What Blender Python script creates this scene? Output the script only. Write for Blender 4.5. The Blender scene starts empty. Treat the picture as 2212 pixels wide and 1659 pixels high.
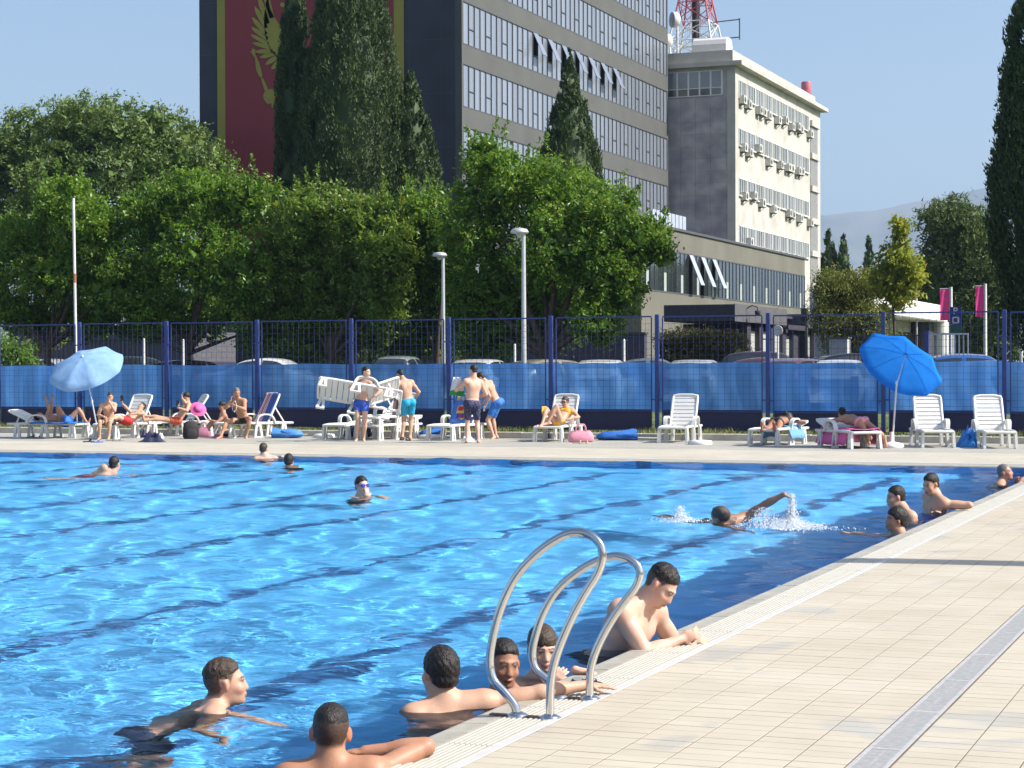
import bpy, bmesh, math, random
import numpy as np
from mathutils import Vector, Matrix, Euler

# ---------------------------------------------------------------- camera
F_PX, CX, CY, CAM_H = 4250.0, 1106.0, 829.5, 1.65      # focal length in units of a 2212 px wide frame
YAW = math.atan2(1674.0, F_PX)                          # looking left of +Y (the pool's long axis)
PITCH = math.atan2(-31.5, F_PX)
ROLL = 0.003
SC = bpy.context.scene
cam_data = bpy.data.cameras.new('camera')
cam_data.sensor_width = 36.0
cam_data.lens = 36.0 * F_PX / 2212.0
cam_data.clip_start = 0.1
cam_data.clip_end = 30000.0
cam = bpy.data.objects.new('camera', cam_data)
SC.collection.objects.link(cam)
_f0 = Vector((-math.sin(YAW), math.cos(YAW), 0)); _r0 = Vector((math.cos(YAW), math.sin(YAW), 0)); _u0 = Vector((0, 0, 1))
FWD = _f0 * math.cos(PITCH) + _u0 * math.sin(PITCH)
_up = _u0 * math.cos(PITCH) - _f0 * math.sin(PITCH)
RIGHT = _r0 * math.cos(ROLL) - _up * math.sin(ROLL)
UP = _up * math.cos(ROLL) + _r0 * math.sin(ROLL)
_m = Matrix((RIGHT, UP, -FWD)).transposed().to_4x4()
_m.translation = Vector((0, 0, CAM_H))
cam.matrix_world = _m
SC.camera = cam

# ---------------------------------------------------------------- sky and sun
SUN_EL = math.radians(42.0)
SUN_AZ = math.atan2(0.993, 0.113)                       # clockwise from +Y
world = bpy.data.worlds.new('World'); SC.world = world
world.use_nodes = True
_nt = world.node_tree; _nt.nodes.clear()
_sky = _nt.nodes.new('ShaderNodeTexSky'); _sky.sky_type = 'NISHITA'; _sky.sun_disc = False
_sky.sun_elevation = SUN_EL; _sky.sun_rotation = SUN_AZ
_sky.air_density = 1.0; _sky.dust_density = 2.2; _sky.ozone_density = 1.6; _sky.altitude = 60
_bg = _nt.nodes.new('ShaderNodeBackground'); _bg.inputs[1].default_value = 0.112
_wo = _nt.nodes.new('ShaderNodeOutputWorld')
_nt.links.new(_sky.outputs[0], _bg.inputs[0]); _nt.links.new(_bg.outputs[0], _wo.inputs[0])
sun_data = bpy.data.lights.new('sun', 'SUN')
sun_data.energy = 5.0; sun_data.angle = math.radians(0.53); sun_data.color = (1.0, 0.945, 0.87)
sun = bpy.data.objects.new('sun', sun_data)
SC.collection.objects.link(sun)
TO_SUN = Vector((math.sin(SUN_AZ) * math.cos(SUN_EL), math.cos(SUN_AZ) * math.cos(SUN_EL), math.sin(SUN_EL)))
sun.rotation_euler = TO_SUN.to_track_quat('Z', 'Y').to_euler()
sun.location = (30, 5, 40)
sun_data.cycles.is_caustics_light = True

# ---------------------------------------------------------------- render settings
vs = SC.view_settings
vs.view_transform = 'Standard'; vs.look = 'None'; vs.gamma = 1.0; vs.use_curve_mapping = False
vs.exposure = 0.70
SC.render.engine = 'CYCLES'
SC.cycles.use_denoising = True
SC.cycles.max_bounces = 8; SC.cycles.diffuse_bounces = 3; SC.cycles.glossy_bounces = 3
SC.cycles.transmission_bounces = 6; SC.cycles.transparent_max_bounces = 12; SC.cycles.volume_bounces = 0
SC.cycles.sample_clamp_indirect = 4.0
SC.cycles.caustics_reflective = False; SC.cycles.caustics_refractive = True
SC.cycles.blur_glossy = 0.5
# ---------------------------------------------------------------- helpers
COL = SC.collection
RNG = np.random.default_rng(7)
random.seed(7)

def ray(px, py):
    return FWD + RIGHT * ((px - CX) / F_PX) - UP * ((py - CY) / F_PX)
def on_z(px, py, z=0.0):                       # where a sight line of the photograph meets a level plane
    d = ray(px, py); return Vector((0, 0, CAM_H)) + d * ((z - CAM_H) / d.z)
def on_y(px, py, Y):                           # ... and a plane across the pool's long axis
    d = ray(px, py); return Vector((0, 0, CAM_H)) + d * (Y / d.y)
def on_x(px, py, X):
    d = ray(px, py); return Vector((0, 0, CAM_H)) + d * (X / d.x)

def tag(o, label=None, cat=None, group=None, kind=None):
    if label: o['label'] = label
    if cat: o['category'] = cat
    if group: o['group'] = group
    if kind: o['kind'] = kind
    return o
def empty(name, loc=(0, 0, 0), rz=0.0):
    o = bpy.data.objects.new(name, None); o.empty_display_size = 0.2
    COL.objects.link(o); o.location = loc; o.rotation_euler = (0, 0, rz)
    return o
def thing(name, label, cat, loc=(0, 0, 0), rz=0.0, group=None):
    return tag(empty(name, loc, rz), label, cat, group)
def link_mesh(name, me, parent=None, loc=None):
    o = bpy.data.objects.new(name, me); COL.objects.link(o)
    if parent is not None: o.parent = parent
    if loc is not None: o.location = loc
    return o
def copy_tree(o, parent=None):
    c = o.copy(); COL.objects.link(c); c.parent = parent
    for ch in o.children: copy_tree(ch, c)
    return c

class MB:
    """collects boxes, tubes, sheets; build() links them as ONE mesh object"""
    def __init__(self): self.v = []; self.f = []; self.sm = []
    def add(self, verts, faces, smooth=False):
        n = len(self.v); self.v.extend([tuple(p) for p in verts])
        self.f.extend([tuple(i + n for i in f) for f in faces]); self.sm.extend([smooth] * len(faces))
        return self
    def box(self, x0, x1, y0, y1, z0, z1, M=None):
        vs_ = [Vector(p) for p in ((x0,y0,z0),(x1,y0,z0),(x1,y1,z0),(x0,y1,z0),(x0,y0,z1),(x1,y0,z1),(x1,y1,z1),(x0,y1,z1))]
        if M is not None: vs_ = [M @ p for p in vs_]
        return self.add(vs_, ((3,2,1,0),(4,5,6,7),(0,1,5,4),(1,2,6,5),(2,3,7,6),(3,0,4,7)))
    def bbox(self, x0, x1, y0, y1, z0, z1, b, M=None):
        """box with chamfered top edges"""
        vs_ = [(x0,y0,z0),(x1,y0,z0),(x1,y1,z0),(x0,y1,z0),(x0,y0,z1-b),(x1,y0,z1-b),(x1,y1,z1-b),(x0,y1,z1-b),
               (x0+b,y0+b,z1),(x1-b,y0+b,z1),(x1-b,y1-b,z1),(x0+b,y1-b,z1)]
        vs_ = [Vector(p) for p in vs_]
        if M is not None: vs_ = [M @ p for p in vs_]
        return self.add(vs_, ((3,2,1,0),(8,9,10,11),(0,1,5,4),(1,2,6,5),(2,3,7,6),(3,0,4,7),(4,5,9,8),(5,6,10,9),(6,7,11,10),(7,4,8,11)))
    def beam(self, a, b, w, h=None, up=(0, 0, 1)):
        a = Vector(a); b = Vector(b); h = w if h is None else h
        d = (b - a).normalized(); u = Vector(up)
        if abs(d.dot(u)) > 0.98: u = Vector((1, 0, 0))
        s = d.cross(u).normalized(); u = s.cross(d)
        vs_ = []
        for p in (a, b):
            for i, j in ((-1,-1),(1,-1),(1,1),(-1,1)): vs_.append(p + s * (i * w / 2) + u * (j * h / 2))
        return self.add(vs_, ((3,2,1,0),(4,5,6,7),(0,1,5,4),(1,2,6,5),(2,3,7,6),(3,0,4,7)))
    def tube(self, pts, r, n=8, cap=True, smooth=True):
        pts = [Vector(p) for p in pts]; rs = r if hasattr(r, '__len__') else [r] * len(pts)
        t0 = (pts[1] - pts[0]).normalized()
        ref = Vector((0, 0, 1)) if abs(t0.z) < 0.9 else Vector((1, 0, 0))
        s = t0.cross(ref).normalized(); vs_ = []; fs = []
        for i, p in enumerate(pts):
            t = ((pts[min(i + 1, len(pts) - 1)] - pts[max(i - 1, 0)])).normalized()
            s = (s - t * s.dot(t)).normalized(); u = t.cross(s)
            for k in range(n):
                a = 2 * math.pi * k / n
                vs_.append(p + (s * math.cos(a) + u * math.sin(a)) * rs[i])
        for i in range(len(pts) - 1):
            for k in range(n):
                fs.append((i*n+k, i*n+(k+1)%n, (i+1)*n+(k+1)%n, (i+1)*n+k))
        self.add(vs_, fs, smooth)
        if cap:
            self.add(vs_[:n], [tuple(range(n))[::-1]]); self.add(vs_[-n:], [tuple(range(n))])
        return self
    def lathe(self, prof, n=16, M=None, smooth=True):
        """prof: list of (r, z) from bottom to top"""
        vs_ = []; fs = []
        for r, z in prof:
            for k in range(n):
                a = 2 * math.pi * k / n; vs_.append(Vector((r * math.cos(a), r * math.sin(a), z)))
        if M is not None: vs_ = [M @ p for p in vs_]
        for i in range(len(prof) - 1):
            for k in range(n): fs.append((i*n+k, i*n+(k+1)%n, (i+1)*n+(k+1)%n, (i+1)*n+k))
        self.add(vs_, fs, smooth)
        self.add(vs_[:n], [tuple(range(n))[::-1]]); self.add(vs_[-n:], [tuple(range(n))])
        return self
    def prism(self, poly, t0, t1, fn):
        """poly: 2-D outline; fn(u, v, t) -> 3-D point"""
        n = len(poly)
        vs_ = [fn(u, v, t0) for u, v in poly] + [fn(u, v, t1) for u, v in poly]
        fs = [tuple(range(n))[::-1], tuple(range(n, 2 * n))] + [(i, (i+1) % n, n + (i+1) % n, n + i) for i in range(n)]
        return self.add(vs_, fs)
    def quad(self, *p): return self.add(p, [tuple(range(len(p)))])
    def mesh(self, name, mat):
        me = bpy.data.meshes.new(name); me.from_pydata(self.v, [], self.f)
        if any(self.sm): me.polygons.foreach_set('use_smooth', self.sm)
        if mat is not None: me.materials.append(mat)
        me.update(); return me
    def build(self, name, mat, parent=None, loc=None):
        return link_mesh(name, self.mesh(name, mat), parent, loc)

def np_mesh(name, verts, faces, mat, smooth=True):
    """fast mesh from numpy arrays; faces (n,3) or (n,4)"""
    verts = np.asarray(verts, dtype=np.float32); faces = np.asarray(faces, dtype=np.int32)
    me = bpy.data.meshes.new(name); k = faces.shape[1]
    me.vertices.add(len(verts)); me.vertices.foreach_set('co', verts.ravel())
    me.loops.add(faces.size); me.loops.foreach_set('vertex_index', faces.ravel())
    me.polygons.add(len(faces)); me.polygons.foreach_set('loop_start', np.arange(0, faces.size, k, dtype=np.int32))
    me.polygons.foreach_set('loop_total', np.full(len(faces), k, dtype=np.int32))
    me.polygons.foreach_set('use_smooth', np.full(len(faces), smooth, dtype=bool))
    me.update(calc_edges=True); me.validate()
    if mat is not None: me.materials.append(mat)
    return me

# ---------------------------------------------------------------- materials
def new_mat(name):
    m = bpy.data.materials.new(name); m.use_nodes = True
    nt = m.node_tree; nt.nodes.clear()
    out = nt.nodes.new('ShaderNodeOutputMaterial')
    return m, nt, out
def N(nt, kind, **kw):
    n = nt.nodes.new(kind)
    for k, v in kw.items():
        if k.startswith('_'): n.inputs[k[1:].replace('_', ' ')].default_value = v
        else: setattr(n, k, v)
    return n
def ramp(nt, fac, stops):
    r = nt.nodes.new('ShaderNodeValToRGB'); e = r.color_ramp.elements
    while len(e) < len(stops): e.new(0.5)
    for el, (p, c) in zip(e, stops):
        el.position = p; el.color = (*c, 1) if len(c) == 3 else c
    nt.links.new(fac, r.inputs[0]); return r.outputs[0]
def pmat(name, col, rough=0.5, metal=0.0, var=0.12, scale=6.0, bump=0.0, bscale=40.0, spec=0.5, coat=0.0, stops=None, coord='Object', obj_var=0.0):
    """plain paint/plastic/stone with a little procedural unevenness"""
    m, nt, out = new_mat(name)
    b = nt.nodes.new('ShaderNodeBsdfPrincipled')
    b.inputs['Roughness'].default_value = rough; b.inputs['Metallic'].default_value = metal
    b.inputs['Specular IOR Level'].default_value = spec
    if coat: b.inputs['Coat Weight'].default_value = coat
    tc = nt.nodes.new('ShaderNodeTexCoord')
    nz = N(nt, 'ShaderNodeTexNoise'); nz.inputs['Scale'].default_value = scale; nz.inputs['Detail'].default_value = 5
    vec_ = nt.nodes.new('ShaderNodeNewGeometry').outputs['Position'] if coord == 'World' else tc.outputs[coord]
    nt.links.new(vec_, nz.inputs['Vector'])
    if stops is None:
        stops = [(0.3, tuple(c * (1 - var) for c in col)), (0.7, tuple(min(1, c * (1 + var)) for c in col))]
    c = ramp(nt, nz.outputs['Fac'], stops)
    if obj_var:
        oi = nt.nodes.new('ShaderNodeObjectInfo'); hs = nt.nodes.new('ShaderNodeHueSaturation')
        mr = N(nt, 'ShaderNodeMapRange'); mr.inputs['To Min'].default_value = 1 - obj_var; mr.inputs['To Max'].default_value = 1 + obj_var
        nt.links.new(oi.outputs['Random'], mr.inputs['Value']); nt.links.new(mr.outputs[0], hs.inputs['Value'])
        nt.links.new(c, hs.inputs['Color']); c = hs.outputs[0]
    nt.links.new(c, b.inputs['Base Color'])
    if bump:
        n2 = N(nt, 'ShaderNodeTexNoise'); n2.inputs['Scale'].default_value = bscale; n2.inputs['Detail'].default_value = 4
        nt.links.new(vec_, n2.inputs['Vector'])
        bp = nt.nodes.new('ShaderNodeBump'); bp.inputs['Strength'].default_value = bump; bp.inputs['Distance'].default_value = 0.02
        nt.links.new(n2.outputs['Fac'], bp.inputs['Height']); nt.links.new(bp.outputs[0], b.inputs['Normal'])
    nt.links.new(b.outputs[0], out.inputs[0])
    return m
# ---------------------------------------------------------------- the pool
POOL_X, POOL_Y0, POOL_Y1, POOL_XL = -3.62, 2.0, 34.05, -46.0     # right wall, near wall, far wall, left wall
WATER_Z = -0.035
POOL_D = 1.38
GUT_X = -3.22                                                    # outer edge of the overflow grating
def tile_mat(name, base, grout, sx, sy, rough=0.25, mort=0.04, axes=('X', 'Y'), offs=0.5, var=0.08):
    m, nt, out = new_mat(name)
    b = N(nt, 'ShaderNodeBsdfPrincipled'); b.inputs['Roughness'].default_value = rough
    g = nt.nodes.new('ShaderNodeNewGeometry'); sp = nt.nodes.new('ShaderNodeSeparateXYZ'); cb = nt.nodes.new('ShaderNodeCombineXYZ')
    nt.links.new(g.outputs['Position'], sp.inputs[0])
    nt.links.new(sp.outputs[axes[0]], cb.inputs[0]); nt.links.new(sp.outputs[axes[1]], cb.inputs[1])
    br = N(nt, 'ShaderNodeTexBrick'); br.offset = offs
    br.inputs['Scale'].default_value = 1.0; br.inputs['Brick Width'].default_value = sx; br.inputs['Row Height'].default_value = sy
    br.inputs['Mortar Size'].default_value = mort * sy; br.inputs['Mortar Smooth'].default_value = 0.2
    br.inputs['Color1'].default_value = (*[c * (1 - var) for c in base], 1); br.inputs['Color2'].default_value = (*[min(1, c * (1 + var)) for c in base], 1)
    br.inputs['Mortar'].default_value = (*grout, 1)
    nt.links.new(cb.outputs[0], br.inputs['Vector'])
    nz = N(nt, 'ShaderNodeTexNoise'); nz.inputs['Scale'].default_value = 0.7; nz.inputs['Detail'].default_value = 6
    nt.links.new(g.outputs['Position'], nz.inputs['Vector'])
    mx = N(nt, 'ShaderNodeMixRGB', blend_type='MULTIPLY'); mx.inputs[0].default_value = 0.5
    nt.links.new(br.outputs['Color'], mx.inputs[1])
    nt.links.new(ramp(nt, nz.outputs['Fac'], [(0.3, (0.72, 0.72, 0.74)), (0.65, (1.05, 1.05, 1.03))]), mx.inputs[2])
    nt.links.new(mx.outputs[0], b.inputs['Base Color'])
    nt.links.new(b.outputs[0], out.inputs[0])
    return m
M_POOL = tile_mat('pool_tile', (0.13, 0.51, 0.98), (0.20, 0.56, 0.97), 0.25, 0.125, 0.4)
M_POOLW = tile_mat('pool_wall_tile', (0.14, 0.48, 0.97), (0.20, 0.55, 0.95), 0.25, 0.125, 0.4, axes=('Y', 'Z'))
M_LANE = pmat('lane_tile', (0.04, 0.12, 0.30), 0.4, var=0.3, scale=3)

mb = MB()
mb.quad((POOL_XL, POOL_Y0, -POOL_D), (POOL_X, POOL_Y0, -POOL_D), (POOL_X, POOL_Y1, -POOL_D), (POOL_XL, POOL_Y1, -POOL_D))
pool_floor = tag(mb.build('pool_floor', M_POOL), kind='structure')
mb = MB()
zt = -0.09
mb.quad((POOL_X, POOL_Y1, -POOL_D), (POOL_X, POOL_Y0, -POOL_D), (POOL_X, POOL_Y0, zt), (POOL_X, POOL_Y1, zt))
mb.quad((POOL_XL, POOL_Y1, -POOL_D), (POOL_X, POOL_Y1, -POOL_D), (POOL_X, POOL_Y1, zt), (POOL_XL, POOL_Y1, zt))
mb.quad((POOL_X, POOL_Y0, -POOL_D), (POOL_XL, POOL_Y0, -POOL_D), (POOL_XL, POOL_Y0, zt), (POOL_X, POOL_Y0, zt))
mb.quad((POOL_XL, POOL_Y0, -POOL_D), (POOL_XL, POOL_Y1, -POOL_D), (POOL_XL, POOL_Y1, zt), (POOL_XL, POOL_Y0, zt))
pool_walls = tag(mb.build('pool_wall', M_POOLW), kind='structure')
lane_x = [-5.93 - 2.46 * i for i in range(16)]
for i, lx in enumerate(lane_x):
    mb = MB()
    mb.box(lx - 0.11, lx + 0.11, POOL_Y0 + 1.5, POOL_Y1 - 1.8, -POOL_D - 0.01, -POOL_D + 0.006)
    mb.box(lx - 0.5, lx + 0.5, POOL_Y1 - 1.8, POOL_Y1 - 1.52, -POOL_D - 0.01, -POOL_D + 0.006)
    mb.build('lane_line', M_LANE, pool_floor)
    mb = MB()
    mb.box(lx - 0.14, lx + 0.14, POOL_Y1 - 0.006, POOL_Y1 + 0.01, -1.3, -0.02)
    mb.box(lx - 0.4, lx + 0.4, POOL_Y1 - 0.008, POOL_Y1 + 0.01, -0.85, -0.6)
    mb.build('wall_target', M_LANE, pool_walls)

# the water surface: real waves
def wave_height(X, Y, lam_min):
    r = np.random.default_rng(3)
    Z = np.zeros_like(X)
    Yc = np.maximum(Y, 1)
    for i in range(95):
        lam = 0.11 * (1.15 / 0.11) ** r.random()
        a0 = r.normal(0.25, 0.9) if r.random() < 0.65 else r.uniform(0, 2 * math.pi)
        k = 2 * math.pi / lam; ph = r.uniform(0, 2 * math.pi)
        slope = 0.0165 * (lam / 0.4) ** 0.05
        amp = slope / k
        fade = np.clip((lam / lam_min(Yc) - 2.5) / 2.0, 0, 1)
        mod = 0.55 + 0.75 * np.sin(0.9 * X * math.cos(ph * 3) + 0.8 * Y * math.sin(ph * 3) + ph * 7) ** 2
        Z += amp * fade * mod * np.sin(k * (X * math.sin(a0) + Y * math.cos(a0)) + ph + 0.6 * np.sin(0.7 * X + 1.1 * Y + ph))
    return Z
NR, NC = 430, 560
t = np.linspace(0, 1, NR)
rowY = 4.0 * (POOL_Y1 / 4.0) ** t
rowY = np.concatenate([[POOL_Y0, 2.8, 3.4], rowY])
s = np.linspace(0, 1, NC)
Yg = np.repeat(rowY[:, None], NC, 1)
Wd = np.minimum(0.95 * Yg + 3.0, POOL_X - POOL_XL - 4)
Xg = POOL_X - s[None, :] * Wd
extra = np.array([0.1, 0.35, 0.7, 1.0])
Xe = Xg[:, -1:] + (POOL_XL - Xg[:, -1:]) * extra[None, :]
Xg = np.concatenate([Xg, Xe], 1); Yg = np.repeat(rowY[:, None], NC + 4, 1)
Zg = wave_height(Xg, Yg, lambda Y: np.maximum(0.0042 * Y, 0.95 * Y / NC)) 
Zg[:, -4:] *= 0.3
Zg[:, 0] = Zg[:, 1]
nr, nc = Xg.shape
idx = np.arange(nr * nc).reshape(nr, nc)
quads = np.stack([idx[:-1, :-1], idx[1:, :-1], idx[1:, 1:], idx[:-1, 1:]], -1).reshape(-1, 4)[:, ::1]
M_WATER, nt, out = new_mat('water')
rf = N(nt, 'ShaderNodeBsdfRefraction'); rf.inputs['IOR'].default_value = 1.18; rf.inputs['Roughness'].default_value = 0.0
rf.inputs['Color'].default_value = (0.95, 1.0, 1.0, 1)
g = nt.nodes.new('ShaderNodeNewGeometry')
mp = N(nt, 'ShaderNodeMapping'); mp.inputs['Rotation'].default_value = (0, 0, -YAW + 0.12); mp.inputs['Scale'].default_value = (0.55, 1.25, 1)
nt.links.new(g.outputs['Position'], mp.inputs[0])
n1 = N(nt, 'ShaderNodeTexNoise'); n1.inputs['Scale'].default_value = 6.5; n1.inputs['Detail'].default_value = 3; n1.inputs['Distortion'].default_value = 0.9
nt.links.new(mp.outputs[0], n1.inputs['Vector'])
bp = N(nt, 'ShaderNodeBump'); bp.inputs['Strength'].default_value = 0.5; bp.inputs['Distance'].default_value = 0.016
nt.links.new(n1.outputs['Fac'], bp.inputs['Height']); nt.links.new(bp.outputs[0], rf.inputs['Normal'])
gl = N(nt, 'ShaderNodeBsdfGlossy'); gl.inputs['Roughness'].default_value = 0.02; nt.links.new(bp.outputs[0], gl.inputs['Normal'])
fr_ = N(nt, 'ShaderNodeFresnel'); fr_.inputs['IOR'].default_value = 1.333; nt.links.new(bp.outputs[0], fr_.inputs['Normal'])
mu = N(nt, 'ShaderNodeMath', operation='MULTIPLY'); mu.inputs[1].default_value = 0.45; nt.links.new(fr_.outputs[0], mu.inputs[0])
mw = N(nt, 'ShaderNodeMixShader'); nt.links.new(mu.outputs[0], mw.inputs[0]); nt.links.new(rf.outputs[0], mw.inputs[1]); nt.links.new(gl.outputs[0], mw.inputs[2])
nt.links.new(mw.outputs[0], out.inputs[0])
wv = np.stack([Xg, Yg, Zg + WATER_Z], -1).reshape(-1, 3)
water = link_mesh('water', np_mesh('water', wv, quads[:, ::-1], M_WATER, True))
tag(water, kind='structure')
_n = water.data.polygons[1000].normal
if _n.z < 0: water.data.flip_normals()
water.cycles.is_caustics_caster = True
for o in (pool_floor, pool_walls, *pool_floor.children, *pool_walls.children): o.cycles.is_caustics_receiver = True
# ---------------------------------------------------------------- deck, coping, grating, drain
M_GROUT = pmat('grout', (0.13, 0.10, 0.085), 0.9, var=0.25, scale=3)
M_COPE = pmat('coping_tile', (0.40, 0.38, 0.32), 0.45, var=0.12, scale=9, bump=0.15, bscale=60, obj_var=0.06)
M_GRATE = pmat('grating_plastic', (0.43, 0.415, 0.36), 0.45, var=0.06, scale=14, obj_var=0.03)
M_STRIP = pmat('white_edge_strip', (0.52, 0.51, 0.49), 0.5, var=0.05)
M_STEEL_DULL = pmat('galvanised_steel', (0.46, 0.455, 0.44), 0.55, metal=0.2, var=0.15, scale=30)
M_DARK = pmat('dark_gap', (0.05, 0.05, 0.055), 0.9)
def deck_tile_mat():
    m, nt, out = new_mat('deck_tile')
    b = N(nt, 'ShaderNodeBsdfPrincipled')
    g = nt.nodes.new('ShaderNodeNewGeometry')
    n1 = N(nt, 'ShaderNodeTexNoise'); n1.inputs['Scale'].default_value = 1.1; n1.inputs['Detail'].default_value = 7; n1.inputs['Roughness'].default_value = 0.6
    nt.links.new(g.outputs['Position'], n1.inputs['Vector'])
    dirt = ramp(nt, n1.outputs['Fac'], [(0.34, (0.88, 0.86, 0.83)), (0.6, (1.0, 1.0, 1.0))])
    # damp and dried-up patches: sharp-edged, greyer
    n2 = N(nt, 'ShaderNodeTexNoise'); n2.inputs['Scale'].default_value = 1.1; n2.inputs['Detail'].default_value = 3; n2.inputs['Distortion'].default_value = 1.2
    mp = N(nt, 'ShaderNodeMapping'); mp.inputs['Scale'].default_value = (1.0, 0.6, 1); mp.inputs['Location'].default_value = (3.1, 7.4, 0)
    nt.links.new(g.outputs['Position'], mp.inputs[0]); nt.links.new(mp.outputs[0], n2.inputs['Vector'])
    wet = ramp(nt, n2.outputs['Fac'], [(0.60, (0, 0, 0)), (0.65, (0.8, 0.8, 0.8))])
    isl = N(nt, 'ShaderNodeMapRange'); isl.inputs['To Min'].default_value = 0.975; isl.inputs['To Max'].default_value = 1.025
    oi = nt.nodes.new('ShaderNodeObjectInfo'); ad = N(nt, 'ShaderNodeMath', operation='ADD'); fr = N(nt, 'ShaderNodeMath', operation='FRACT')
    nt.links.new(g.outputs['Random Per Island'], ad.inputs[0]); nt.links.new(oi.outputs['Random'], ad.inputs[1]); nt.links.new(ad.outputs[0], fr.inputs[0])
    nt.links.new(fr.outputs[0], isl.inputs['Value'])
    base = N(nt, 'ShaderNodeMixRGB', blend_type='MIX'); base.inputs[1].default_value = (0.525, 0.47, 0.365, 1); base.inputs[2].default_value = (0.46, 0.435, 0.37, 1)
    nt.links.new(wet, base.inputs[0])
    m1 = N(nt, 'ShaderNodeMixRGB', blend_type='MULTIPLY'); m1.inputs[0].default_value = 1
    nt.links.new(base.outputs[0], m1.inputs[1]); nt.links.new(dirt, m1.inputs[2])
    hs = nt.nodes.new('ShaderNodeHueSaturation'); nt.links.new(m1.outputs[0], hs.inputs['Color']); nt.links.new(isl.outputs[0], hs.inputs['Value'])
    nt.links.new(hs.outputs[0], b.inputs['Base Color'])
    rr = N(nt, 'ShaderNodeMapRange'); rr.inputs['To Min'].default_value = 0.5; rr.inputs['To Max'].default_value = 0.3
    nt.links.new(wet, rr.inputs['Value']); nt.links.new(rr.outputs[0], b.inputs['Roughness'])
    n3 = N(nt, 'ShaderNodeTexNoise'); n3.inputs['Scale'].default_value = 260; bp = N(nt, 'ShaderNodeBump'); bp.inputs['Strength'].default_value = 0.12; bp.inputs['Distance'].default_value = 0.003
    nt.links.new(g.outputs['Position'], n3.inputs['Vector']); nt.links.new(n3.outputs['Fac'], bp.inputs['Height']); nt.links.new(bp.outputs[0], b.inputs['Normal'])
    nt.links.new(b.outputs[0], out.inputs[0])
    return m
M_DECK = deck_tile_mat()
M_FARDECK = tile_mat('far_deck_tile', (0.50, 0.46, 0.37), (0.36, 0.32, 0.25), 0.25, 0.125, 0.6, mort=0.03, offs=0.0)
M_PAVER = tile_mat('grey_paving', (0.38, 0.365, 0.315), (0.26, 0.25, 0.22), 0.4, 0.2, 0.75, mort=0.05)

deck = MB()
FD = 34.62                                                      # outer edge of the far grating
deck.box(GUT_X, 14, -8, FD, -0.6, -0.0016)                       # grout bed under the near tiles
deck.box(POOL_X + 0.001, GUT_X - 0.001, -8, FD, -0.6, -0.06)      # gutter channel
deck.box(POOL_XL, POOL_X, POOL_Y1 + 0.002, FD, -0.6, -0.06)
deck.box(-60, POOL_XL - 0.001, -8, FD, -0.6, -0.004)
deck.box(POOL_XL, POOL_X - 0.002, -8, POOL_Y0 - 0.002, -0.6, -0.004)
deck = tag(deck.build('pool_deck', M_GROUT), kind='structure')
far_deck = MB(); far_deck.box(-60, 14, FD + 0.001, 38.9, -0.6, 0.0)
far_deck = tag(far_deck.build('far_deck', M_FARDECK), kind='structure')
pave = MB(); pave.box(-60, 14, 38.901, 43.75, -0.6, 0.001)
pave = tag(pave.build('paved_strip', M_PAVER), kind='structure')

# single tiles 250 x 125 mm; drain channel between X -1.69 and -1.53
DR0, DR1 = -1.695, -1.535
TW, TD = 0.2438, 0.1190
cols = [GUT_X + 0.035 + 0.25 * i for i in range(6)] + [DR1 + 0.012 + 0.25 * i for i in range(12)]
tiles = []
for ci, x0 in enumerate(cols):
    w = TW
    if x0 < DR0 and x0 + w > DR0: w = DR0 - 0.012 - x0
    ny = int((FD - 3.5) / 0.125)
    for j in range(ny): tiles.append((x0, 3.5 + 0.125 * j, w))
def seen(x, y):
    v = Vector((x, y, -CAM_H)); z = v.dot(FWD)
    if z < 1: return False
    a = CX + F_PX * v.dot(RIGHT) / z; b = CY - F_PX * v.dot(UP) / z
    return -20 < a < 2240 and b < 1680
full = MB(); full.bbox(0, TW, 0, TD, -0.03, 0.0, 0.0008); full_me = full.mesh('tile', M_DECK)
vis = sorted([t_ for t_ in tiles if abs(t_[2] - TW) < 1e-6 and seen(t_[0] + 0.12, t_[1] + 0.06)], key=lambda t_: t_[1])[:290]
near_set = set((t_[0], t_[1]) for t_ in vis)
for x0, y0, w in vis:
    o = link_mesh('tile', full_me, deck, (x0, y0, random.uniform(-0.0005, 0.0005)))
rest = MB()
for x0, y0, w in tiles:
    if (x0, y0) not in near_set and w > 0.02:
        dz = random.uniform(-0.0005, 0.0005); rest.bbox(x0, x0 + w, y0, y0 + TD, -0.03, dz, 0.0008)
tag(rest.build('deck_tiles', M_DECK, deck), kind='stuff')

# coping stones along the right wall, sloping to the water
cp = MB()
def cope_section(mb_, y0, y1):
    pr = [(-3.635, -0.14), (-3.635, -0.032), (-3.622, -0.016), (-3.60, -0.010), (-3.478, -0.003), (-3.478, -0.09)]
    mb_.prism(pr, y0, y1, lambda u, v, t_: (u, t_, v))
cope_section(cp, 0.001, 0.246); cope_me = cp.mesh('coping_tile', M_COPE)
for j in range(126): link_mesh('coping_tile', cope_me, deck, (0, 3.0 + 0.25 * j, random.uniform(-0.001, 0.001)))
cp = MB(); pr = [(0.015, -0.14), (0.015, -0.032), (0.028, -0.016), (0.05, -0.010), (0.17, -0.003), (0.17, -0.09)]
for j in range(170):
    x1 = POOL_X - 0.25 * j
    cp.prism([(POOL_Y1 - 0.03 + a, b) for a, b in pr], x1 - 0.247, x1, lambda u, v, t_: (t_, u, v))
tag(cp.build('far_coping_tiles', M_COPE, deck), kind='stuff')
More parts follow.
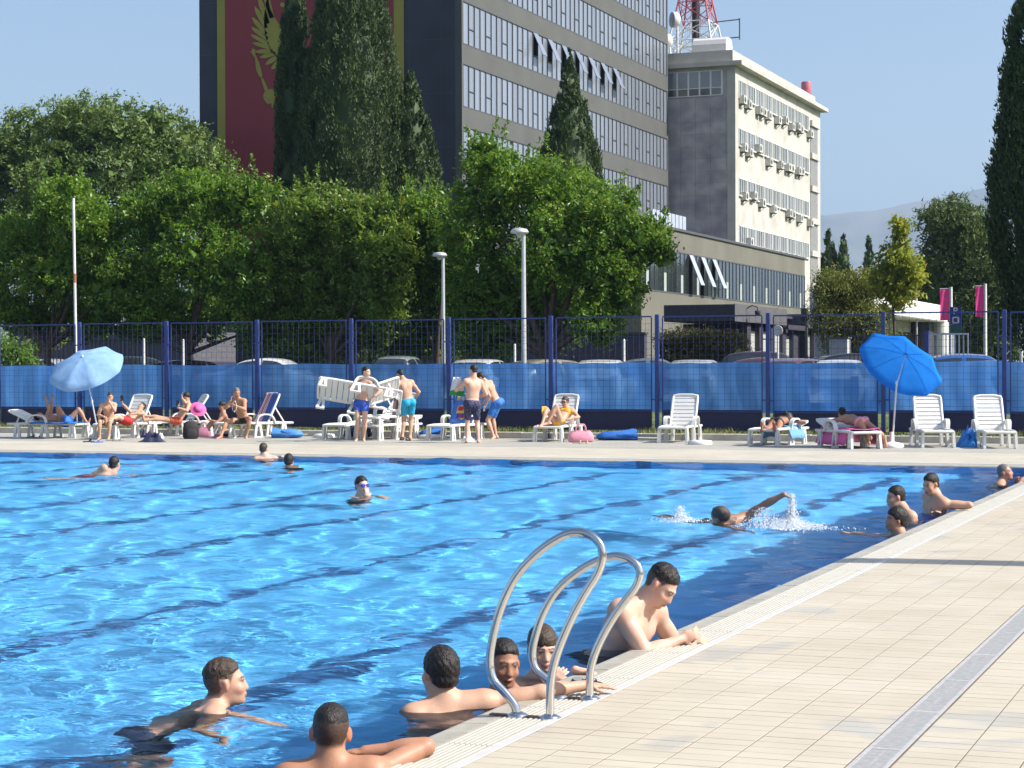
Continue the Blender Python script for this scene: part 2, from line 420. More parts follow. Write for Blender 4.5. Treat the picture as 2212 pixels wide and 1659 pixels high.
# grating: ribs running along the edge, in 1 m lengths at slightly different heights
for k in range(9):
    x0 = -3.468 + k * 0.0255
    rb = MB()
    for j in range(32):
        dz = random.uniform(-0.001, 0.001)
        rb.bbox(x0, x0 + 0.0165, 3.0 + j, 3.994 + j, -0.045, -0.0015 + dz, 0.003)
    rb.build('grating_rib', M_GRATE, deck)
cb_ = MB()
for j in range(0, 32 * 8): cb_.box(-3.468, -3.245, 3.04 + j * 0.125, 3.052 + j * 0.125, -0.05, -0.012)
tag(cb_.build('grating_crossbars', M_GRATE, deck), kind='stuff')
st = MB(); st.bbox(-3.238, GUT_X + 0.03, 3.0, FD, -0.03, 0.0015, 0.002); st.build('edge_strip', M_STRIP, deck)
for k in range(9):
    y0 = POOL_Y1 + 0.20 + k * 0.0255
    rb = MB(); rb.bbox(POOL_XL, -3.48, y0, y0 + 0.0165, -0.045, -0.0015, 0.003); rb.build('grating_rib', M_GRATE, deck)
st = MB(); st.bbox(POOL_XL, -3.24, POOL_Y1 + 0.44, FD, -0.03, 0.0015, 0.002); st.build('edge_strip', M_STRIP, deck)
# slot drain
dr = thing('slot_drain', 'galvanised slotted drain channel let into the beige pool deck', 'drain', (0, 0, 0))
mb = MB()
mb.box(DR0, DR0 + 0.018, 3.5, 34.3, -0.05, 0.003); mb.box(DR1 - 0.018, DR1, 3.5, 34.3, -0.05, 0.003)
mb.build('frame', M_STEEL_DULL, dr)
mb = MB(); mb.box(DR0 + 0.018, DR1 - 0.018, 3.5, 34.3, -0.06, -0.05); mb.build('channel', M_DARK, dr)
mb = MB()
n = int(30.8 / 0.02)
for j in range(n):
    y0 = 3.5 + j * 0.02; wd = 0.0145 if j % 50 else 0.02
    mb.box(DR0 + 0.019, DR1 - 0.019, y0, y0 + wd, -0.012, 0.0012 + (0.0006 if (j // 50) % 2 else 0.0))
mb.box((DR0 + DR1) / 2 - 0.006, (DR0 + DR1) / 2 + 0.006, 3.5, 34.3, -0.01, 0.0004)
tag(mb.build('slotted_grate', M_STEEL_DULL, dr), kind='stuff')

# kerb, grass, ground, car park
M_KERB = pmat('kerb_concrete', (0.40, 0.38, 0.33), 0.85, var=0.15, scale=5, bump=0.2, obj_var=0.07)
M_GRASS = pmat('dry_grass', (0.10, 0.14, 0.03), 0.9, var=0.5, scale=2.5, bump=0.6, bscale=30, stops=[(0.3, (0.05, 0.09, 0.015)), (0.55, (0.10, 0.14, 0.03)), (0.75, (0.22, 0.18, 0.09))])
M_ASPH = pmat('asphalt', (0.055, 0.055, 0.06), 0.85, var=0.3, scale=4, bump=0.3, bscale=120)
kerb_me = MB().bbox(0.004, 0.996, 0, 0.22, -0.2, 0.15, 0.015).mesh('kerb_stone', M_KERB)
kerb_root = tag(MB().box(-60, 14, 43.76, 43.95, -0.6, 0.10).build('kerb', M_KERB), kind='structure')
for i in range(62): link_mesh('kerb_stone', kerb_me, kerb_root, (-50 + i, 43.75, random.uniform(-0.006, 0.006)))
GZ = 0.5                                                        # the car park lies half a metre above the pool deck
g = MB()
ys = [43.97, 45.9, 47.2, 49.0, 52, 70, 160, 400, 1200, 9000]; zs = [0.12, 0.14, 0.3, GZ - 0.01, GZ - 0.01, GZ - 0.01, GZ - 0.01, GZ, GZ, GZ]
xs = [-9000, -600, -120, -60, -40, -20, 0, 14, 60, 600, 9000]
vv = [(x, y, z) for y, z in zip(ys, zs) for x in xs]; nx = len(xs)
ff = [(j*nx+i, j*nx+i+1, (j+1)*nx+i+1, (j+1)*nx+i) for j in range(len(ys) - 1) for i in range(nx - 1)]
g.add(vv, ff)
g.quad((14.001, -600, -0.05), (9000, -600, -0.05), (9000, 43.97, -0.05), (14.001, 43.97, -0.05))
g.quad((-9000, -600, -0.05), (-60.001, -600, -0.05), (-60.001, 43.97, -0.05), (-9000, 43.97, -0.05))
g.quad((-60, -600, -0.05), (14, -600, -0.05), (14, -8.001, -0.05), (-60, -8.001, -0.05))
ground = tag(g.build('ground', M_GRASS), kind='structure')
lot = MB(); lot.box(-75, 45, 50.2, 100, GZ - 0.3, GZ)
tag(lot.build('car_park', M_ASPH), kind='structure')
# grass along the fence
r = np.random.default_rng(11)
n = 26000
bx = r.uniform(-36, 4, n); by = r.uniform(43.99, 47.0, n); bz = np.interp(by, ys[:4], zs[:4])
hh = r.uniform(0.03, 0.11, n) * (0.6 + 0.8 * (np.sin(bx * 1.3) * np.sin(bx * 0.37 + 1) > 0)); an = r.uniform(0, 6.28, n); wd = 0.012
dx = np.cos(an) * wd; dy = np.sin(an) * wd; lx_ = r.normal(0, 0.03, n); ly_ = r.normal(0, 0.03, n)
V3 = np.stack([np.stack([bx - dx, by - dy, bz], -1), np.stack([bx + dx, by + dy, bz], -1), np.stack([bx + lx_, by + ly_, bz + hh], -1)], 1).reshape(-1, 3)
M_BLADE = pmat('grass_blade', (0.13, 0.17, 0.04), 0.8, var=0.4, scale=1.2, stops=[(0.35, (0.07, 0.13, 0.02)), (0.65, (0.22, 0.20, 0.08))])
tag(link_mesh('grass', np_mesh('grass', V3, np.arange(3 * n).reshape(-1, 3), M_BLADE, False)), 'short dry grass growing between the kerb and the blue fence', 'grass', kind='stuff')
# ---------------------------------------------------------------- buildings
M_NAVY = pmat('dark_cladding', (0.028, 0.032, 0.05), 0.6, var=0.25, scale=0.6)
M_FLAGRED = pmat('flag_red', (0.25, 0.037, 0.047), 0.75, var=0.06, scale=0.5)
M_FLAGGOLD = pmat('flag_gold', (0.30, 0.27, 0.05), 0.75, var=0.08, scale=0.8)
M_BAND = pmat('grey_render', (0.084, 0.087, 0.082), 0.85, var=0.10, scale=0.5, bump=0.1)
M_FRAME_D = pmat('dark_frame', (0.07, 0.07, 0.075), 0.5, var=0.1)
M_FRAME_W = pmat('white_frame', (0.66, 0.66, 0.63), 0.5, var=0.08)
def glass(name, col, rough=0.06, metal=0.0, spec=1.0, ior=1.6, var=0.25):
    m, nt, out = new_mat(name)
    b = N(nt, 'ShaderNodeBsdfPrincipled'); b.inputs['Roughness'].default_value = rough; b.inputs['Metallic'].default_value = metal
    b.inputs['Specular IOR Level'].default_value = spec; b.inputs['IOR'].default_value = ior
    oi = nt.nodes.new('ShaderNodeObjectInfo')
    c = ramp(nt, oi.outputs['Random'], [(0.0, tuple(x * (1 - var) for x in col)), (1.0, tuple(min(1, x * (1 + var)) for x in col))])
    nt.links.new(c, b.inputs['Base Color'])
    g_ = nt.nodes.new('ShaderNodeNewGeometry'); nz = N(nt, 'ShaderNodeTexNoise'); nz.inputs['Scale'].default_value = 0.9
    bp = N(nt, 'ShaderNodeBump'); bp.inputs['Strength'].default_value = 0.04; bp.inputs['Distance'].default_value = 0.1
    nt.links.new(g_.outputs['Position'], nz.inputs['Vector']); nt.links.new(nz.outputs['Fac'], bp.inputs['Height']); nt.links.new(bp.outputs[0], b.inputs['Normal'])
    nt.links.new(b.outputs[0], out.inputs[0]); return m
M_GL_TOWER = glass('tower_glass', (0.24, 0.27, 0.32), 0.22, 0.25, var=0.10)
M_GL_DARK = glass('dark_glass', (0.030, 0.040, 0.045), 0.05, 0.0, ior=2.0, var=0.6)
M_GL_WIN = glass('office_glass', (0.10, 0.115, 0.12), 0.10, ior=1.7, var=0.7)
M_FROST = glass('frosted_glass', (0.50, 0.54, 0.50), 0.3, var=0.08)
M_PANEL_SKY = pmat('pale_panel_and_sky', (0.36, 0.40, 0.48), 0.4, var=0.05)  # pale roof screen panels; on open sashes it paints the reflected sky

# --- glass tower with the flag
TX0, TX1, TY0, TY1, TZ = -59.03, -42.41, 100.26, 139.2, 37.3
tw = thing('office_tower', 'tall dark office tower carrying a huge red flag with gold border', 'building', ((TX0 + TX1) / 2, (TY0 + TY1) / 2, GZ))
def W(o):                                     # children are built in world coordinates under a moved root
    o.matrix_parent_inverse = o.parent.matrix_world.inverted() if o.parent else Matrix(); return o
bpy.context.view_layer.update()
def wpart(mb_, name, mat, root):
    o = mb_.build(name, mat, root); o.matrix_parent_inverse = Matrix.Translation(root.location).inverted() if root.parent is None else Matrix(); return o
mb = MB(); mb.box(TX0, TX1 - 0.4, TY0, TY1, GZ - 1, TZ); wpart(mb, 'wall', M_NAVY, tw)
mb = MB()
for k in range(1, 12): mb.box(TX0 + 0.1, TX1 - 0.5, TY0 - 0.012, TY0, 3.0 * k + 2.0, 3.0 * k + 2.02)
for k in range(1, 9): mb.box(TX0 + k * 1.92 - 0.01, TX0 + k * 1.92 + 0.01, TY0 - 0.010, TY0, 1, TZ - 0.1)
wpart(mb, 'cladding_joint', M_FRAME_D, tw)
fl0, fl1, fr0, fr1 = -57.81, -57.29, -46.51, -45.91
mb = MB(); mb.box(fl1, fr0, TY0 - 0.06, TY0 - 0.02, 6.5, 33.0); flag = wpart(mb, 'flag', M_FLAGRED, tw)
mb = MB()
mb.box(fl0, fl1, TY0 - 0.062, TY0 - 0.02, 6.0, 33.5); mb.box(fr0, fr1, TY0 - 0.062, TY0 - 0.02, 6.0, 33.5)
mb.box(fl1, fr0, TY0 - 0.062, TY0 - 0.02, 6.0, 6.5); mb.box(fl1, fr0, TY0 - 0.062, TY0 - 0.02, 33.0, 33.5)
mb.build('flag_border', M_FLAGGOLD, flag).matrix_parent_inverse = Matrix.Translation(tw.location).inverted() @ tw.matrix_world @ Matrix() if False else Matrix()
# gold eagle on the flag, each shape cut out of 2 cm sheet
def EP(zx, zy):
    p = on_y((500 + zx / 6.38) / 1.0113, (zy / 6.38) / 1.0113, TY0 - 0.08); return p.x, p.z
fcx = (fl0 + fr1) / 2
eag = MB()
def eshape(poly):
    pts = [EP(*q) for q in poly]
    for sgn in (1, -1):
        q = [(fcx + sgn * (u - fcx), v) for u, v in pts]
        eag.prism(q, TY0 - 0.09, TY0 - 0.055, lambda u, v, t_: (u, t_, v))
def blade(tip, root, w):
    tx, ty = tip; rx, ry = root; dx, dy = rx - tx, ry - ty; L = math.hypot(dx, dy); nx_, ny_ = -dy / L, dx / L
    pts = [(tx, ty)]
    for f_, g_ in ((0.12, 0.34), (0.3, 0.5), (0.6, 0.5), (1.0, 0.42)): pts.append((tx + dx * f_ + nx_ * w * g_, ty + dy * f_ + ny_ * w * g_))
    for f_, g_ in ((1.0, 0.42), (0.6, 0.5), (0.3, 0.45), (0.12, 0.22)): pts.append((tx + dx * f_ - nx_ * w * g_, ty + dy * f_ - ny_ * w * g_))
    eshape(pts)
for a in (((480, -190), (600, 250), 78), ((412, -60), (540, 330), 72), ((360, 85), (520, 390), 66), ((322, 235), (520, 480), 62), ((313, 375), (540, 545), 60),
          ((303, 480), (550, 615), 56), ((328, 590), (570, 668), 54), ((368, 718), (610, 712), 60), ((430, 800), (650, 742), 62), ((505, 898), (700, 780), 66), ((588, 965), (740, 830), 66), ((690, 992), (770, 850), 60)):
    blade(*a)
eshape([(545, -40), (575, 120), (640, 250), (700, 340), (765, 390), (765, 560), (750, 700), (748, 900), (700, 850), (640, 765), (580, 710), (540, 610), (505, 490), (490, 350), (495, 200), (515, 40)])
eshape([(720 + 0, 90), (712, 60), (735, 35), (790, 45), (860, -20), (930, 40), (960, 300), (900, 420), (800, 330), (790, 110)])
eshape([(330, 665), (345, 690), (372, 690), (362, 715), (385, 735), (362, 745), (378, 785), (350, 792), (332, 765), (322, 742), (297, 722), (322, 705)])
eshape([(362, 785), (380, 785), (425, 890), (468, 1050), (452, 1088), (425, 1070), (385, 985), (372, 900)])
eshape([(450, 1090), (478, 1092), (545, 1245), (500, 1262), (470, 1170)])
eshape([(478, 1330), (510, 1262), (560, 1246), (690, 1236), (790, 1180), (900, 1100), (920, 1200), (720, 1290), (650, 1340), (632, 1410), (622, 1440), (662, 1470), (620, 1512), (592, 1490), (596, 1440), (540, 1452), (490, 1392)])
eshape([(760, 400), (1000, 300), (1030, 900), (930, 1100), (800, 900)])
eag.build('eagle_emblem', M_FLAGGOLD, flag)
for o in flag.children: o.matrix_parent_inverse = Matrix()
# side facade: wall bands with ribbon windows, every pane a piece
PX_ = TX1
pitch, wb, wt = 3.474, 16.21, 18.61
floors = range(-4, 6)
edges = [GZ]
for k in floors: edges += [wb + pitch * k, wt + pitch * k]
edges.append(TZ)
mb = MB()
for a, b in zip(edges[0::2], edges[1::2]):
    if b - a > 0.05: mb.box(PX_ - 0.4, PX_, TY0 + 0.001, TY1, a, b)
wpart(mb, 'spandrel', M_BAND, tw)
mb = MB(); mb.box(PX_ - 0.4, PX_ - 0.002, TY0 + 0.002, TY0 + 0.2, GZ, TZ - 0.01); wpart(mb, 'corner_pier', M_BAND, tw); mb = MB(); mb.box(PX_ - 0.4, PX_ - 0.002, TY1 - 0.2, TY1 - 0.002, GZ, TZ - 0.01); wpart(mb, 'corner_pier', M_BAND, tw)
NPAN = 46; pw = (TY1 - TY0 - 0.4) / NPAN
pane_me = MB().box(-0.02, 0.0, 0.03, pw - 0.03, 0.03, wt - wb - 0.03).mesh('pane', M_GL_TOWER)
pane_lo = MB().box(-0.02, 0.0, 0.03, pw - 0.03, 0.03, 0.9).mesh('pane', M_GL_TOWER)
opened = set()
for zx in (445, 520, 590, 660, 730, 795, 860):
    p = on_x((980 + zx / 2.37) / 1.0113, 100, PX_); opened.add(int((p.y - TY0 - 0.2) / pw))
open_me = MB().box(0, 0.03, 0.03, pw - 0.03, -1.5, 0).mesh('open_sash', M_GL_TOWER)
npane = 0
for k in floors:
    z0 = wb + pitch * k
    mb = MB()
    mb.box(PX_ - 0.14, PX_ + 0.01, TY0 + 0.2, TY1 - 0.2, z0, z0 + 0.05); mb.box(PX_ - 0.14, PX_ + 0.01, TY0 + 0.2, TY1 - 0.2, wt - wb + z0 - 0.05, wt - wb + z0)
    for j in range(NPAN + 1): mb.box(PX_ - 0.14, PX_ + 0.005, TY0 + 0.2 + j * pw - 0.025, TY0 + 0.2 + j * pw + 0.025, z0 + 0.05, z0 + wt - wb - 0.05)
    for j in range(1, NPAN, 3): mb.box(PX_ - 0.13, PX_ + 0.002, TY0 + 0.2 + j * pw + 0.025, TY0 + 0.2 + (j + 1) * pw - 0.025, z0 + 0.93, z0 + 0.98)
    band = wpart(mb, 'window_band', M_FRAME_D, tw)
    back = MB(); back.box(PX_ - 0.36, PX_ - 0.3, TY0 + 0.2, TY1 - 0.2, z0, z0 + wt - wb); o = back.build('window_backing', M_DARK, band)  # dark sheet stands in for the shade inside the open windows
    if -3 <= k <= 2:
        for j in range(NPAN):
            y0 = TY0 + 0.2 + j * pw
            if k == 1 and j in opened:
                link_mesh('pane', pane_lo, band, (PX_ - 0.05, y0, z0))
                o = link_mesh('open_sash', open_me, band, (PX_ - 0.02, y0, z0 + wt - wb - 0.06)); o.rotation_euler = (0, math.radians(-24), 0)
            else:
                link_mesh('pane', pane_me, band, (PX_ - 0.05, y0, z0))
    else:
        mb = MB(); mb.box(PX_ - 0.07, PX_ - 0.05, TY0 + 0.2, TY1 - 0.2, z0 + 0.05, z0 + wt - wb - 0.05); tag(mb.build('upper_panes', M_GL_TOWER, band), kind='stuff')

# --- low wing in front of the white block
wg = thing('low_wing', 'low grey annex with long dark ribbon glazing joining the two office buildings', 'building', (-45, 134, GZ))
LX, LY0, LY1, LZ = -36.0, 112.6, 155.6, 10.4
gz0, gz1 = 6.4, 9.1
M_WING = pmat('wing_render', (0.135, 0.13, 0.105), 0.85, var=0.12, scale=0.4, bump=0.1)
mb = MB()
mb.box(-60, LX, LY0, LY1, GZ - 1, gz0); mb.box(-60, LX, LY0, LY1, gz1, LZ); mb.box(-60, LX - 0.5, LY0 + 0.01, LY1 - 0.01, gz0 - 0.01, gz1 + 0.01)
wpart(mb, 'wall', M_WING, wg)
mb = MB(); mb.box(-60.1, LX + 0.12, LY0 - 0.1, LY1 + 0.1, LZ + 0.002, LZ + 0.16); wpart(mb, 'parapet_cap', M_FRAME_D, wg)
mb = MB()
npn = 47; pw2 = (LY1 - LY0) / npn
mb.box(LX - 0.12, LX + 0.02, LY0, LY1, gz0 + 0.002, gz0 + 0.09); mb.box(LX - 0.12, LX + 0.02, LY0, LY1, gz1 - 0.08, gz1 - 0.002)
for j in range(npn + 1): mb.box(LX - 0.1, LX + 0.01, LY0 + j * pw2 - 0.02, LY0 + j * pw2 + 0.02, gz0 + 0.09, gz1 - 0.08)
rib = wpart(mb, 'window_ribbon', M_FRAME_D, wg)
pm = MB().box(-0.02, 0, 0.02, pw2 - 0.02, 0.09, gz1 - gz0 - 0.08).mesh('pane', M_GL_DARK)
M_BLINDW = pmat('lowered_blind', (0.34, 0.38, 0.36), 0.5, var=0.1)
bm_ = MB().box(-0.3, -0.28, 0.12, pw2 - 0.2, 0.09, 1.1).mesh('window_backing', M_BLINDW)
opw = set()
for zx in (690, 840, 985):
    p = on_x((1380 + zx / 5.53) / 1.0113, 560, LX); opw.add(int((p.y - LY0) / pw2))
for j in range(npn):
    y0 = LY0 + j * pw2
    if j in opw:
        o = link_mesh('open_sash', MB().box(0, 0.05, 0.02, pw2 - 0.02, -2.1, 0).mesh('open_sash', M_PANEL_SKY), rib, (LX, y0, gz1 - 0.1)); o.rotation_euler = (0, math.radians(-22), 0)  # sky reflection painted as bluish white on the open sash
    else: link_mesh('pane', pm, rib, (LX - 0.03, y0, gz0))
    if j % 4 == 1: 
        o = link_mesh('column', MB().box(0.0, 0.012, 0.12, pw2 - 0.3, 0.1, 1.25).mesh('column', M_BLINDW), rib, (LX - 0.028, y0, gz0))
mb = MB()
a_ = on_x(1440, 490, LX - 1.2).y; b_ = on_x(1483, 490, LX - 1.2).y
for j in range(9):
    y0 = a_ - 3 + (b_ - a_ + 3) * j / 9; mb.box(LX - 1.25, LX - 1.2, y0, y0 + (b_ - a_ + 3) / 9 - 0.12, LZ + 0.17, LZ + 1.35)
wpart(mb, 'roof_screen', M_PANEL_SKY, wg)

# --- white office block
M_WHITE = pmat('pale_stone', (0.60, 0.575, 0.51), 0.8, var=0.07, scale=0.7, bump=0.15, stops=[(0.3, (0.36, 0.345, 0.31)), (0.5, (0.45, 0.435, 0.395)), (0.75, (0.49, 0.475, 0.44))])
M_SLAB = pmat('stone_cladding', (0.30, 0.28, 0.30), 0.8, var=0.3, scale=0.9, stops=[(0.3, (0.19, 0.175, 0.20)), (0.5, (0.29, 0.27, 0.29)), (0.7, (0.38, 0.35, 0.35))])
WX, WY0, WY1, WZ = -37.5, 139.9, 172.5, 23.8
WL, WYB = on_y(1436, 300, WY0).x, TY1 + 5.0                      # the block steps back behind the tower
wh = thing('white_office_block', 'pale stone office block with rows of small windows and a shaded grey flank', 'building', (-48, 156, GZ))
BY1 = on_x(1747, 400, WX).y                                     # end of the window bays, stair bay beyond
SY1 = on_x(1772, 400, WX).y
mb = MB(); mb.box(WL, WX, WY0 + 0.05, WYB - 0.001, GZ - 1, WZ); mb.box(-66, WX - 0.001, WYB, SY1, GZ - 1, WZ - 0.001); wpart(mb, 'wall', M_WHITE, wh)
mb = MB(); mb.box(WL, WX - 0.6, WY0 - 0.001, WY0 + 0.2, GZ, WZ - 0.3)
flank = wpart(mb, 'stone_flank', M_SLAB, wh)
slab_me = [MB().box(0, 1.14, -0.02, 0.0, 0, 0.72).mesh('slab', M_SLAB)]
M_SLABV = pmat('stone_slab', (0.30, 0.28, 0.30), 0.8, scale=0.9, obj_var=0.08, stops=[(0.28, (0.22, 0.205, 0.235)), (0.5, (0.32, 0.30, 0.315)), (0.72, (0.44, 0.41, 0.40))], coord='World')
slab = MB().box(0, 1.13, -0.02, 0.0, 0, 0.88).mesh('slab', M_SLABV)
for i in range(4):
    for j in range(14):
        o = link_mesh('slab', slab, flank, (WX - 1.85 - 1.15 * i, WY0 - 0.001, 9.0 + 0.9 * j))
mb = MB(); mb.box(WX - 0.6, WX, WY0, WY0 + 0.05, GZ, WZ); wpart(mb, 'corner_pilaster', M_WHITE, wh)
mb = MB(); mb.box(WL, WX + 0.6, WY0 - 0.45, WYB - 0.001, WZ + 0.001, WZ + 0.32); mb.box(-66.5, WX + 0.599, WYB, SY1 + 0.6, WZ + 0.001, WZ + 0.319); wpart(mb, 'cornice', M_WHITE, wh)
mb = MB(); mb.box(WL, WX - 0.15, WY0 - 0.15, WYB - 0.001, WZ + 0.321, 24.95); mb.box(-66, WX - 0.151, WYB, SY1 - 1.2, WZ + 0.321, 24.949); wpart(mb, 'parapet', M_WHITE, wh)
# flank windows, five tall lights with a low row of vents
mb = MB(); xw0, xw1 = WX - 5.25, WX - 1.0
for zz in (21.7, 22.25, 23.5): mb.box(xw0, xw1, WY0 - 0.06, WY0 - 0.022, zz, zz + 0.06)
nl = 5
for j in range(nl + 1):
    xx = xw0 + (xw1 - xw0) * j / nl; mb.box(xx - 0.06, xx + 0.06, WY0 - 0.055, WY0 - 0.022, 21.76, 23.5)
fw = wpart(mb, 'flank_window', M_FRAME_W, wh)
for j in range(nl):
    xx = xw0 + (xw1 - xw0) * j / nl; d = (xw1 - xw0) / nl
    MB().box(xx + 0.06, xx + d - 0.06, WY0 - 0.04, WY0 - 0.023, 22.31, 23.5).build('pane', M_GL_TOWER, fw)
    MB().box(xx + 0.06, xx + d - 0.06, WY0 - 0.04, WY0 - 0.023, 21.76, 22.25).build('pane', M_GL_WIN, fw)
# bays: 4 storeys x 9 windows
nb = 9; by0 = WY0 + 0.7; bp_ = (BY1 - by0) / nb
rows = [(22.9, 21.6), (19.36, 18.05), (15.72, 14.4), (12.2, 10.9)]
win_frame = MB()
ww = bp_ * 0.82
for z_ in (0.0, 1.25): win_frame.box(0.0, 0.07, 0, ww, z_, z_ + 0.06)
for f_ in (0, 0.25, 0.5, 0.75, 1.0): win_frame.box(0.0, 0.06, f_ * ww - (0.03 if f_ else 0), f_ * ww + 0.05 - (0.02 if f_ == 1 else 0), 0.06, 1.25)
win_frame.box(0.0, 0.16, -0.06, ww + 0.06, -0.07, -0.001)
wf_me = win_frame.mesh('window', M_FRAME_W)
sash = MB().box(0.004, 0.03, 0.05, ww * 0.25 - 0.02, 0.06, 1.25).mesh('pane', M_GL_WIN)
for (zt_, zb_) in rows:
    for j in range(nb):
        o = link_mesh('window', wf_me, wh, (WX, by0 + j * bp_ + bp_ * 0.09, zb_)); o.matrix_parent_inverse = Matrix.Translation(wh.location).inverted()
        for q in range(4): link_mesh('pane', sash, o, (0, q * ww * 0.25, 0))
M_STAIRG = pmat('stair_glass_brick', (0.22, 0.21, 0.19), 0.35, var=0.25, scale=4)
for zz in range(7):
    mb = MB(); mb.box(WX + 0.001, WX + 0.04, BY1 + 0.5, SY1 - 1.2, 3.4 + 2.75 * zz, 5.65 + 2.75 * zz); wpart(mb, 'stair_window', M_STAIRG, wh)
    mb = MB(); mb.box(WX + 0.001, WX + 0.22, BY1 + 0.45, SY1 - 1.0, 5.66 + 2.75 * zz, 6.14 + 2.75 * zz); wpart(mb, 'stair_ledge', M_WHITE, wh)
# air conditioners
M_AC = pmat('ac_casing', (0.52, 0.51, 0.47), 0.5, var=0.12, scale=3, obj_var=0.12)
ac_b = MB().bbox(0.02, 0.42, 0, 0.85, 0, 0.62, 0.02).mesh('casing', M_AC)
ac_f = MB().lathe([(0.22, 0), (0.22, 0.012), (0.04, 0.02)], 14, Matrix.Translation((0.42, 0.33, 0.31)) @ Matrix.Rotation(math.pi / 2, 4, 'Y')).mesh('fan_grille', M_FRAME_D)
ac_k = MB().beam((0.0, 0.1, -0.03), (0.42, 0.1, -0.03), 0.04).beam((0.0, 0.75, -0.03), (0.42, 0.75, -0.03), 0.04).beam((0.2, 0.1, -0.03), (0.2, 0.75, -0.03), 0.04).beam((0, 0.1, -0.3), (0.3, 0.1, -0.05), 0.03).beam((0, 0.75, -0.3), (0.3, 0.75, -0.05), 0.03).mesh('bracket', M_FRAME_D)
acs = [(0, 0.1, -0.35), (0, 0.7, -0.5), (0, 2.0, -0.55), (0, 2.45, -0.55), (0, 3.1, -0.6), (0, 4.3, -0.6), (0, 5.2, -0.35), (0, 6.1, -0.6), (0, 6.9, -0.35), (0, 7.3, -0.45), (0, 8.7, -0.45),
       (1, 0.2, -0.3), (1, 0.8, -0.5), (1, 1.9, 0.1), (1, 3.2, -0.6), (1, 4.6, -0.5), (1, 5.6, -0.45), (1, 6.0, -0.45), (1, 7.0, -0.4), (1, 7.4, -0.35),
       (2, 0.3, -0.2), (2, 1.3, 0.05), (2, 2.3, -0.3), (2, 3.7, -0.5), (2, 5.7, -0.45), (2, 6.15, -0.5), (2, 7.2, -0.6), (2, 8.7, -0.7), (3, 0.85, 0.0), (3, 4.6, -0.5), (3, 5.4, -0.5), (3, 6.1, -0.5), (3, 6.7, -0.5)]
rown = ['top', 'second', 'third', 'fourth']
ords = ['first', 'second', 'third', 'fourth', 'fifth', 'sixth', 'seventh', 'eighth', 'ninth', 'tenth', 'last']; seen_row = {}
for (rw, bj, dz) in acs:
    q = seen_row.get(rw, 0); seen_row[rw] = q + 1
    o = thing('air_conditioner', 'beige air conditioner below the %s window row, %s from the shaded stone flank' % (rown[rw], ords[q]), 'air conditioner', (WX, by0 + bj * bp_, rows[rw][1] + dz - 0.1), 0, 'air conditioners on the %s window row' % rown[rw])
    for nm, me in (('casing', ac_b), ('fan_grille', ac_f), ('bracket', ac_k)): link_mesh(nm, me, o)
# roof furniture: lattice mast, dish drums, tank
RZ = 24.95
M_MRED = pmat('mast_red', (0.42, 0.07, 0.08), 0.6, var=0.2); M_MWHITE = pmat('mast_white', (0.62, 0.62, 0.60), 0.6, var=0.15)
mc = on_y(1503, 100, 152.0); mx_, my_ = mc.x, 152.0
mast = thing('telecom_mast', 'red and white lattice telecom mast on the office roof', 'mast', (mx_, my_, RZ - 1.1))
def lat(z, hw): return [Vector((sx * hw, sy * hw, z)) for sx, sy in ((-1,-1),(1,-1),(1,1),(-1,1))]
zl = [0.0, 1.3, 2.6, 3.9, 5.4, 7.0, 9.0, 11.0]; hwf = lambda z: 2.45 - 0.19 * z
for q in range(4):
    a, b, c = lat(0, hwf(0))[q], lat(5.4, hwf(5.4))[q], lat(11, hwf(11))[q]
    lg = MB().tube([a, b], 0.075, 6).build('leg', M_MWHITE, mast); MB().tube([b, c], 0.07, 6).build('upper_leg', M_MRED, lg)
for seg, (zs0, mat_) in enumerate(((range(0, 4), M_MWHITE), (range(4, 7), M_MRED))):
    mb = MB()
    for i in zs0:
        A, B = lat(zl[i], hwf(zl[i])), lat(zl[i + 1], hwf(zl[i + 1]))
        for q in range(4):
            mb.tube([A[q], B[(q + 1) % 4]], 0.04, 5); mb.tube([A[(q + 1) % 4], B[q]], 0.04, 5); mb.tube([B[q], B[(q + 1) % 4]], 0.045, 5)
            mb.tube([(A[q] + A[(q+1)%4]) / 2, (B[q] + B[(q+1)%4]) / 2], 0.03, 5)
            mb.tube([A[q] * 0.5 + Vector((0,0,zl[i]*0.5)), B[(q+1)%4]], 0.03, 5)
    mb.build('bracing', mat_, mast)
MB().tube([(0, 0, 0), (0, 0, 11)], 0.3, 10).build('cable_riser', pmat('cable_black', (0.03, 0.025, 0.03), 0.7), mast)
mb = MB()
for zz in (4.0, 5.4): mb.tube([(1.2, 0, zz), (3.6, 0, zz + 0.1)], 0.05, 5)
mb.tube([(3.6, 0, 3.9), (3.6, 0, 5.6)], 0.06, 5); mb.build('antenna_bracket', M_FRAME_D, mast)
M_DISH = pmat('dish_white', (0.60, 0.60, 0.60), 0.5, var=0.06)
def dish(px, py, Y, r, lab):
    p = on_y(px, py, Y)
    o = thing('microwave_dish', lab, 'dish', p, 0, None)
    Mx = Vector((-math.cos(YAW) * 0.9 + 0.15, -0.55, 0.0)).to_track_quat('Z', 'Y').to_matrix().to_4x4()
    MB().lathe([(r * 0.75, -0.2), (r, -0.02), (r, 0.30), (r * 0.96, 0.35), (r * 0.5, 0.40), (0.02, 0.42)], 24, Mx).build('drum', M_DISH, o)
    MB().tube([(0, 0.4, 0), (0, 0.4, -(p.z - RZ) + 0.0)], 0.07, 8).build('pole', M_MWHITE, o)
dish(1460, 43, 143.5, 0.60, 'white drum dish high on a pole beside the lattice mast')
dish(1444, 89, 147.0, 0.56, 'white drum dish half hidden behind the glass tower corner')
tk = on_y(1547, 98, 143.0)
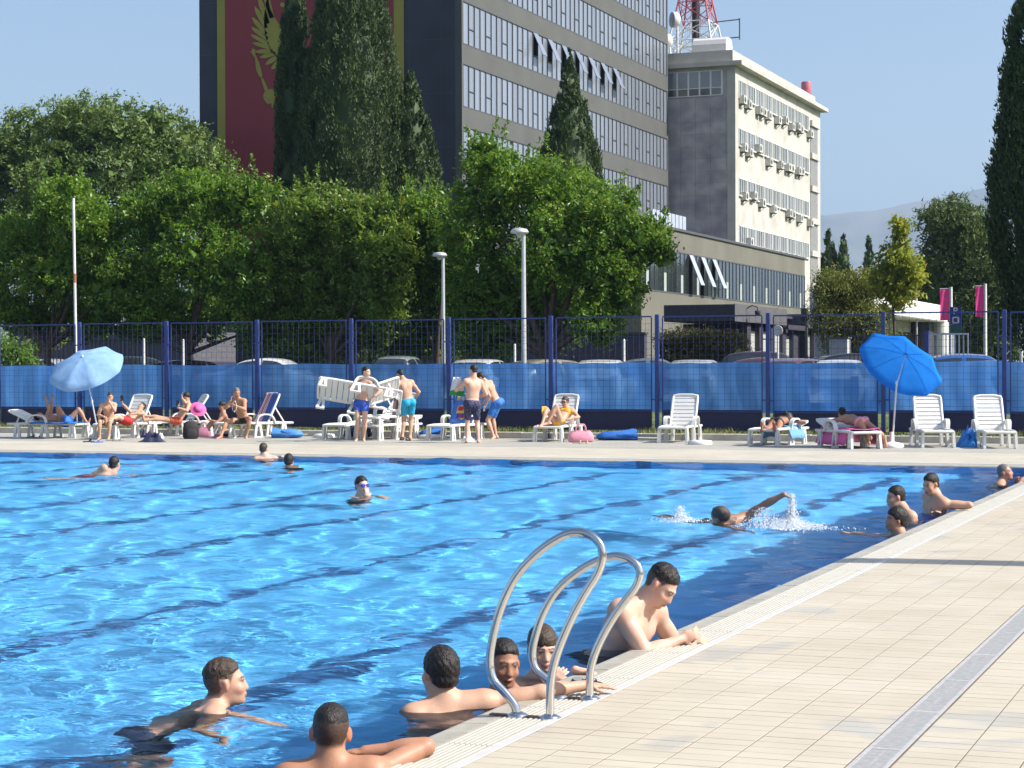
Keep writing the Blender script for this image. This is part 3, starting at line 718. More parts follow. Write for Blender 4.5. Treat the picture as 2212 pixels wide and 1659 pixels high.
o = thing('roof_tank', 'white round-topped tank unit on the office roof next to the mast', 'tank', (tk.x, 143.0, RZ - 1.1))
prof = [(-0.9, 0), (0.9, 0), (0.9, 2.0), (0.75, 2.35), (0.4, 2.55), (-0.4, 2.55), (-0.75, 2.35), (-0.9, 2.0)]
MB().prism(prof, -1.6, 1.0, lambda u, v, t_: (t_, u, v)).build('shell', M_DISH, o)
MB().prism([(u * 0.93, v * 0.98 + 0.01) for u, v in prof], 1.0, 1.03, lambda u, v, t_: (t_, u, v)).build('end_plate', M_FRAME_W, o)
p = on_y(1742, 190, 168)
o = thing('siren_drum', 'small pink red drum antenna standing on the far roof edge', 'antenna', (p.x, 168, p.z - 0.9))
MB().lathe([(0.42, 0.35), (0.45, 0.5), (0.45, 1.3), (0.40, 1.42)], 16).build('drum', pmat('faded_red', (0.45, 0.13, 0.17), 0.6), o)
MB().tube([(0, 0, -0.8), (0, 0, 0.4)], 0.06, 8).build('post', M_FRAME_D, o)

# --- gatehouse with dark canopy
gh = thing('gatehouse', 'low dark gatehouse with deep canopy and frosted windows between black columns', 'building', (-26, 95, GZ))
c0 = on_y(1588, 657, 87.4); GX = c0.x; fz1 = c0.z; fz0 = on_y(1588, 693, 87.4).z
gx0 = on_y(1434, 657, 87.4).x; GY1 = on_x(1811, 700, GX).y; GYm = on_x(1700, 690, GX).y
M_CANF = pmat('canopy_fascia', (0.10, 0.10, 0.105), 0.6, var=0.12, scale=1.0); M_CAND = pmat('canopy_dark', (0.045, 0.042, 0.055), 0.7, var=0.2)  # fascia painted greyer as the lit side, canopy darker as the shaded front
mb = MB(); mb.box(gx0, GX - 0.05, 87.4, GYm, fz0, fz1); wpart(mb, 'canopy', M_CAND, gh)
mb = MB(); mb.box(GX - 0.05, GX, 87.38, GYm, fz0 - 0.02, fz1 + 0.03); wpart(mb, 'fascia', M_CANF, gh)
mb = MB(); mb.box(GX - 6, GX, GYm + 4, GY1, fz0 - 0.05, fz1 - 0.1); wpart(mb, 'fascia', M_CANF, gh)
mb = MB(); mb.box(GX - 6, GX - 0.6, GYm + 0.1, GYm + 3.9, fz0 + 0.4, fz0 + 0.52); mb.beam((GX, GYm, fz0 - 0.1), (GX, GYm + 4, fz0 - 0.1), 0.15, 0.25); mb.beam((GX, GYm + 3.9, fz1 + 0.2), (GX, GYm + 3.9, GZ), 0.3, 0.3); wpart(mb, 'gate_frame', M_CAND, gh)
mb = MB(); mb.box(gx0, GX - 0.5, 90.5, GY1 - 0.2, GZ - 0.5, fz0 - 0.051); wpart(mb, 'wall', M_CAND, gh)
ncol = 9
for j in range(ncol):
    y0 = 90.3 + (GY1 - 0.6 - 90.3) * j / (ncol - 1)
    MB().box(GX - 0.55, GX - 0.2, y0, y0 + 0.7, GZ - 0.2, fz0 - 0.052).build('column', M_CAND, gh).matrix_parent_inverse = Matrix.Translation(gh.location).inverted()
    if j < ncol - 1 and j != 4:
        d = (GY1 - 0.6 - 90.3) / (ncol - 1)
        w_ = MB().box(GX - 0.48, GX - 0.42, y0 + 0.7, y0 + d, 2.2, 2.3).box(GX - 0.48, GX - 0.42, y0 + 0.7, y0 + d, fz0 - 0.5, fz0 - 0.36).build('window', M_FRAME_D, gh); w_.matrix_parent_inverse = Matrix.Translation(gh.location).inverted()
        MB().box(GX - 0.47, GX - 0.43, y0 + 0.71, y0 + d - 0.01, 2.3, fz0 - 0.5).build('pane', M_FROST, w_)
        MB().box(GX - 0.47, GX - 0.43, y0 + 0.71, y0 + d - 0.01, 0.9, 2.2).build('pane', M_FROST, w_)
p = on_x(1822, 705, GX)
MB().bbox(GX - 0.1, GX + 0.25, p.y - 0.5, p.y + 0.6, p.z - 0.6, p.z + 0.75, 0.05).build('end_light_box', M_FRAME_W, gh).matrix_parent_inverse = Matrix.Translation(gh.location).inverted()
p = on_y(1598, 670, 87.3)
o = thing('dome_camera', 'small black dome camera on a bent arm under the dark canopy corner', 'camera', (GX, 89.5, p.z))
MB().tube([(0, 0, 0.15), (0.25, 0, 0.28), (0.5, 0, 0.2), (0.52, 0, 0.05)], 0.03, 6).build('arm', M_DARK, o)
MB().lathe([(0.03, -0.2), (0.12, -0.14), (0.15, 0.0), (0.12, 0.06)], 12, Matrix.Translation((0.52, 0, -0.02))).build('dome', M_DARK, o)
# pale gate pier
p = on_z(1814, 800, GZ); p = on_y(1814, 740, 72.0)
o = thing('gate_pier', 'pale grey concrete gate pier beside the gatehouse', 'pier', (p.x, 72, GZ))
MB().bbox(-0.34, 0.34, -0.3, 0.3, 0, 2.25, 0.03).build('shaft', pmat('pier_grey', (0.42, 0.42, 0.43), 0.8), o); MB().box(-0.38, 0.38, -0.34, 0.34, 2.251, 2.31).build('cap', M_CANF, o)

# --- white canopy building
RX = -17.66
cb = thing('white_canopy_building', 'low building with broad bright white canopy on columns', 'building', (-21, 100, GZ))
y0, y1 = 88.5, 111.2
ztop0, zt1, zb0 = 5.1, 5.1, 4.2
mb = MB(); mb.box(RX - 2.6, RX, y0, y1, 4.2, 5.1); can = wpart(mb, 'canopy', pmat('white_metal_panel', (0.72, 0.72, 0.70), 0.5, var=0.04), cb)
for j in range(8): MB().box(RX + 0.001, RX + 0.04, y0 + 0.05 + j * 2.83, y0 + 2.8 + j * 2.83, 4.24, 5.06 - 0.0).build('fascia_panel', M_FRAME_W, can)
mb = MB(); mb.box(RX - 2.6, RX - 1.6, y0 + 1, y1 - 1, GZ - 0.3, 4.19); wpart(mb, 'wall', pmat('grey_wall', (0.42, 0.41, 0.38), 0.85, var=0.12), cb)
for j in range(6): MB().box(RX - 1.6, RX - 1.5, y0 + 2 + j * 3.2, y0 + 4.2 + j * 3.2, 2.6, 3.6).build('window', M_GL_WIN, cb).matrix_parent_inverse = Matrix.Translation(cb.location).inverted()
mb = MB(); mb.tube([(RX - 0.25, y1 - 0.6, 1.2), (RX - 0.25, y1 - 0.6, 4.2)], 0.42, 14); wpart(mb, 'column', M_FRAME_W, cb)
mb = MB(); mb.box(RX - 1.5, RX - 0.6, y1 - 2.4, y1 - 0.9, GZ, 4.19); wpart(mb, 'pier', M_CAND, cb)

# --- dark plinth wall and grey shed behind the trees
a = on_y(640, 718, 84); b = on_y(1392, 718, 84)
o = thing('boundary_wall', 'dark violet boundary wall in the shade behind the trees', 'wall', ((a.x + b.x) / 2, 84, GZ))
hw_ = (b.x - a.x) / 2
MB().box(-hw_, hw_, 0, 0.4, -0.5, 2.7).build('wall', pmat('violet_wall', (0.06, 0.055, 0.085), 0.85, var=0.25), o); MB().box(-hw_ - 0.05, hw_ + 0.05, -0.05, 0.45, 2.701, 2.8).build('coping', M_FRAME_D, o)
a = on_y(20, 712, 86); b = on_y(402, 712, 86)
o = thing('grey_shed', 'long low grey shed with navy base glimpsed between the tree trunks', 'building', ((a.x + b.x) / 2, 86, GZ)); hw_ = (b.x - a.x) / 2
MB().box(-hw_, hw_, 0, 5, 1.6, 3.3).build('wall', pmat('shed_grey', (0.10, 0.10, 0.115), 0.85, var=0.2), o); MB().box(-hw_ - 0.02, hw_ + 0.02, -0.04, 5, -0.5, 1.599).build('base', pmat('shed_navy', (0.035, 0.035, 0.075), 0.8), o)
MB().box(-hw_ - 0.2, hw_ + 0.2, -0.3, 5.2, 3.301, 3.45).build('roof', M_FRAME_D, o)

# --- far mountains
r = np.random.default_rng(5)
nxm, nym = 120, 24
az0, az1 = math.radians(-62), math.radians(22)
vm = []
prx = [1400, 1700, 1790, 1850, 1900, 1960, 2010, 2060, 2110, 2212, 2500, 3200]; pry = [470, 462, 457, 450, 448, 432, 424, 414, 402, 380, 330, 420]
for j in range(nym):
    d = 5200 + 2600 * j / (nym - 1)
    for i in range(nxm):
        px = -900 + 4200 * i / (nxm - 1)
        crest = (798 - np.interp(px, [-900, 1000] + prx, [480, 480] + pry)) / F_PX
        q = FWD + RIGHT * ((px - CX) / F_PX); q.z = 0; 
        f = min(1, j / (nym * 0.55)) if j < nym * 0.55 else 1 - 0.5 * (j / nym - 0.55)
        zz = crest * 6630 * (f ** 1.25) * (1 + 0.10 * math.sin(px * 0.019 + j * 0.6) * (1 - f) * 2) + 26 * math.sin(px * 0.021 + j) * f * (1 - f) * 4
        if j < nym * 0.55 - 1: zz += (r.random() - 0.5) * 14 * f
        vm.append((q.x * d, q.y * d, GZ - 0.5 if j == 0 else zz))
fm = [(j*nxm+i, j*nxm+i+1, (j+1)*nxm+i+1, (j+1)*nxm+i) for j in range(nym - 1) for i in range(nxm - 1)]
me = bpy.data.meshes.new('mountain'); me.from_pydata(vm, [], fm); me.polygons.foreach_set('use_smooth', [True] * len(fm))
me.materials.append(pmat('mountain_scrub', (0.14, 0.14, 0.10), 0.95, var=0.4, scale=0.004, stops=[(0.35, (0.06, 0.08, 0.05)), (0.6, (0.20, 0.19, 0.15))]))
tag(link_mesh('mountain', me), kind='structure')
# ---------------------------------------------------------------- trees
def leaf_mat(name, c0, c1, trans=0.3, rough=0.5, yellow=None):
    m, nt, out = new_mat(name)
    g_ = nt.nodes.new('ShaderNodeNewGeometry')
    st = [(0.0, c0), (0.8, c1), (1.0, tuple(min(1, x * 1.35) for x in c1))]
    if yellow: st = [(0.0, c0), (0.75, c1), (0.93, tuple(x * 1.2 for x in c1)), (1.0, yellow)]
    c = ramp(nt, g_.outputs['Random Per Island'], st)
    nz = N(nt, 'ShaderNodeTexNoise'); nz.inputs['Scale'].default_value = 0.55; nz.inputs['Detail'].default_value = 2
    nt.links.new(g_.outputs['Position'], nz.inputs['Vector'])
    mx = N(nt, 'ShaderNodeMixRGB', blend_type='MULTIPLY'); mx.inputs[0].default_value = 1.0
    nt.links.new(c, mx.inputs[1]); nt.links.new(ramp(nt, nz.outputs['Fac'], [(0.3, (0.75, 0.80, 0.8)), (0.7, (1.2, 1.12, 0.95))]), mx.inputs[2])
    d = N(nt, 'ShaderNodeBsdfPrincipled'); d.inputs['Roughness'].default_value = rough; d.inputs['Specular IOR Level'].default_value = 0.35
    t_ = N(nt, 'ShaderNodeBsdfTranslucent'); hs = nt.nodes.new('ShaderNodeHueSaturation'); hs.inputs['Hue'].default_value = 0.485; hs.inputs['Value'].default_value = 1.5
    nt.links.new(mx.outputs[0], d.inputs['Base Color']); nt.links.new(mx.outputs[0], hs.inputs['Color']); nt.links.new(hs.outputs[0], t_.inputs['Color'])
    ms = N(nt, 'ShaderNodeMixShader'); ms.inputs[0].default_value = trans
    nt.links.new(d.outputs[0], ms.inputs[1]); nt.links.new(t_.outputs[0], ms.inputs[2]); nt.links.new(ms.outputs[0], out.inputs[0])
    return m
M_MULB = leaf_mat('mulberry_leaf', (0.07, 0.15, 0.015), (0.135, 0.255, 0.028), 0.36, 0.4, (0.28, 0.26, 0.03))
M_MULB2 = leaf_mat('yellowish_leaf', (0.08, 0.155, 0.018), (0.145, 0.235, 0.034), 0.36, 0.45, (0.30, 0.26, 0.03))
M_OLIVE = leaf_mat('pale_leaf', (0.075, 0.135, 0.03), (0.135, 0.205, 0.055), 0.22, 0.55)
M_PINEY = leaf_mat('olive_pine_needle', (0.085, 0.115, 0.016), (0.165, 0.185, 0.035), 0.2, 0.6)  # yellow-olive needle colour of the bushy pine
M_CYP = leaf_mat('cypress_leaf', (0.036, 0.068, 0.020), (0.056, 0.094, 0.028), 0.12, 0.6)
M_PINE = leaf_mat('pine_needle', (0.045, 0.085, 0.018), (0.10, 0.145, 0.035), 0.2, 0.6)
M_YOUNG = leaf_mat('young_leaf', (0.16, 0.22, 0.02), (0.27, 0.31, 0.04), 0.45, 0.5, (0.42, 0.24, 0.04))
M_SHRUB = leaf_mat('shrub_leaf', (0.06, 0.075, 0.02), (0.13, 0.125, 0.045), 0.25, 0.6, (0.22, 0.11, 0.05))
M_BARK = pmat('bark', (0.085, 0.062, 0.045), 0.9, var=0.4, scale=7, bump=0.8, bscale=14)

def leaves(r, C, U, V):
    """diamond leaves: centre C, half axes U (long) and V (across)"""
    n = len(C)
    verts = np.stack([C - U, C + V * 0.9 - U * 0.1, C + U, C - V * 0.9 - U * 0.1], 1).reshape(-1, 3)
    return verts, np.arange(4 * n).reshape(-1, 4)
def needles(C, U, V):
    n = len(C); return np.stack([C - U + V, C - U - V, C + U], 1).reshape(-1, 3), np.arange(3 * n).reshape(-1, 3)
def rand_dirs(r, n):
    d = r.normal(size=(n, 3)); return d / np.linalg.norm(d, axis=1, keepdims=True)
def crown_points(r, lobes, n_cl, per, cl_r, shell=0.75):
    """clusters spread over a set of ellipsoid lobes, leaves spread over clusters"""
    L = np.array(lobes, dtype=float); vol = (L[:, 3] * L[:, 4] + L[:, 4] * L[:, 5] + L[:, 3] * L[:, 5]); pr = vol / vol.sum()
    which = r.choice(len(L), n_cl, p=pr); d = rand_dirs(r, n_cl)
    rad = np.where(r.random(n_cl) < shell, r.uniform(0.82, 1.04, n_cl), r.uniform(0.3, 0.85, n_cl))
    cc = L[which, :3] + d * L[which, 3:6] * rad[:, None]
    cnt = r.poisson(per, n_cl) + 2
    idx_ = np.repeat(np.arange(n_cl), cnt)
    sz = r.uniform(0.65, 1.35, n_cl) * cl_r
    P = cc[idx_] + r.normal(size=(len(idx_), 3)) * sz[idx_][:, None] * np.array([0.5, 0.5, 0.42])
    outd = d[idx_]
    return P, outd
def limb_tube(mb_, r, a, b, r0, r1, bend=0.12, n=6):
    a = Vector(a); b = Vector(b); L = (b - a).length
    off = Vector((r.normal(), r.normal(), abs(r.normal()) * 0.6)) * (L * bend)
    pts = []
    for i in range(n):
        t_ = i / (n - 1); pts.append(a.lerp(b, t_) + off * (4 * t_ * (1 - t_)) * 0.6)
    mb_.tube(pts, [r0 + (r1 - r0) * i / (n - 1) for i in range(n)], 7)
def broad_tree(name, label, cat, base, lobes, n_cl, per, cl_r, leaf, mat, seed, trunk_r=0.16, group=None, fork=None, droop=0.35, width=0.5, shoots=0):
    """lobes relative to the base: (x, y, z, rx, ry, rz)"""
    r = np.random.default_rng(seed)
    root = thing(name, label, cat, base, 0, group)
    P, outd = crown_points(r, lobes, n_cl, per, cl_r)
    if shoots:
        La = np.array(lobes, float); sp_ = []
        for q in range(shoots):
            l = La[r.integers(0, len(La))]; d = rand_dirs(r, 1)[0]; d[2] = abs(d[2]) * 0.8 + 0.25; d[1] -= 0.25; d /= np.linalg.norm(d)
            b0 = l[:3] + d * l[3:6] * 0.95; L_ = r.uniform(0.35, 0.85); dr = d * 0.6 + np.array((r.normal() * 0.2, 0, 0.75)); m_ = int(60 * L_)
            t_ = r.random(m_)[:, None]; sp_.append(b0 + dr * L_ * t_ + r.normal(size=(m_, 3)) * (0.11 * (1.15 - t_)))
        P = np.concatenate([P] + sp_)
    P = P[P[:, 2] > 0.5]; outd = rand_dirs(r, len(P)) * 0.9 + 0.0
    n = len(P)
    U = rand_dirs(r, n); U[:, 2] -= droop; U /= np.linalg.norm(U, axis=1, keepdims=True)
    V = np.cross(U, rand_dirs(r, n)); V /= np.linalg.norm(V, axis=1, keepdims=True) + 1e-6
    s_ = r.uniform(0.6, 1.25, n)[:, None] * leaf
    v, f = needles(P, U * s_, V * s_ * width) if mat in (M_OLIVE, M_PINE, M_PINEY) else leaves(r, P, U * s_, V * s_ * width)
    link_mesh('crown', np_mesh('crown', v, f, mat, False), root)
    La = np.array(lobes, float); ni = int(12 * np.sum(La[:, 3] * La[:, 5]) / leaf ** 2 * 0.12); wi = r.integers(0, len(La), ni)
    Pi = La[wi, :3] + rand_dirs(r, ni) * La[wi, 3:6] * (r.random(ni) ** 0.5 * 0.78)[:, None]; Ui = rand_dirs(r, ni); Vi = np.cross(Ui, rand_dirs(r, ni))
    v, f = needles(Pi, Ui * leaf * 2.4, Vi * leaf * 2.0); link_mesh('inner_foliage', np_mesh('inner_foliage', v, f, mat, False), root)
    fork = fork or min(l[2] - l[5] for l in lobes) * 0.5 + 0.9
    mb_ = MB(); top = Vector((r.normal() * 0.08, r.normal() * 0.08, fork))
    limb_tube(mb_, r, (0, 0, -0.4), top, trunk_r * 1.25, trunk_r * 0.85, 0.03)
    tr = mb_.build('trunk', M_BARK, root)
    for l in lobes:
        mb_ = MB(); limb_tube(mb_, r, top, (l[0], l[1], l[2]), trunk_r * 0.6, trunk_r * 0.16, 0.10)
        for q in range(3):
            d = rand_dirs(r, 1)[0] * np.array(l[3:6]) * 0.85
            limb_tube(mb_, r, (l[0], l[1], l[2]), (l[0] + d[0], l[1] + d[1], l[2] + d[2]), trunk_r * 0.16, 0.012, 0.1)
        mb_.build('limb', M_BARK, tr)
    return root
def cypress(name, label, base, H_, R_, n_tuft, per, seed, mat=None, group=None, low=0.0, prof=None, tuft=0.40, needle=0.085):
    r = np.random.default_rng(seed)
    root = thing(name, label, 'tree', base, 0, group)
    pt = prof or [(0, 0.55), (0.06, 0.8), (0.25, 1.0), (0.5, 0.93), (0.75, 0.62), (0.92, 0.25), (1.0, 0.03)]
    zp, rp = [p_[0] for p_ in pt], [p_[1] for p_ in pt]
    n_l = int(H_ * R_ * 17 + 40); lz_ = r.random(n_l * 2) ** 0.9; lr_ = np.interp(lz_, zp, rp) * R_; kp = r.random(n_l * 2) < (lr_ / R_) * 0.9 + 0.15; lz_, lr_ = lz_[kp], lr_[kp]; n_l = len(lz_)
    la = r.uniform(0, 2 * math.pi, n_l); lsz = r.uniform(0.16, 0.34, n_l) * (0.55 + 0.55 * R_ / 2.0) * np.minimum(1, lr_ / R_ + 0.3)
    lc = np.stack([(lr_ - lsz * 0.6) * np.cos(la), (lr_ - lsz * 0.6) * np.sin(la), low + lz_ * (H_ - low)], -1) * np.array([1, 1, 1])
    w_ = r.integers(0, n_l, n_tuft); dd = rand_dirs(r, n_tuft); od = np.stack([np.cos(la[w_]), np.sin(la[w_]), np.full(n_tuft, 0.35)], -1)
    flip = (dd * od).sum(1) < -0.25; dd[flip] *= -1
    cc = lc[w_] + dd * lsz[w_][:, None] * np.array([1.0, 1.0, 1.9]); an = la[w_]; rr = lr_[w_]
    cnt = r.poisson(per, n_tuft) + 1; ix = np.repeat(np.arange(n_tuft), cnt); n = len(ix)
    P = cc[ix] + r.normal(size=(n, 3)) * np.array([0.16, 0.16, 0.30]) * tuft * np.minimum(1, (rr[ix] / R_ + 0.25))[:, None]
    U = np.stack([np.cos(an[ix]) * 0.42, np.sin(an[ix]) * 0.42, np.ones(n)], -1) + r.normal(size=(n, 3)) * 0.38
    U /= np.linalg.norm(U, axis=1, keepdims=True)
    V = np.cross(U, rand_dirs(r, n)); V /= np.linalg.norm(V, axis=1, keepdims=True) + 1e-6
    s_ = r.uniform(0.6, 1.3, n)[:, None] * needle
    v, f = needles(P, U * s_, V * s_ * 0.42)
    link_mesh('crown', np_mesh('crown', v, f, mat or M_CYP, False), root)
    core = MB().lathe([(max(0.02, np.interp(z_, [p_[0] for p_ in pt], [p_[1] for p_ in pt]) * R_ * 0.72), low + z_ * (H_ - low)) for z_ in np.linspace(0.01, 0.97, 14)], 14)
    core.build('inner_foliage', M_CYP, root)
    MB().tube([(0, 0, -0.4), (0, 0, H_ * 0.4)], [0.22, 0.1], 8).build('trunk', M_BARK, root)
    return root

# placing by sight line at a chosen depth
def tree_at(px, Y): p = on_y(px, 800, Y); return Vector((p.x, Y, GZ))
def lobe_px(base, px, py, dY, rx, ry, rz):
    p = on_y(px, py, base.y + dY); return (p.x - base.x, dY, p.z - base.z, rx, ry, rz)
ROW = 'leafy trees in a row behind the fence'
Y1 = 66.0
b = tree_at(95, Y1)
broad_tree('mulberry_tree', 'bright green leafy tree behind the fence by the thin white pole', 'tree', b,
    [lobe_px(b, 150, 440, 0, 1.3, 1.3, 1.0), lobe_px(b, 60, 520, 0.4, 1.5, 1.4, 1.2), lobe_px(b, 200, 500, -0.4, 1.2, 1.2, 1.1), lobe_px(b, 110, 600, -0.6, 1.7, 1.3, 1.0), lobe_px(b, 250, 620, -0.5, 1.3, 1.2, 1.2), lobe_px(b, -40, 600, 0, 1.6, 1.4, 1.4), lobe_px(b, 20, 670, -0.4, 0.9, 0.9, 0.7), lobe_px(b, 170, 560, 0.2, 1.4, 1.2, 1.2), lobe_px(b, 80, 690, 0.8, 1.4, 1.0, 0.9), lobe_px(b, 190, 690, 0.8, 1.3, 1.0, 0.9)], 640, 60, 0.30, 0.088, M_MULB, 21, shoots=55, group=ROW)
b = tree_at(400, Y1 + 0.5)
broad_tree('mulberry_tree', 'broad green leafy tree whose foliage hangs low over the fence', 'tree', b,
    [lobe_px(b, 330, 470, 0.2, 1.4, 1.4, 1.3), lobe_px(b, 430, 430, 0, 1.5, 1.4, 1.2), lobe_px(b, 540, 440, 0.2, 1.4, 1.3, 1.1), lobe_px(b, 300, 580, -0.4, 1.5, 1.3, 1.3), lobe_px(b, 430, 560, -0.9, 1.7, 1.3, 1.5), lobe_px(b, 540, 580, -0.7, 1.4, 1.2, 1.5), lobe_px(b, 330, 670, -0.5, 1.2, 1.0, 1.0), lobe_px(b, 510, 670, -0.9, 0.9, 0.8, 0.8), lobe_px(b, 420, 690, 1.0, 1.6, 1.0, 1.1), lobe_px(b, 560, 710, 1.0, 1.2, 1.0, 1.0), lobe_px(b, 300, 700, 0.9, 1.0, 1.0, 0.7)], 780, 60, 0.30, 0.088, M_MULB, 22, shoots=55, group=ROW)
b = tree_at(715, Y1 + 0.2)
broad_tree('mulberry_tree', 'yellowish green leafy tree standing in front of the tallest cypress', 'tree', b,
    [lobe_px(b, 690, 460, 0.2, 1.4, 1.4, 1.0), lobe_px(b, 640, 520, 0, 1.2, 1.2, 0.9), lobe_px(b, 790, 480, 0, 1.5, 1.3, 1.1), lobe_px(b, 850, 540, -0.4, 1.2, 1.2, 1.2), lobe_px(b, 700, 600, 0.5, 1.6, 1.3, 1.2), lobe_px(b, 830, 640, -0.4, 1.0, 1.0, 1.2), lobe_px(b, 730, 690, 0.6, 1.5, 1.1, 0.9), lobe_px(b, 640, 660, 0.8, 1.2, 1.0, 1.3), lobe_px(b, 840, 720, 0.9, 1.2, 1.0, 0.9), lobe_px(b, 700, 740, 1.2, 1.6, 1.0, 0.7)], 680, 60, 0.29, 0.088, M_MULB2, 23, shoots=55, group=ROW)
b = tree_at(940, Y1 + 1.2)
broad_tree('mulberry_tree', 'narrow green leafy tree behind the shorter lamp post', 'tree', b,
    [lobe_px(b, 900, 470, 0, 1.2, 1.2, 1.1), lobe_px(b, 980, 520, 0, 1.0, 1.1, 1.3), lobe_px(b, 900, 600, 0.3, 1.3, 1.1, 1.2), lobe_px(b, 960, 650, 0.6, 1.1, 1.0, 1.1), lobe_px(b, 930, 730, 0.9, 1.4, 1.0, 0.9)], 380, 60, 0.29, 0.088, M_MULB, 24, shoots=55, group=ROW)
b = tree_at(1180, Y1 - 1.5)
broad_tree('plane_tree', 'largest bright green leafy tree behind the taller lamp post', 'tree', b,
    [lobe_px(b, 1080, 400, 0, 1.5, 1.5, 1.2), lobe_px(b, 1190, 420, 0.3, 1.7, 1.5, 1.3), lobe_px(b, 1030, 500, -0.2, 1.3, 1.3, 1.3), lobe_px(b, 1300, 470, -0.2, 1.3, 1.3, 1.2), lobe_px(b, 1380, 520, -0.3, 0.9, 1.0, 0.8), lobe_px(b, 1200, 550, -0.9, 1.7, 1.3, 1.6), lobe_px(b, 1330, 610, -0.4, 1.0, 1.0, 1.3), lobe_px(b, 1290, 690, -0.8, 0.9, 0.9, 0.8), lobe_px(b, 1090, 620, 0.7, 1.5, 1.2, 1.3), lobe_px(b, 1020, 640, 0.8, 1.1, 1.0, 1.2), lobe_px(b, 1050, 340, 0, 0.6, 0.6, 0.6), lobe_px(b, 1405, 500, 0, 0.45, 0.5, 0.3), lobe_px(b, 1180, 680, 0.8, 1.7, 1.2, 1.2), lobe_px(b, 1060, 720, 1.0, 1.5, 1.0, 1.0), lobe_px(b, 1430, 550, 0, 0.4, 0.4, 0.3), lobe_px(b, 1300, 560, -0.7, 1.2, 1.0, 1.2)], 1000, 60, 0.31, 0.09, M_MULB, 25, shoots=90, trunk_r=0.24)
b = tree_at(180, 94)
broad_tree('carob_tree', 'huge rounded dull green tree towering behind the leafy row', 'tree', b,
    [lobe_px(b, 60, 330, 0, 3.2, 3, 2.4), lobe_px(b, 190, 290, 0.5, 3.2, 3, 2.2), lobe_px(b, 320, 300, 0, 3.0, 3, 2.0), lobe_px(b, 410, 370, -0.5, 2.4, 2.6, 2.4), lobe_px(b, -40, 360, -0.5, 3.0, 3, 2.4), lobe_px(b, 120, 400, -2, 3.2, 2.4, 2.2), lobe_px(b, 290, 400, -2, 3.2, 2.4, 2.4), lobe_px(b, 440, 440, -1, 1.8, 2.0, 1.8), lobe_px(b, 20, 500, 1, 3.0, 3.0, 2.0)], 900, 56, 0.46, 0.12, M_OLIVE, 26, trunk_r=0.4, droop=-0.5)
cypress('cypress_tree', 'slim tall cypress pressed against the left of the tallest cypress', tree_at(640, 86), 20.5, 1.0, 1700, 30, 31, prof=[(0, 0.7), (0.2, 0.9), (0.5, 0.95), (0.75, 0.85), (0.93, 0.5), (1, 0.05)])
cypress('cypress_tree', 'tallest and broadest dark cypress in front of the red flag', tree_at(762, 85), 23.5, 2.85, 3900, 30, 32, prof=[(0, 0.9), (0.2, 1.0), (0.45, 0.95), (0.62, 0.78), (0.8, 0.55), (0.95, 0.2), (1, 0.03)], tuft=0.55)
cypress('cypress_tree', 'pointed cypress leaning on the right of the tallest cypress', tree_at(889, 86), 15.4, 1.9, 2200, 30, 33, prof=[(0, 0.8), (0.2, 1.0), (0.5, 0.9), (0.75, 0.6), (0.92, 0.25), (1, 0.03)])
cypress('cypress_tree', 'conical cypress rising behind the largest leafy tree', tree_at(1232, 88), 16.2, 1.75, 1900, 30, 34, prof=[(0, 0.9), (0.3, 1.0), (0.55, 0.95), (0.72, 0.72), (0.86, 0.36), (0.95, 0.14), (1, 0.02)])
cypress('cypress_tree', 'very dark broad cypress near the pink banners', tree_at(2314, 66), 17.5, 2.45, 4600, 20, 35, low=0.9, prof=[(0, 0.35), (0.08, 0.62), (0.2, 0.92), (0.32, 1.05), (0.5, 0.9), (0.65, 0.78), (0.85, 0.5), (1, 0.05)], tuft=0.55)
for px, py, Y, h, lab, sd in ((1790, 497, 190, 14, 'dark distant cypress close to the white office block', 41), (1822, 512, 190, 13, 'slender distant cypress second out from the white office block', 42), (1877, 513, 200, 13.5, 'lone distant cypress against the blue mountain', 43)):
    p = on_y(px, py, Y); cypress('distant_cypress', lab, Vector((p.x, Y, GZ)), p.z - GZ, 1.1 if sd == 43 else 1.5, 420, 10, sd, prof=[(0, 0.9), (0.3, 1.0), (0.6, 0.75), (0.85, 0.35), (1, 0.02)], tuft=0.8, needle=0.3)
b = tree_at(1832, 84.5)
broad_tree('pine_tree', 'bushy olive green pine between the gatehouse and the white canopy', 'tree', b,
    [lobe_px(b, 1815, 632, 0, 1.2, 1.2, 0.75), lobe_px(b, 1862, 622, 0.3, 1.0, 1.1, 0.7), lobe_px(b, 1795, 690, -0.5, 0.95, 1.0, 0.8), lobe_px(b, 1860, 690, 0, 1.1, 1.1, 0.9), lobe_px(b, 1895, 735, 0, 0.9, 1.0, 0.8), lobe_px(b, 1790, 610, 0.4, 0.6, 0.7, 0.5), lobe_px(b, 1840, 745, 0, 1.2, 1.1, 0.8), lobe_px(b, 1905, 680, 0.2, 0.5, 0.6, 0.4)], 700, 34, 0.34, 0.085, M_PINEY, 51, droop=-0.6, width=0.3)
b = tree_at(1938, 82)
broad_tree('young_tree', 'young yellow green tree with thin trunk by the white canopy', 'tree', b,
    [lobe_px(b, 1945, 500, 0, 0.35, 0.35, 0.6), lobe_px(b, 1940, 560, 0, 0.8, 0.8, 0.8), lobe_px(b, 1915, 610, 0, 0.75, 0.8, 0.7), lobe_px(b, 1970, 600, 0, 0.6, 0.7, 0.9), lobe_px(b, 1940, 640, 0, 0.7, 0.7, 0.5)], 190, 14, 0.30, 0.11, M_YOUNG, 52, trunk_r=0.06, fork=3.6)
b = tree_at(2085, 122)
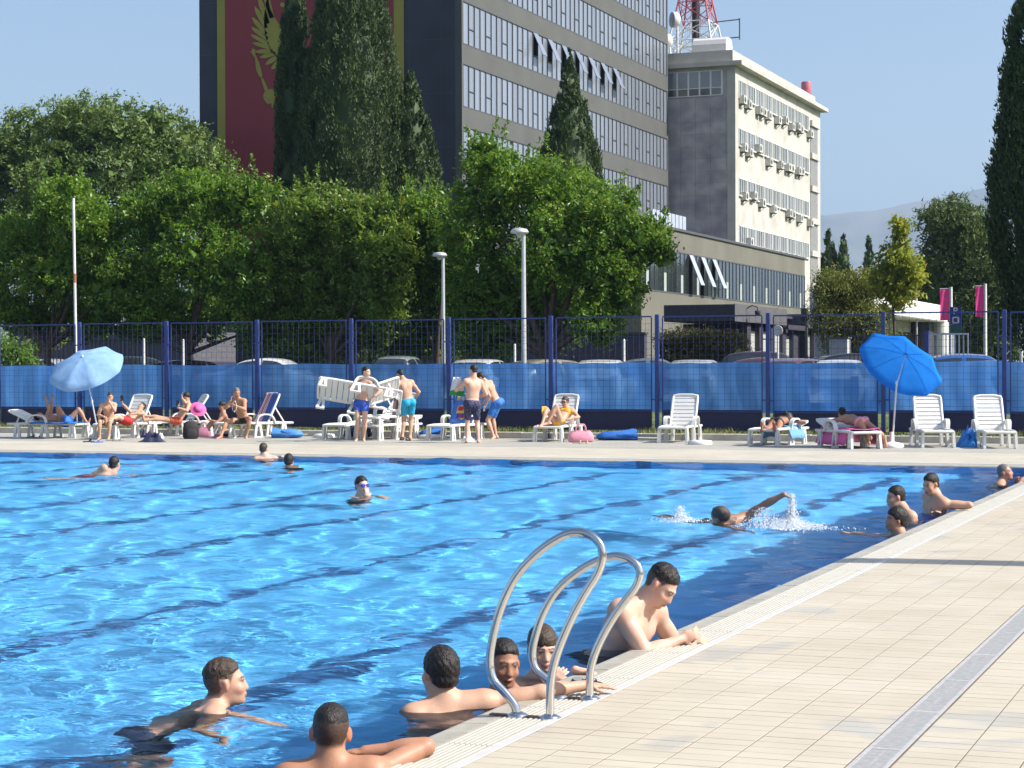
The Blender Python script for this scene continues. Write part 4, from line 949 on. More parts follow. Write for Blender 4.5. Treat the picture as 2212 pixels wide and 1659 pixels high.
broad_tree('pine_tree', 'tall dark green pine behind the pink banners', 'tree', b,
    [lobe_px(b, 2050, 480, 0, 1.9, 2, 1.5), lobe_px(b, 2100, 510, 0, 2.2, 2, 1.8), lobe_px(b, 2070, 570, 0, 2.6, 2.3, 1.8), lobe_px(b, 2130, 590, 0.4, 2.4, 2.2, 2.0), lobe_px(b, 2030, 640, -0.5, 2.4, 2, 1.9), lobe_px(b, 2110, 670, -0.5, 2.8, 2.2, 2.0), lobe_px(b, 2170, 640, -0.5, 2.2, 2.2, 1.8), lobe_px(b, 2150, 730, 0, 2.6, 2.2, 1.8), lobe_px(b, 2040, 720, 1, 2.4, 2, 1.6)], 1500, 26, 0.55, 0.17, M_PINE, 53, trunk_r=0.3, droop=-0.6, width=0.3)
b = tree_at(1985, 150)
broad_tree('distant_tree', 'rounded dark trees filling the gap behind the young yellow tree', 'tree', b,
    [lobe_px(b, 1915, 620, 0, 1.6, 2, 1.3), lobe_px(b, 1960, 610, 0, 2.0, 2.4, 1.6), lobe_px(b, 2000, 640, 0, 3, 3, 2.4)], 320, 22, 0.8, 0.22, M_PINE, 54, trunk_r=0.3)
# clipped shrubs in front of the gatehouse
for i, (px, py, rr, hz_, lab) in enumerate(((1452, 740, 0.62, 0.78, 'round clipped shrub with reddish leaves next to a blue fence post'), (1490, 742, 0.6, 0.80, 'brownish clipped shrub second along the gatehouse row'), (1530, 742, 0.55, 0.62, 'lollipop shrub on a thin pale stem in the middle of the gatehouse row'), (1560, 745, 0.5, 0.6, 'small lollipop shrub fourth along the gatehouse row'), (1585, 748, 0.48, 0.62, 'last lollipop shrub by the yellow flower clump'))):
    b = tree_at(px, 66.5)
    broad_tree('clipped_shrub', lab, 'shrub', b, [lobe_px(b, px, py, 0, rr, rr, hz_ * 0.72)] + ([lobe_px(b, px, py + 35, 0, rr * 0.9, rr * 0.9, hz_ * 0.8)] if i < 2 else []), 110, 26, 0.2, 0.05, M_SHRUB, 60 + i, trunk_r=0.05, group='clipped shrubs by the gatehouse')
b = tree_at(20, 57)
broad_tree('leafy_shrub', 'loose green shrub by a dark leaning trunk behind the fence', 'shrub', b, [lobe_px(b, 20, 760, 0, 0.7, 0.7, 0.45), lobe_px(b, -20, 745, 0, 0.6, 0.6, 0.5), lobe_px(b, 55, 785, 0, 0.5, 0.5, 0.4), lobe_px(b, 25, 800, 0, 0.7, 0.6, 0.4)], 130, 22, 0.25, 0.07, M_MULB, 71, trunk_r=0.05, fork=0.6)
b = tree_at(105, 78)
broad_tree('yellow_shrub', 'sunlit yellow green shrub behind the black bar fence', 'shrub', b, [lobe_px(b, 110, 728, 0, 0.75, 0.7, 0.42), lobe_px(b, 85, 745, 0, 0.6, 0.6, 0.45)], 90, 22, 0.25, 0.06, M_YOUNG, 72, trunk_r=0.05, fork=0.8)
b = tree_at(1600, 66)
broad_tree('flower_clump', 'small yellow clump beside the clipped shrubs', 'plant', b, [lobe_px(b, 1600, 772, 0, 0.2, 0.2, 0.2), lobe_px(b, 1604, 785, 0, 0.16, 0.2, 0.3)], 30, 14, 0.12, 0.045, leaf_mat('yellow_petal', (0.25, 0.24, 0.02), (0.5, 0.42, 0.05), 0.3), 73, trunk_r=0.02, fork=0.5)
# ---------------------------------------------------------------- the blue fence
M_BLUEP = pmat('blue_paint', (0.028, 0.045, 0.20), 0.45, var=0.15, scale=8)
M_WIRE = pmat('blue_wire', (0.04, 0.052, 0.15), 0.5)
M_KICK = pmat('navy_board', (0.022, 0.020, 0.075), 0.5, var=0.2, scale=2)
def fabric_mat():
    m, nt, out = new_mat('blue_mesh_fabric')
    g_ = nt.nodes.new('ShaderNodeNewGeometry')
    nz = N(nt, 'ShaderNodeTexNoise'); nz.inputs['Scale'].default_value = 0.55; nz.inputs['Detail'].default_value = 4
    nt.links.new(g_.outputs['Position'], nz.inputs['Vector'])
    c = ramp(nt, nz.outputs['Fac'], [(0.3, (0.07, 0.27, 0.78)), (0.7, (0.17, 0.42, 0.88))])
    oi = nt.nodes.new('ShaderNodeObjectInfo'); hs = nt.nodes.new('ShaderNodeHueSaturation')
    mr = N(nt, 'ShaderNodeMapRange'); mr.inputs['To Min'].default_value = 0.8; mr.inputs['To Max'].default_value = 1.25
    nt.links.new(oi.outputs['Random'], mr.inputs['Value']); nt.links.new(mr.outputs[0], hs.inputs['Value']); nt.links.new(c, hs.inputs['Color']); c = hs.outputs[0]
    d = N(nt, 'ShaderNodeBsdfPrincipled'); d.inputs['Roughness'].default_value = 0.42; d.inputs['Specular IOR Level'].default_value = 0.6
    t_ = N(nt, 'ShaderNodeBsdfTranslucent'); tr = N(nt, 'ShaderNodeBsdfTransparent'); tr.inputs[0].default_value = (0.45, 0.7, 1.0, 1)
    nt.links.new(c, d.inputs['Base Color']); nt.links.new(c, t_.inputs['Color'])
    m1 = N(nt, 'ShaderNodeMixShader'); m1.inputs[0].default_value = 0.5; m2 = N(nt, 'ShaderNodeMixShader'); m2.inputs[0].default_value = 0.11
    nt.links.new(d.outputs[0], m1.inputs[1]); nt.links.new(t_.outputs[0], m1.inputs[2]); nt.links.new(m1.outputs[0], m2.inputs[1]); nt.links.new(tr.outputs[0], m2.inputs[2])
    nt.links.new(m2.outputs[0], out.inputs[0]); return m
M_FABRIC = fabric_mat()
FY, BAY = 45.7, 2.747
fence = thing('mesh_fence', 'tall blue mesh fence with a blue privacy screen along the far deck', 'fence', (-18.3, FY, 0))
fx0 = -30.70 - BAY * 2
post_me = MB().bbox(-0.045, 0.045, -0.045, 0.045, -0.3, 2.975, 0.01).mesh('post', M_BLUEP)
frame = MB()
w = BAY - 0.28
for a, b in (((0, 0, 2.915), (w, 0, 2.915)), ((0, 0, 0.62), (w, 0, 0.62))): frame.beam(a, b, 0.034)
for x in (0, w): frame.beam((x, 0, 0.15), (x, 0, 2.895), 0.026)
for zz in (0.9, 2.35):
    for s_ in (-1, 1): frame.beam(((0 if s_ < 0 else w), 0, zz), ((-0.12 if s_ < 0 else w + 0.12), 0, zz), 0.03)
frame_me = frame.mesh('panel_frame', M_BLUEP)
wires = MB(); nvw = 16
for i in range(1, nvw): wires.beam((w * i / nvw, 0.012, 0.6), (w * i / nvw, 0.012, 2.9), 0.0052)
for j in range(1, 15): wires.beam((0, 0.004, 0.6 + j * 0.153), (w, 0.004, 0.6 + j * 0.153), 0.006)
wires_me = wires.mesh('wire_mesh', M_WIRE)
kick_me = MB().box(0.01, w - 0.01, 0.03, 0.045, 0.15, 0.66).mesh('kick_board', M_KICK)
r = np.random.default_rng(17)
for i in range(16):
    x = fx0 + BAY * i
    o = link_mesh('post', post_me, fence, (x + 18.3, 0, 0)); o.rotation_euler = (0, r.normal() * 0.002, 0)
    if i == 15: break
    fr = link_mesh('panel_frame', frame_me, fence, (x + 0.14 + 18.3, 0, r.normal() * 0.008))
    link_mesh('wire_mesh', wires_me, fr); link_mesh('kick_board', kick_me, fr)
    # sagging screen cloth, one length per bay
    nxs, nzs = 60, 10; v = []; ph = r.uniform(0, 6.28, 6)
    for jz in range(nzs + 1):
        for ix in range(nxs + 1):
            u = ix / nxs; zt_ = jz / nzs
            wv_ = 0.012 * math.sin(9 * u + ph[0] + 2 * zt_) + 0.011 * math.sin(34 * u + ph[1] + 1.5 * math.sin(3 * zt_ + ph[5])) * (0.4 + zt_ * (1.3 - zt_)) + 0.010 * math.sin(17 * u + ph[5]) + 0.012 * math.sin(5 * u - 4 * zt_ + ph[2]) + 0.03 * u * (1 - u) * math.sin(3 * zt_ + ph[3])
            v.append((-0.13 + u * (BAY - 0.02), 0.075 + wv_, 0.61 + zt_ * (1.18 + 0.012 * math.sin(7 * u + ph[4]))))
    f = [(j * (nxs + 1) + k, j * (nxs + 1) + k + 1, (j + 1) * (nxs + 1) + k + 1, (j + 1) * (nxs + 1) + k) for j in range(nzs) for k in range(nxs)]
    me = bpy.data.meshes.new('screen_cloth'); me.from_pydata(v, [], f); me.polygons.foreach_set('use_smooth', [True] * len(f)); me.materials.append(M_FABRIC)
    link_mesh('screen_cloth', me, fr)

# ---------------------------------------------------------------- lamps, poles, signs, back fences
M_ALU = pmat('lamp_aluminium', (0.50, 0.50, 0.50), 0.45, metal=0.4, var=0.08)
def lamp(px, pytop, Y, lab, zb=GZ):
    p = on_y(px, pytop, Y); o = thing('lamp_post', lab, 'lamp', (p.x, Y, zb), 0, 'lamp posts behind the fence'); h = p.z - zb
    MB().tube([(0, 0, -0.3), (0, 0, h * 0.5), (0, 0, h - 0.1)], [0.075, 0.062, 0.05], 12).build('pole', M_ALU, o)
    MB().lathe([(0.05, h - 0.24), (0.10, h - 0.15), (0.22, h - 0.13), (0.235, h - 0.09), (0.19, h - 0.02), (0.05, h + 0.01)], 18, Matrix.Translation((-0.10, -0.03, 0)), True).build('lamp_head', M_ALU, o)
lamp(1131, 493, 46.4, 'taller grey lamp post with flat disc head right behind the fence', 0.2)
lamp(957, 545, 57.0, 'shorter grey lamp post with flat disc head farther behind the fence')
a = on_y(164, 755, 46.5); b = on_y(158.5, 428, 46.5)
o = thing('white_pole', 'bare leaning white pole behind the fence next to the light blue parasol', 'pole', (a.x + 0.03, 46.5, 0.2))
dx_ = (b.x - a.x) / (b.z - a.z)
MB().tube([(-dx_ * (a.z - 0.2) * -0.0 + dx_ * 0, 0, -0.2), (dx_ * (b.z - 0.2), 0, b.z - 0.2)], 0.04, 10).build('shaft', pmat('pole_white', (0.60, 0.60, 0.58), 0.5), o)
MB().tube([(dx_ * 3.9, 0, 3.9), (dx_ * 4.15, 0, 4.15)], 0.046, 10).build('rusty_joint', pmat('rust', (0.30, 0.13, 0.06), 0.9), o)
def bar_fence(px0, px1, pyt, Y, step, mat, lab, th, zb=GZ):
    a = on_y(px0, pyt, Y); b = on_y(px1, pyt, Y); L = b.x - a.x; h = a.z - zb
    o = thing('bar_fence', lab, 'fence', (a.x, Y, zb))
    MB().beam((0, 0, h), (L, 0, h), th * 1.5).build('top_rail', mat, o); MB().beam((0, 0, 0.15), (L, 0, 0.15), th * 1.5).build('bottom_rail', mat, o)
    me = MB().beam((0, 0, 0.15), (0, 0, h), th).mesh('bar', mat)
    for i in range(int(L / step) + 1): link_mesh('bar', me, o, (i * step, 0, 0))
M_BLACKF = pmat('black_paint', (0.02, 0.02, 0.025), 0.5)
bar_fence(70, 402, 738, 68, 0.17, M_BLACKF, 'black vertical bar fence between the tree trunks', 0.025)
bar_fence(2006, 2092, 722, 60, 0.13, M_ALU, 'grey metal railing in front of the white canopy building', 0.035)
bar_fence(1836, 2004, 726, 61, 0.13, M_BLACKF, 'dark bar fence partly hidden by the tilted blue parasol', 0.025)
p = on_y(2002, 716, 59.5); o = thing('gate_post', 'square blue gate post between the dark bars and grey railing', 'post', (p.x, 59.5, GZ))
MB().bbox(-0.06, 0.06, -0.06, 0.06, -0.2, p.z - GZ, 0.01).build('shaft', M_BLUEP, o); MB().box(-0.075, 0.075, -0.075, 0.075, p.z - GZ + 0.001, p.z - GZ + 0.03).build('cap', M_BLUEP, o)
# banners
def thin_cloth(name, col, k):
    m, nt, out = new_mat(name); d = N(nt, 'ShaderNodeBsdfDiffuse'); t_ = N(nt, 'ShaderNodeBsdfTranslucent'); ms = N(nt, 'ShaderNodeMixShader'); ms.inputs[0].default_value = k
    g_ = nt.nodes.new('ShaderNodeNewGeometry'); nz = N(nt, 'ShaderNodeTexNoise'); nz.inputs['Scale'].default_value = 1.4; nt.links.new(g_.outputs['Position'], nz.inputs['Vector'])
    c = ramp(nt, nz.outputs['Fac'], [(0.3, tuple(x * 0.88 for x in col)), (0.7, tuple(min(1, x * 1.1) for x in col))]); nt.links.new(c, d.inputs[0]); nt.links.new(c, t_.inputs[0])
    nt.links.new(d.outputs[0], ms.inputs[1]); nt.links.new(t_.outputs[0], ms.inputs[2]); nt.links.new(ms.outputs[0], out.inputs[0]); return m
M_PINK = thin_cloth('banner_pink', (0.82, 0.09, 0.30), 0.55)
def banner(pxp, pyt, px0, px1, py0, py1, Y, lab):
    p = on_y(pxp, pyt, Y); o = thing('pink_banner', lab, 'banner', (p.x, Y, GZ), 0, 'pink banners on white poles')
    MB().tube([(0, 0, -0.3), (0, 0, p.z - GZ)], [0.09, 0.07], 10).build('pole', M_FRAME_W, o)
    a = on_y(px0, py0, Y); b = on_y(px1, py1, Y); v = []; n = 8; mz = 10
    for j in range(mz + 1):
        for i in range(n + 1):
            u = i / n; v.append((a.x - p.x + (b.x - a.x) * u, -0.02 + 0.13 * math.sin(u * 4 + j * 0.25) * (1 - u), a.z - GZ + (b.z - a.z) * j / mz))
    me = bpy.data.meshes.new('banner_cloth'); me.from_pydata(v, [], [(j*(n+1)+i, j*(n+1)+i+1, (j+1)*(n+1)+i+1, (j+1)*(n+1)+i) for j in range(mz) for i in range(n)]); me.materials.append(M_PINK)
    me.polygons.foreach_set('use_smooth', [True] * (mz * n))
    link_mesh('banner_cloth', me, o)
    MB().tube([(a.x - p.x, 0, a.z - GZ), (0, 0, a.z - GZ)], 0.025, 6).build('crossbar', M_FRAME_W, o)
banner(2054, 620, 2030, 2050, 624, 692, 88, 'pink banner half behind the blue parking sign')
banner(2128, 613, 2107, 2125, 618, 684, 86, 'pink banner on the tallest white pole near the dark cypress')
banner(2206, 666, 2186, 2204, 667, 683, 84, 'low pink banner tucked under the dark cypress')
# blue parking sign
p = on_y(2064.5, 682, 72.0); sz = on_y(2064, 663, 72).z
o = thing('parking_sign', 'blue parking sign with white letters above a green panel', 'sign', (p.x, 72, GZ))
hw_ = (on_y(2077, 682, 72).x - on_y(2052.5, 682, 72).x) / 2; zb_ = on_y(2064, 701, 72).z - GZ; zt_ = sz - GZ; zg = on_y(2064, 720, 72).z - GZ
MB().box(-hw_, hw_, -0.02, 0.02, zb_, zt_).build('blue_panel', pmat('sign_blue', (0.012, 0.03, 0.26), 0.4, var=0.05), o)
MB().box(-hw_, hw_, -0.015, 0.015, zg, zb_ - 0.004).build('green_panel', pmat('sign_green', (0.02, 0.10, 0.07), 0.5, var=0.1), o)
MB().tube([(-hw_ * 0.5, 0.05, -0.2), (-hw_ * 0.5, 0.05, zt_)], 0.03, 8).build('post', M_ALU, o)
def letter(txt, size, loc, root, mat, rot=(math.pi / 2, 0, 0), ext=0.004, name='lettering', bold=True):
    cu = bpy.data.curves.new(name, 'FONT'); cu.body = txt; cu.size = size; cu.align_x = 'CENTER'; cu.align_y = 'CENTER'; cu.extrude = ext
    if bold: cu.offset = size * 0.02
    tmp = bpy.data.objects.new(name, cu); COL.objects.link(tmp)
    dg = bpy.context.evaluated_depsgraph_get(); me = bpy.data.meshes.new_from_object(tmp.evaluated_get(dg)); bpy.data.objects.remove(tmp)
    me.materials.clear(); me.materials.append(mat)
    l = link_mesh(name, me, root, loc); l.rotation_euler = rot; return l
M_SIGNW = pmat('sign_white', (0.72, 0.72, 0.72), 0.5, var=0.03)
hh_ = zt_ - zb_
letter('P', hh_ * 0.52, (-0.01, -0.025, zb_ + hh_ * 0.76), o, M_SIGNW)
mb = MB(); cz = zb_ + hh_ * 0.25; q = hh_ * 0.15
for a, b in (((-q, cz - q), (q, cz - q)), ((-q, cz + q), (q, cz + q)), ((-q, cz - q), (-q, cz + q)), ((q, cz - q), (q, cz + q))): mb.beam((a[0], -0.024, a[1]), (b[0], -0.024, b[1]), 0.035, 0.05)
mb.build('ticket_symbol', M_SIGNW, o)
# globe lamp, round sign back
p = on_y(1980, 604, 104); o = thing('globe_lamp', 'white globe lamp on a slim grey pole behind the white canopy', 'lamp', (p.x, 104, GZ))
MB().tube([(0, 0, -0.2), (0, 0, p.z - GZ - 0.1)], 0.05, 8).build('pole', M_ALU, o); MB().lathe([(0.02, -0.2), (0.15, -0.13), (0.2, 0), (0.15, 0.13), (0.02, 0.2)], 14, Matrix.Translation((0, 0, p.z - GZ))).build('globe', M_SIGNW, o)
p = on_y(1680, 714, 58); o = thing('round_sign', 'grey back of a round road sign on a pale post', 'sign', (p.x, 58, GZ))
MB().tube([(0, 0.03, -0.2), (0, 0.03, p.z - GZ + 0.1)], 0.03, 8).build('post', M_FRAME_W, o)
MB().lathe([(0.15, 0), (0.16, 0.01), (0.15, 0.02)], 24, Matrix.Translation((0, 0, p.z - GZ)) @ Matrix.Rotation(math.pi / 2, 4, 'X')).build('disc', M_STEEL_DULL, o)
for i, (px, py, Y, lab) in enumerate(((1348, 735, 60, 'thin grey post standing among the parked cars under the leafy tree'), (1112, 745, 60, 'short pale post beside the taller lamp post'), (311, 733, 62, 'sunlit white post under the hanging foliage'), (396, 735, 62, 'white post beside the black bar fence end'))):
    p = on_y(px, py, Y); o = thing('thin_post', lab, 'post', (p.x, Y, GZ)); MB().tube([(0, 0, -0.2), (0, 0, p.z - GZ)], [0.045, 0.04], 8).build('shaft', M_FRAME_W, o); MB().lathe([(0.045, 0), (0.02, 0.04)], 8, Matrix.Translation((0, 0, p.z - GZ))).build('cap', M_ALU, o)

# ---------------------------------------------------------------- parked cars
M_CARGL = glass('car_glass', (0.02, 0.025, 0.03), 0.05, ior=1.6, var=0.3)
M_TYRE = pmat('tyre', (0.02, 0.02, 0.02), 0.9); M_RIM = pmat('rim', (0.4, 0.4, 0.42), 0.35, metal=0.8)
M_HEADL = glass('headlight_glass', (0.6, 0.62, 0.65), 0.1, var=0.1); M_TAIL = pmat('tail_light', (0.4, 0.02, 0.02), 0.25)
def car_meshes(kind):
    """lofted body; x along the length (nose at +x), y across"""
    L = {'hatch': 3.95, 'sedan': 4.5, 'suv': 4.5}[kind]; Hc = {'hatch': 1.47, 'sedan': 1.44, 'suv': 1.68}[kind]
    hl = L / 2
    if kind == 'sedan': top = [(-hl, 0.75), (-hl + 0.15, 0.98), (-hl + 0.9, 1.02), (-hl + 1.6, Hc - 0.06), (-hl + 2.2, Hc), (-hl + 2.7, Hc - 0.04), (-hl + 3.35, 0.98), (hl - 0.3, 0.82), (hl, 0.6)]
    else: top = [(-hl, 0.85), (-hl + 0.08, 1.1), (-hl + 0.5, Hc - 0.10), (-hl + 1.0, Hc - 0.01), (-hl + 1.7, Hc), (-hl + 2.3, Hc - 0.05), (-hl + 3.0, 1.02), (hl - 0.25, 0.86), (hl, 0.6)]
    xs_ = np.linspace(-hl, hl, 33); tz = np.interp(xs_, [t_[0] for t_ in top], [t_[1] for t_ in top])
    k_ = np.array([0.2, 0.6, 0.2]); tz = np.convolve(np.pad(tz, 1, mode='edge'), k_, 'valid')
    belt = np.minimum(np.interp(xs_, [-hl, 0, hl], [0.92, 0.92, 0.72]), tz - 0.02)
    hwid = 0.87 * (1 - 0.16 * np.abs(xs_ / hl) ** 4)
    def sect(i):
        w_, b_, t_ = hwid[i], belt[i], tz[i]; up = max(0, t_ - b_); wr = w_ - 0.06 - 0.34 * up
        half = [(w_ * 0.9, 0.22), (w_ * 0.985, 0.4), (w_, 0.62), (w_ * 0.985, b_), (w_ * 0.985 - (w_ * 0.985 - wr) * 0.5, b_ + up * 0.55), (wr, b_ + up * 0.86), (wr * 0.86, t_ - up * 0.03), (wr * 0.5, t_), (0, t_ + 0.008)]
        return half + [(-y, z) for y, z in half[-2::-1]]
    S = [[(xs_[i], y, z) for y, z in sect(i)] for i in range(33)]; m_ = len(S[0])
    body = MB(); v = [p_ for s_ in S for p_ in s_]; f = [(i*m_+j, i*m_+j+1, (i+1)*m_+j+1, (i+1)*m_+j) for i in range(32) for j in range(m_ - 1)]
    f += [tuple(range(m_)), tuple(32 * m_ + j for j in range(m_))[::-1]]
    body.add(v, f, True)
    win = MB()
    def P_(i, j): return Vector(S[i][j])
    def patch(i0, i1, j0, j1, off):
        for i in range(i0, i1):
            for j in range(j0, j1):
                q_ = [P_(i, j), P_(i, j + 1), P_(i + 1, j + 1), P_(i + 1, j)]; nrm = (q_[2] - q_[0]).cross(q_[3] - q_[1]).normalized()
                c_ = sum(q_, Vector()) / 4
                if nrm.dot(c_ - Vector((c_.x, 0, 0.7))) < 0 : nrm = -nrm
                win.add([p_ + nrm * off for p_ in q_], [(0, 1, 2, 3)], True)
    cab = [i for i in range(33) if tz[i] > Hc - 0.16]; i0, i1 = cab[0], cab[-1]; mid = (i0 + i1) // 2
    for a, b in ((i0, mid), (mid + 1, i1 + 1)):
        patch(a, b, 3, 5, 0.006); patch(a, b, m_ - 6, m_ - 4, 0.006)
    ws = [i for i in range(i1, 33) if tz[i] > 1.08]; patch(i1 + 1, ws[-1] + 1, 5, m_ - 6, 0.006)
    rs = [i for i in range(0, i0 + 1) if tz[i] > 1.1]; 
    if rs: patch(rs[0], i0 - 0, 5, m_ - 6, 0.006)
    return body, win, L, hl
M_PAINTS = {}
def paint(name, col, metal=0.3):
    if name not in M_PAINTS: M_PAINTS[name] = pmat('car_' + name, col, 0.28, metal=metal, var=0.03, coat=0.6)
    return M_PAINTS[name]
wheel_t = MB().lathe([(0.20, -0.1), (0.31, -0.1), (0.325, -0.05), (0.325, 0.05), (0.31, 0.1), (0.20, 0.1)], 20, Matrix.Rotation(math.pi / 2, 4, 'X')).mesh('tyre', M_TYRE)
wheel_r = MB().lathe([(0.02, -0.085), (0.2, -0.095), (0.205, 0.095), (0.02, 0.085)], 14, Matrix.Rotation(math.pi / 2, 4, 'X')).mesh('rim', M_RIM)
car_cache = {}
def car(kind, pname, col, px, pyroof, Y, rz, lab, metal=0.3):
    body, win, L, hl = car_cache.setdefault(kind, car_meshes(kind))
    p = on_y(px, pyroof, Y); Hc = {'hatch': 1.47, 'sedan': 1.44, 'suv': 1.68}[kind]
    o = thing('parked_car', lab, 'car', (p.x, Y, GZ), math.radians(rz), 'cars parked behind the fence')
    s_ = (p.z - GZ) / Hc; s_ = min(max(s_, 0.9), 1.18); o.scale = (s_, s_, s_)
    link_mesh('body', body.mesh('body', paint(pname, col, metal)), o); link_mesh('windows', win.mesh('windows', M_CARGL), o)
    for sx in (-0.62, 0.64):
        for sy in (-0.80, 0.80):
            t_ = link_mesh('tyre', wheel_t, o, (sx * hl, sy, 0.325)); link_mesh('rim', wheel_r, t_)
    for sy in (-0.62, 0.62):
        MB().lathe([(0.02, -0.02), (0.11, 0), (0.13, 0.03), (0.02, 0.07)], 12, Matrix.Translation((hl - 0.13, sy * 0.95, 0.66)) @ Matrix.Rotation(math.pi / 2, 4, 'Y')).build('headlight', M_HEADL, o)
        MB().bbox(-hl - 0.015, -hl + 0.08, sy - 0.1, sy + 0.1, 0.78, 0.98, 0.02).build('tail_light', M_TAIL, o)
        MB().bbox(hl - 2.75 if kind != 'suv' else hl - 1.5, (hl - 2.75 if kind != 'suv' else hl - 1.5) + 0.12, sy * 1.42 - 0.09, sy * 1.42 + 0.09, 0.95, 1.08, 0.02).build('wing_mirror', M_FRAME_D, o)
    return o
CARS = [('sedan', 'silver', (0.42, 0.43, 0.44), 110, 765, 74, 0, 'silver car half hidden behind the light blue parasol'),
 ('hatch', 'dark', (0.03, 0.035, 0.04), 308, 768, 70, 20, 'dark hatchback under the trees beside two white posts'),
 ('hatch', 'black', (0.02, 0.02, 0.025), 425, 778, 66, 60, 'black car in deep tree shade next to the white estate'),
 ('sedan', 'white', (0.70, 0.70, 0.68), 585, 773, 56.5, 8, 'white estate car parked side-on in front of the leafy trees'),
 ('suv', 'grey_silver', (0.26, 0.29, 0.29), 873, 769, 56.5, 100, 'silver grey car between the estate and the shorter lamp post'),
 ('hatch', 'white', (0.70, 0.70, 0.68), 1045, 776, 56.5, 95, 'white hatchback between the two lamp posts'),
 ('hatch', 'sand', (0.30, 0.27, 0.21), 1205, 776, 57.0, 60, 'sand coloured car just past the taller lamp post'),
 ('hatch', 'white', (0.70, 0.70, 0.68), 1304, 777, 56.0, 100, 'white hatchback next to the sand coloured car'),
 ('sedan', 'slate', (0.14, 0.16, 0.19), 1403, 773, 60.0, 20, 'slate grey saloon by the fence post near the round shrubs'),
 ('hatch', 'silver', (0.42, 0.43, 0.44), 1507, 777, 56.0, 95, 'silver hatchback in front of the clipped shrubs'),
 ('suv', 'blackred', (0.035, 0.02, 0.025), 1690, 759, 60.5, 15, 'black off-road car beneath the gatehouse windows'),
 ('sedan', 'maroon', (0.09, 0.03, 0.04), 1645, 772, 56.0, 20, 'dark maroon saloon in front of the black off-road car'),
 ('hatch', 'plum', (0.12, 0.05, 0.06), 1725, 774, 55.5, 80, 'plum coloured hatchback by the pale gate pier'),
 ('hatch', 'white', (0.70, 0.70, 0.68), 1818, 777, 55.5, 95, 'white hatchback beside the tilted blue parasol'),
 ('sedan', 'navy', (0.02, 0.03, 0.08), 1800, 769, 66.0, 10, 'navy saloon beyond the pale gate pier'),
 ('hatch', 'black', (0.02, 0.02, 0.025), 1878, 763, 66.0, 30, 'black car behind the tilted blue parasol'),
 ('hatch', 'red', (0.35, 0.03, 0.03), 2040, 776, 64.0, 10, 'red car seen through the grey railing'),
 ('suv', 'bright_blue', (0.04, 0.13, 0.42), 2135, 766, 60.0, 10, 'bright blue car under the pink banners'),
 ('sedan', 'grey', (0.26, 0.26, 0.26), 2140, 778, 55.5, 12, 'grey saloon in front of the bright blue car'),
 ('hatch', 'silver', (0.42, 0.43, 0.44), 2110, 764, 72.0, 5, 'pale silver car behind the bright blue car')]
for c in CARS: car(*c)
# ---------------------------------------------------------------- people
CR = Vector((math.cos(YAW), math.sin(YAW), 0)); CF = Vector((-math.sin(YAW), math.cos(YAW), 0)); CU = Vector((0, 0, 1))
def V3(r_, f_, u_): return CR * r_ + CF * f_ + CU * u_

def skin_mat(name, wet):
    m, nt, out = new_mat(name)
    b = N(nt, 'ShaderNodeBsdfPrincipled')
    at = N(nt, 'ShaderNodeAttribute', attribute_name='Col')
    tc = nt.nodes.new('ShaderNodeTexCoord')
    nz = N(nt, 'ShaderNodeTexNoise'); nz.inputs['Scale'].default_value = 9; nz.inputs['Detail'].default_value = 6
    nt.links.new(tc.outputs['Object'], nz.inputs['Vector'])
    mx = N(nt, 'ShaderNodeMixRGB', blend_type='MULTIPLY'); mx.inputs[0].default_value = 1.0
    nt.links.new(at.outputs['Color'], mx.inputs[1]); nt.links.new(ramp(nt, nz.outputs['Fac'], [(0.3, (0.90, 0.84, 0.82)), (0.65, (1.06, 1.04, 1.03))]), mx.inputs[2])
    nt.links.new(mx.outputs[0], b.inputs['Base Color'])
    b.inputs['Subsurface Weight'].default_value = 0.12; b.inputs['Subsurface Radius'].default_value = (0.02, 0.008, 0.004); b.inputs['Subsurface Scale'].default_value = 0.5
    b.inputs['Roughness'].default_value = 0.5 if wet else 0.58; b.inputs['Specular IOR Level'].default_value = 0.4
    n2 = N(nt, 'ShaderNodeTexNoise'); n2.inputs['Scale'].default_value = 120 if wet else 300; n2.inputs['Detail'].default_value = 3
    bp = N(nt, 'ShaderNodeBump'); bp.inputs['Strength'].default_value = 0.25 if wet else 0.08; bp.inputs['Distance'].default_value = 0.004
    nt.links.new(tc.outputs['Object'], n2.inputs['Vector']); nt.links.new(n2.outputs['Fac'], bp.inputs['Height']); nt.links.new(bp.outputs[0], b.inputs['Normal'])
    nt.links.new(b.outputs[0], out.inputs[0]); return m
M_SKINW = skin_mat('wet_skin', True); M_SKIND = skin_mat('dry_skin', False)
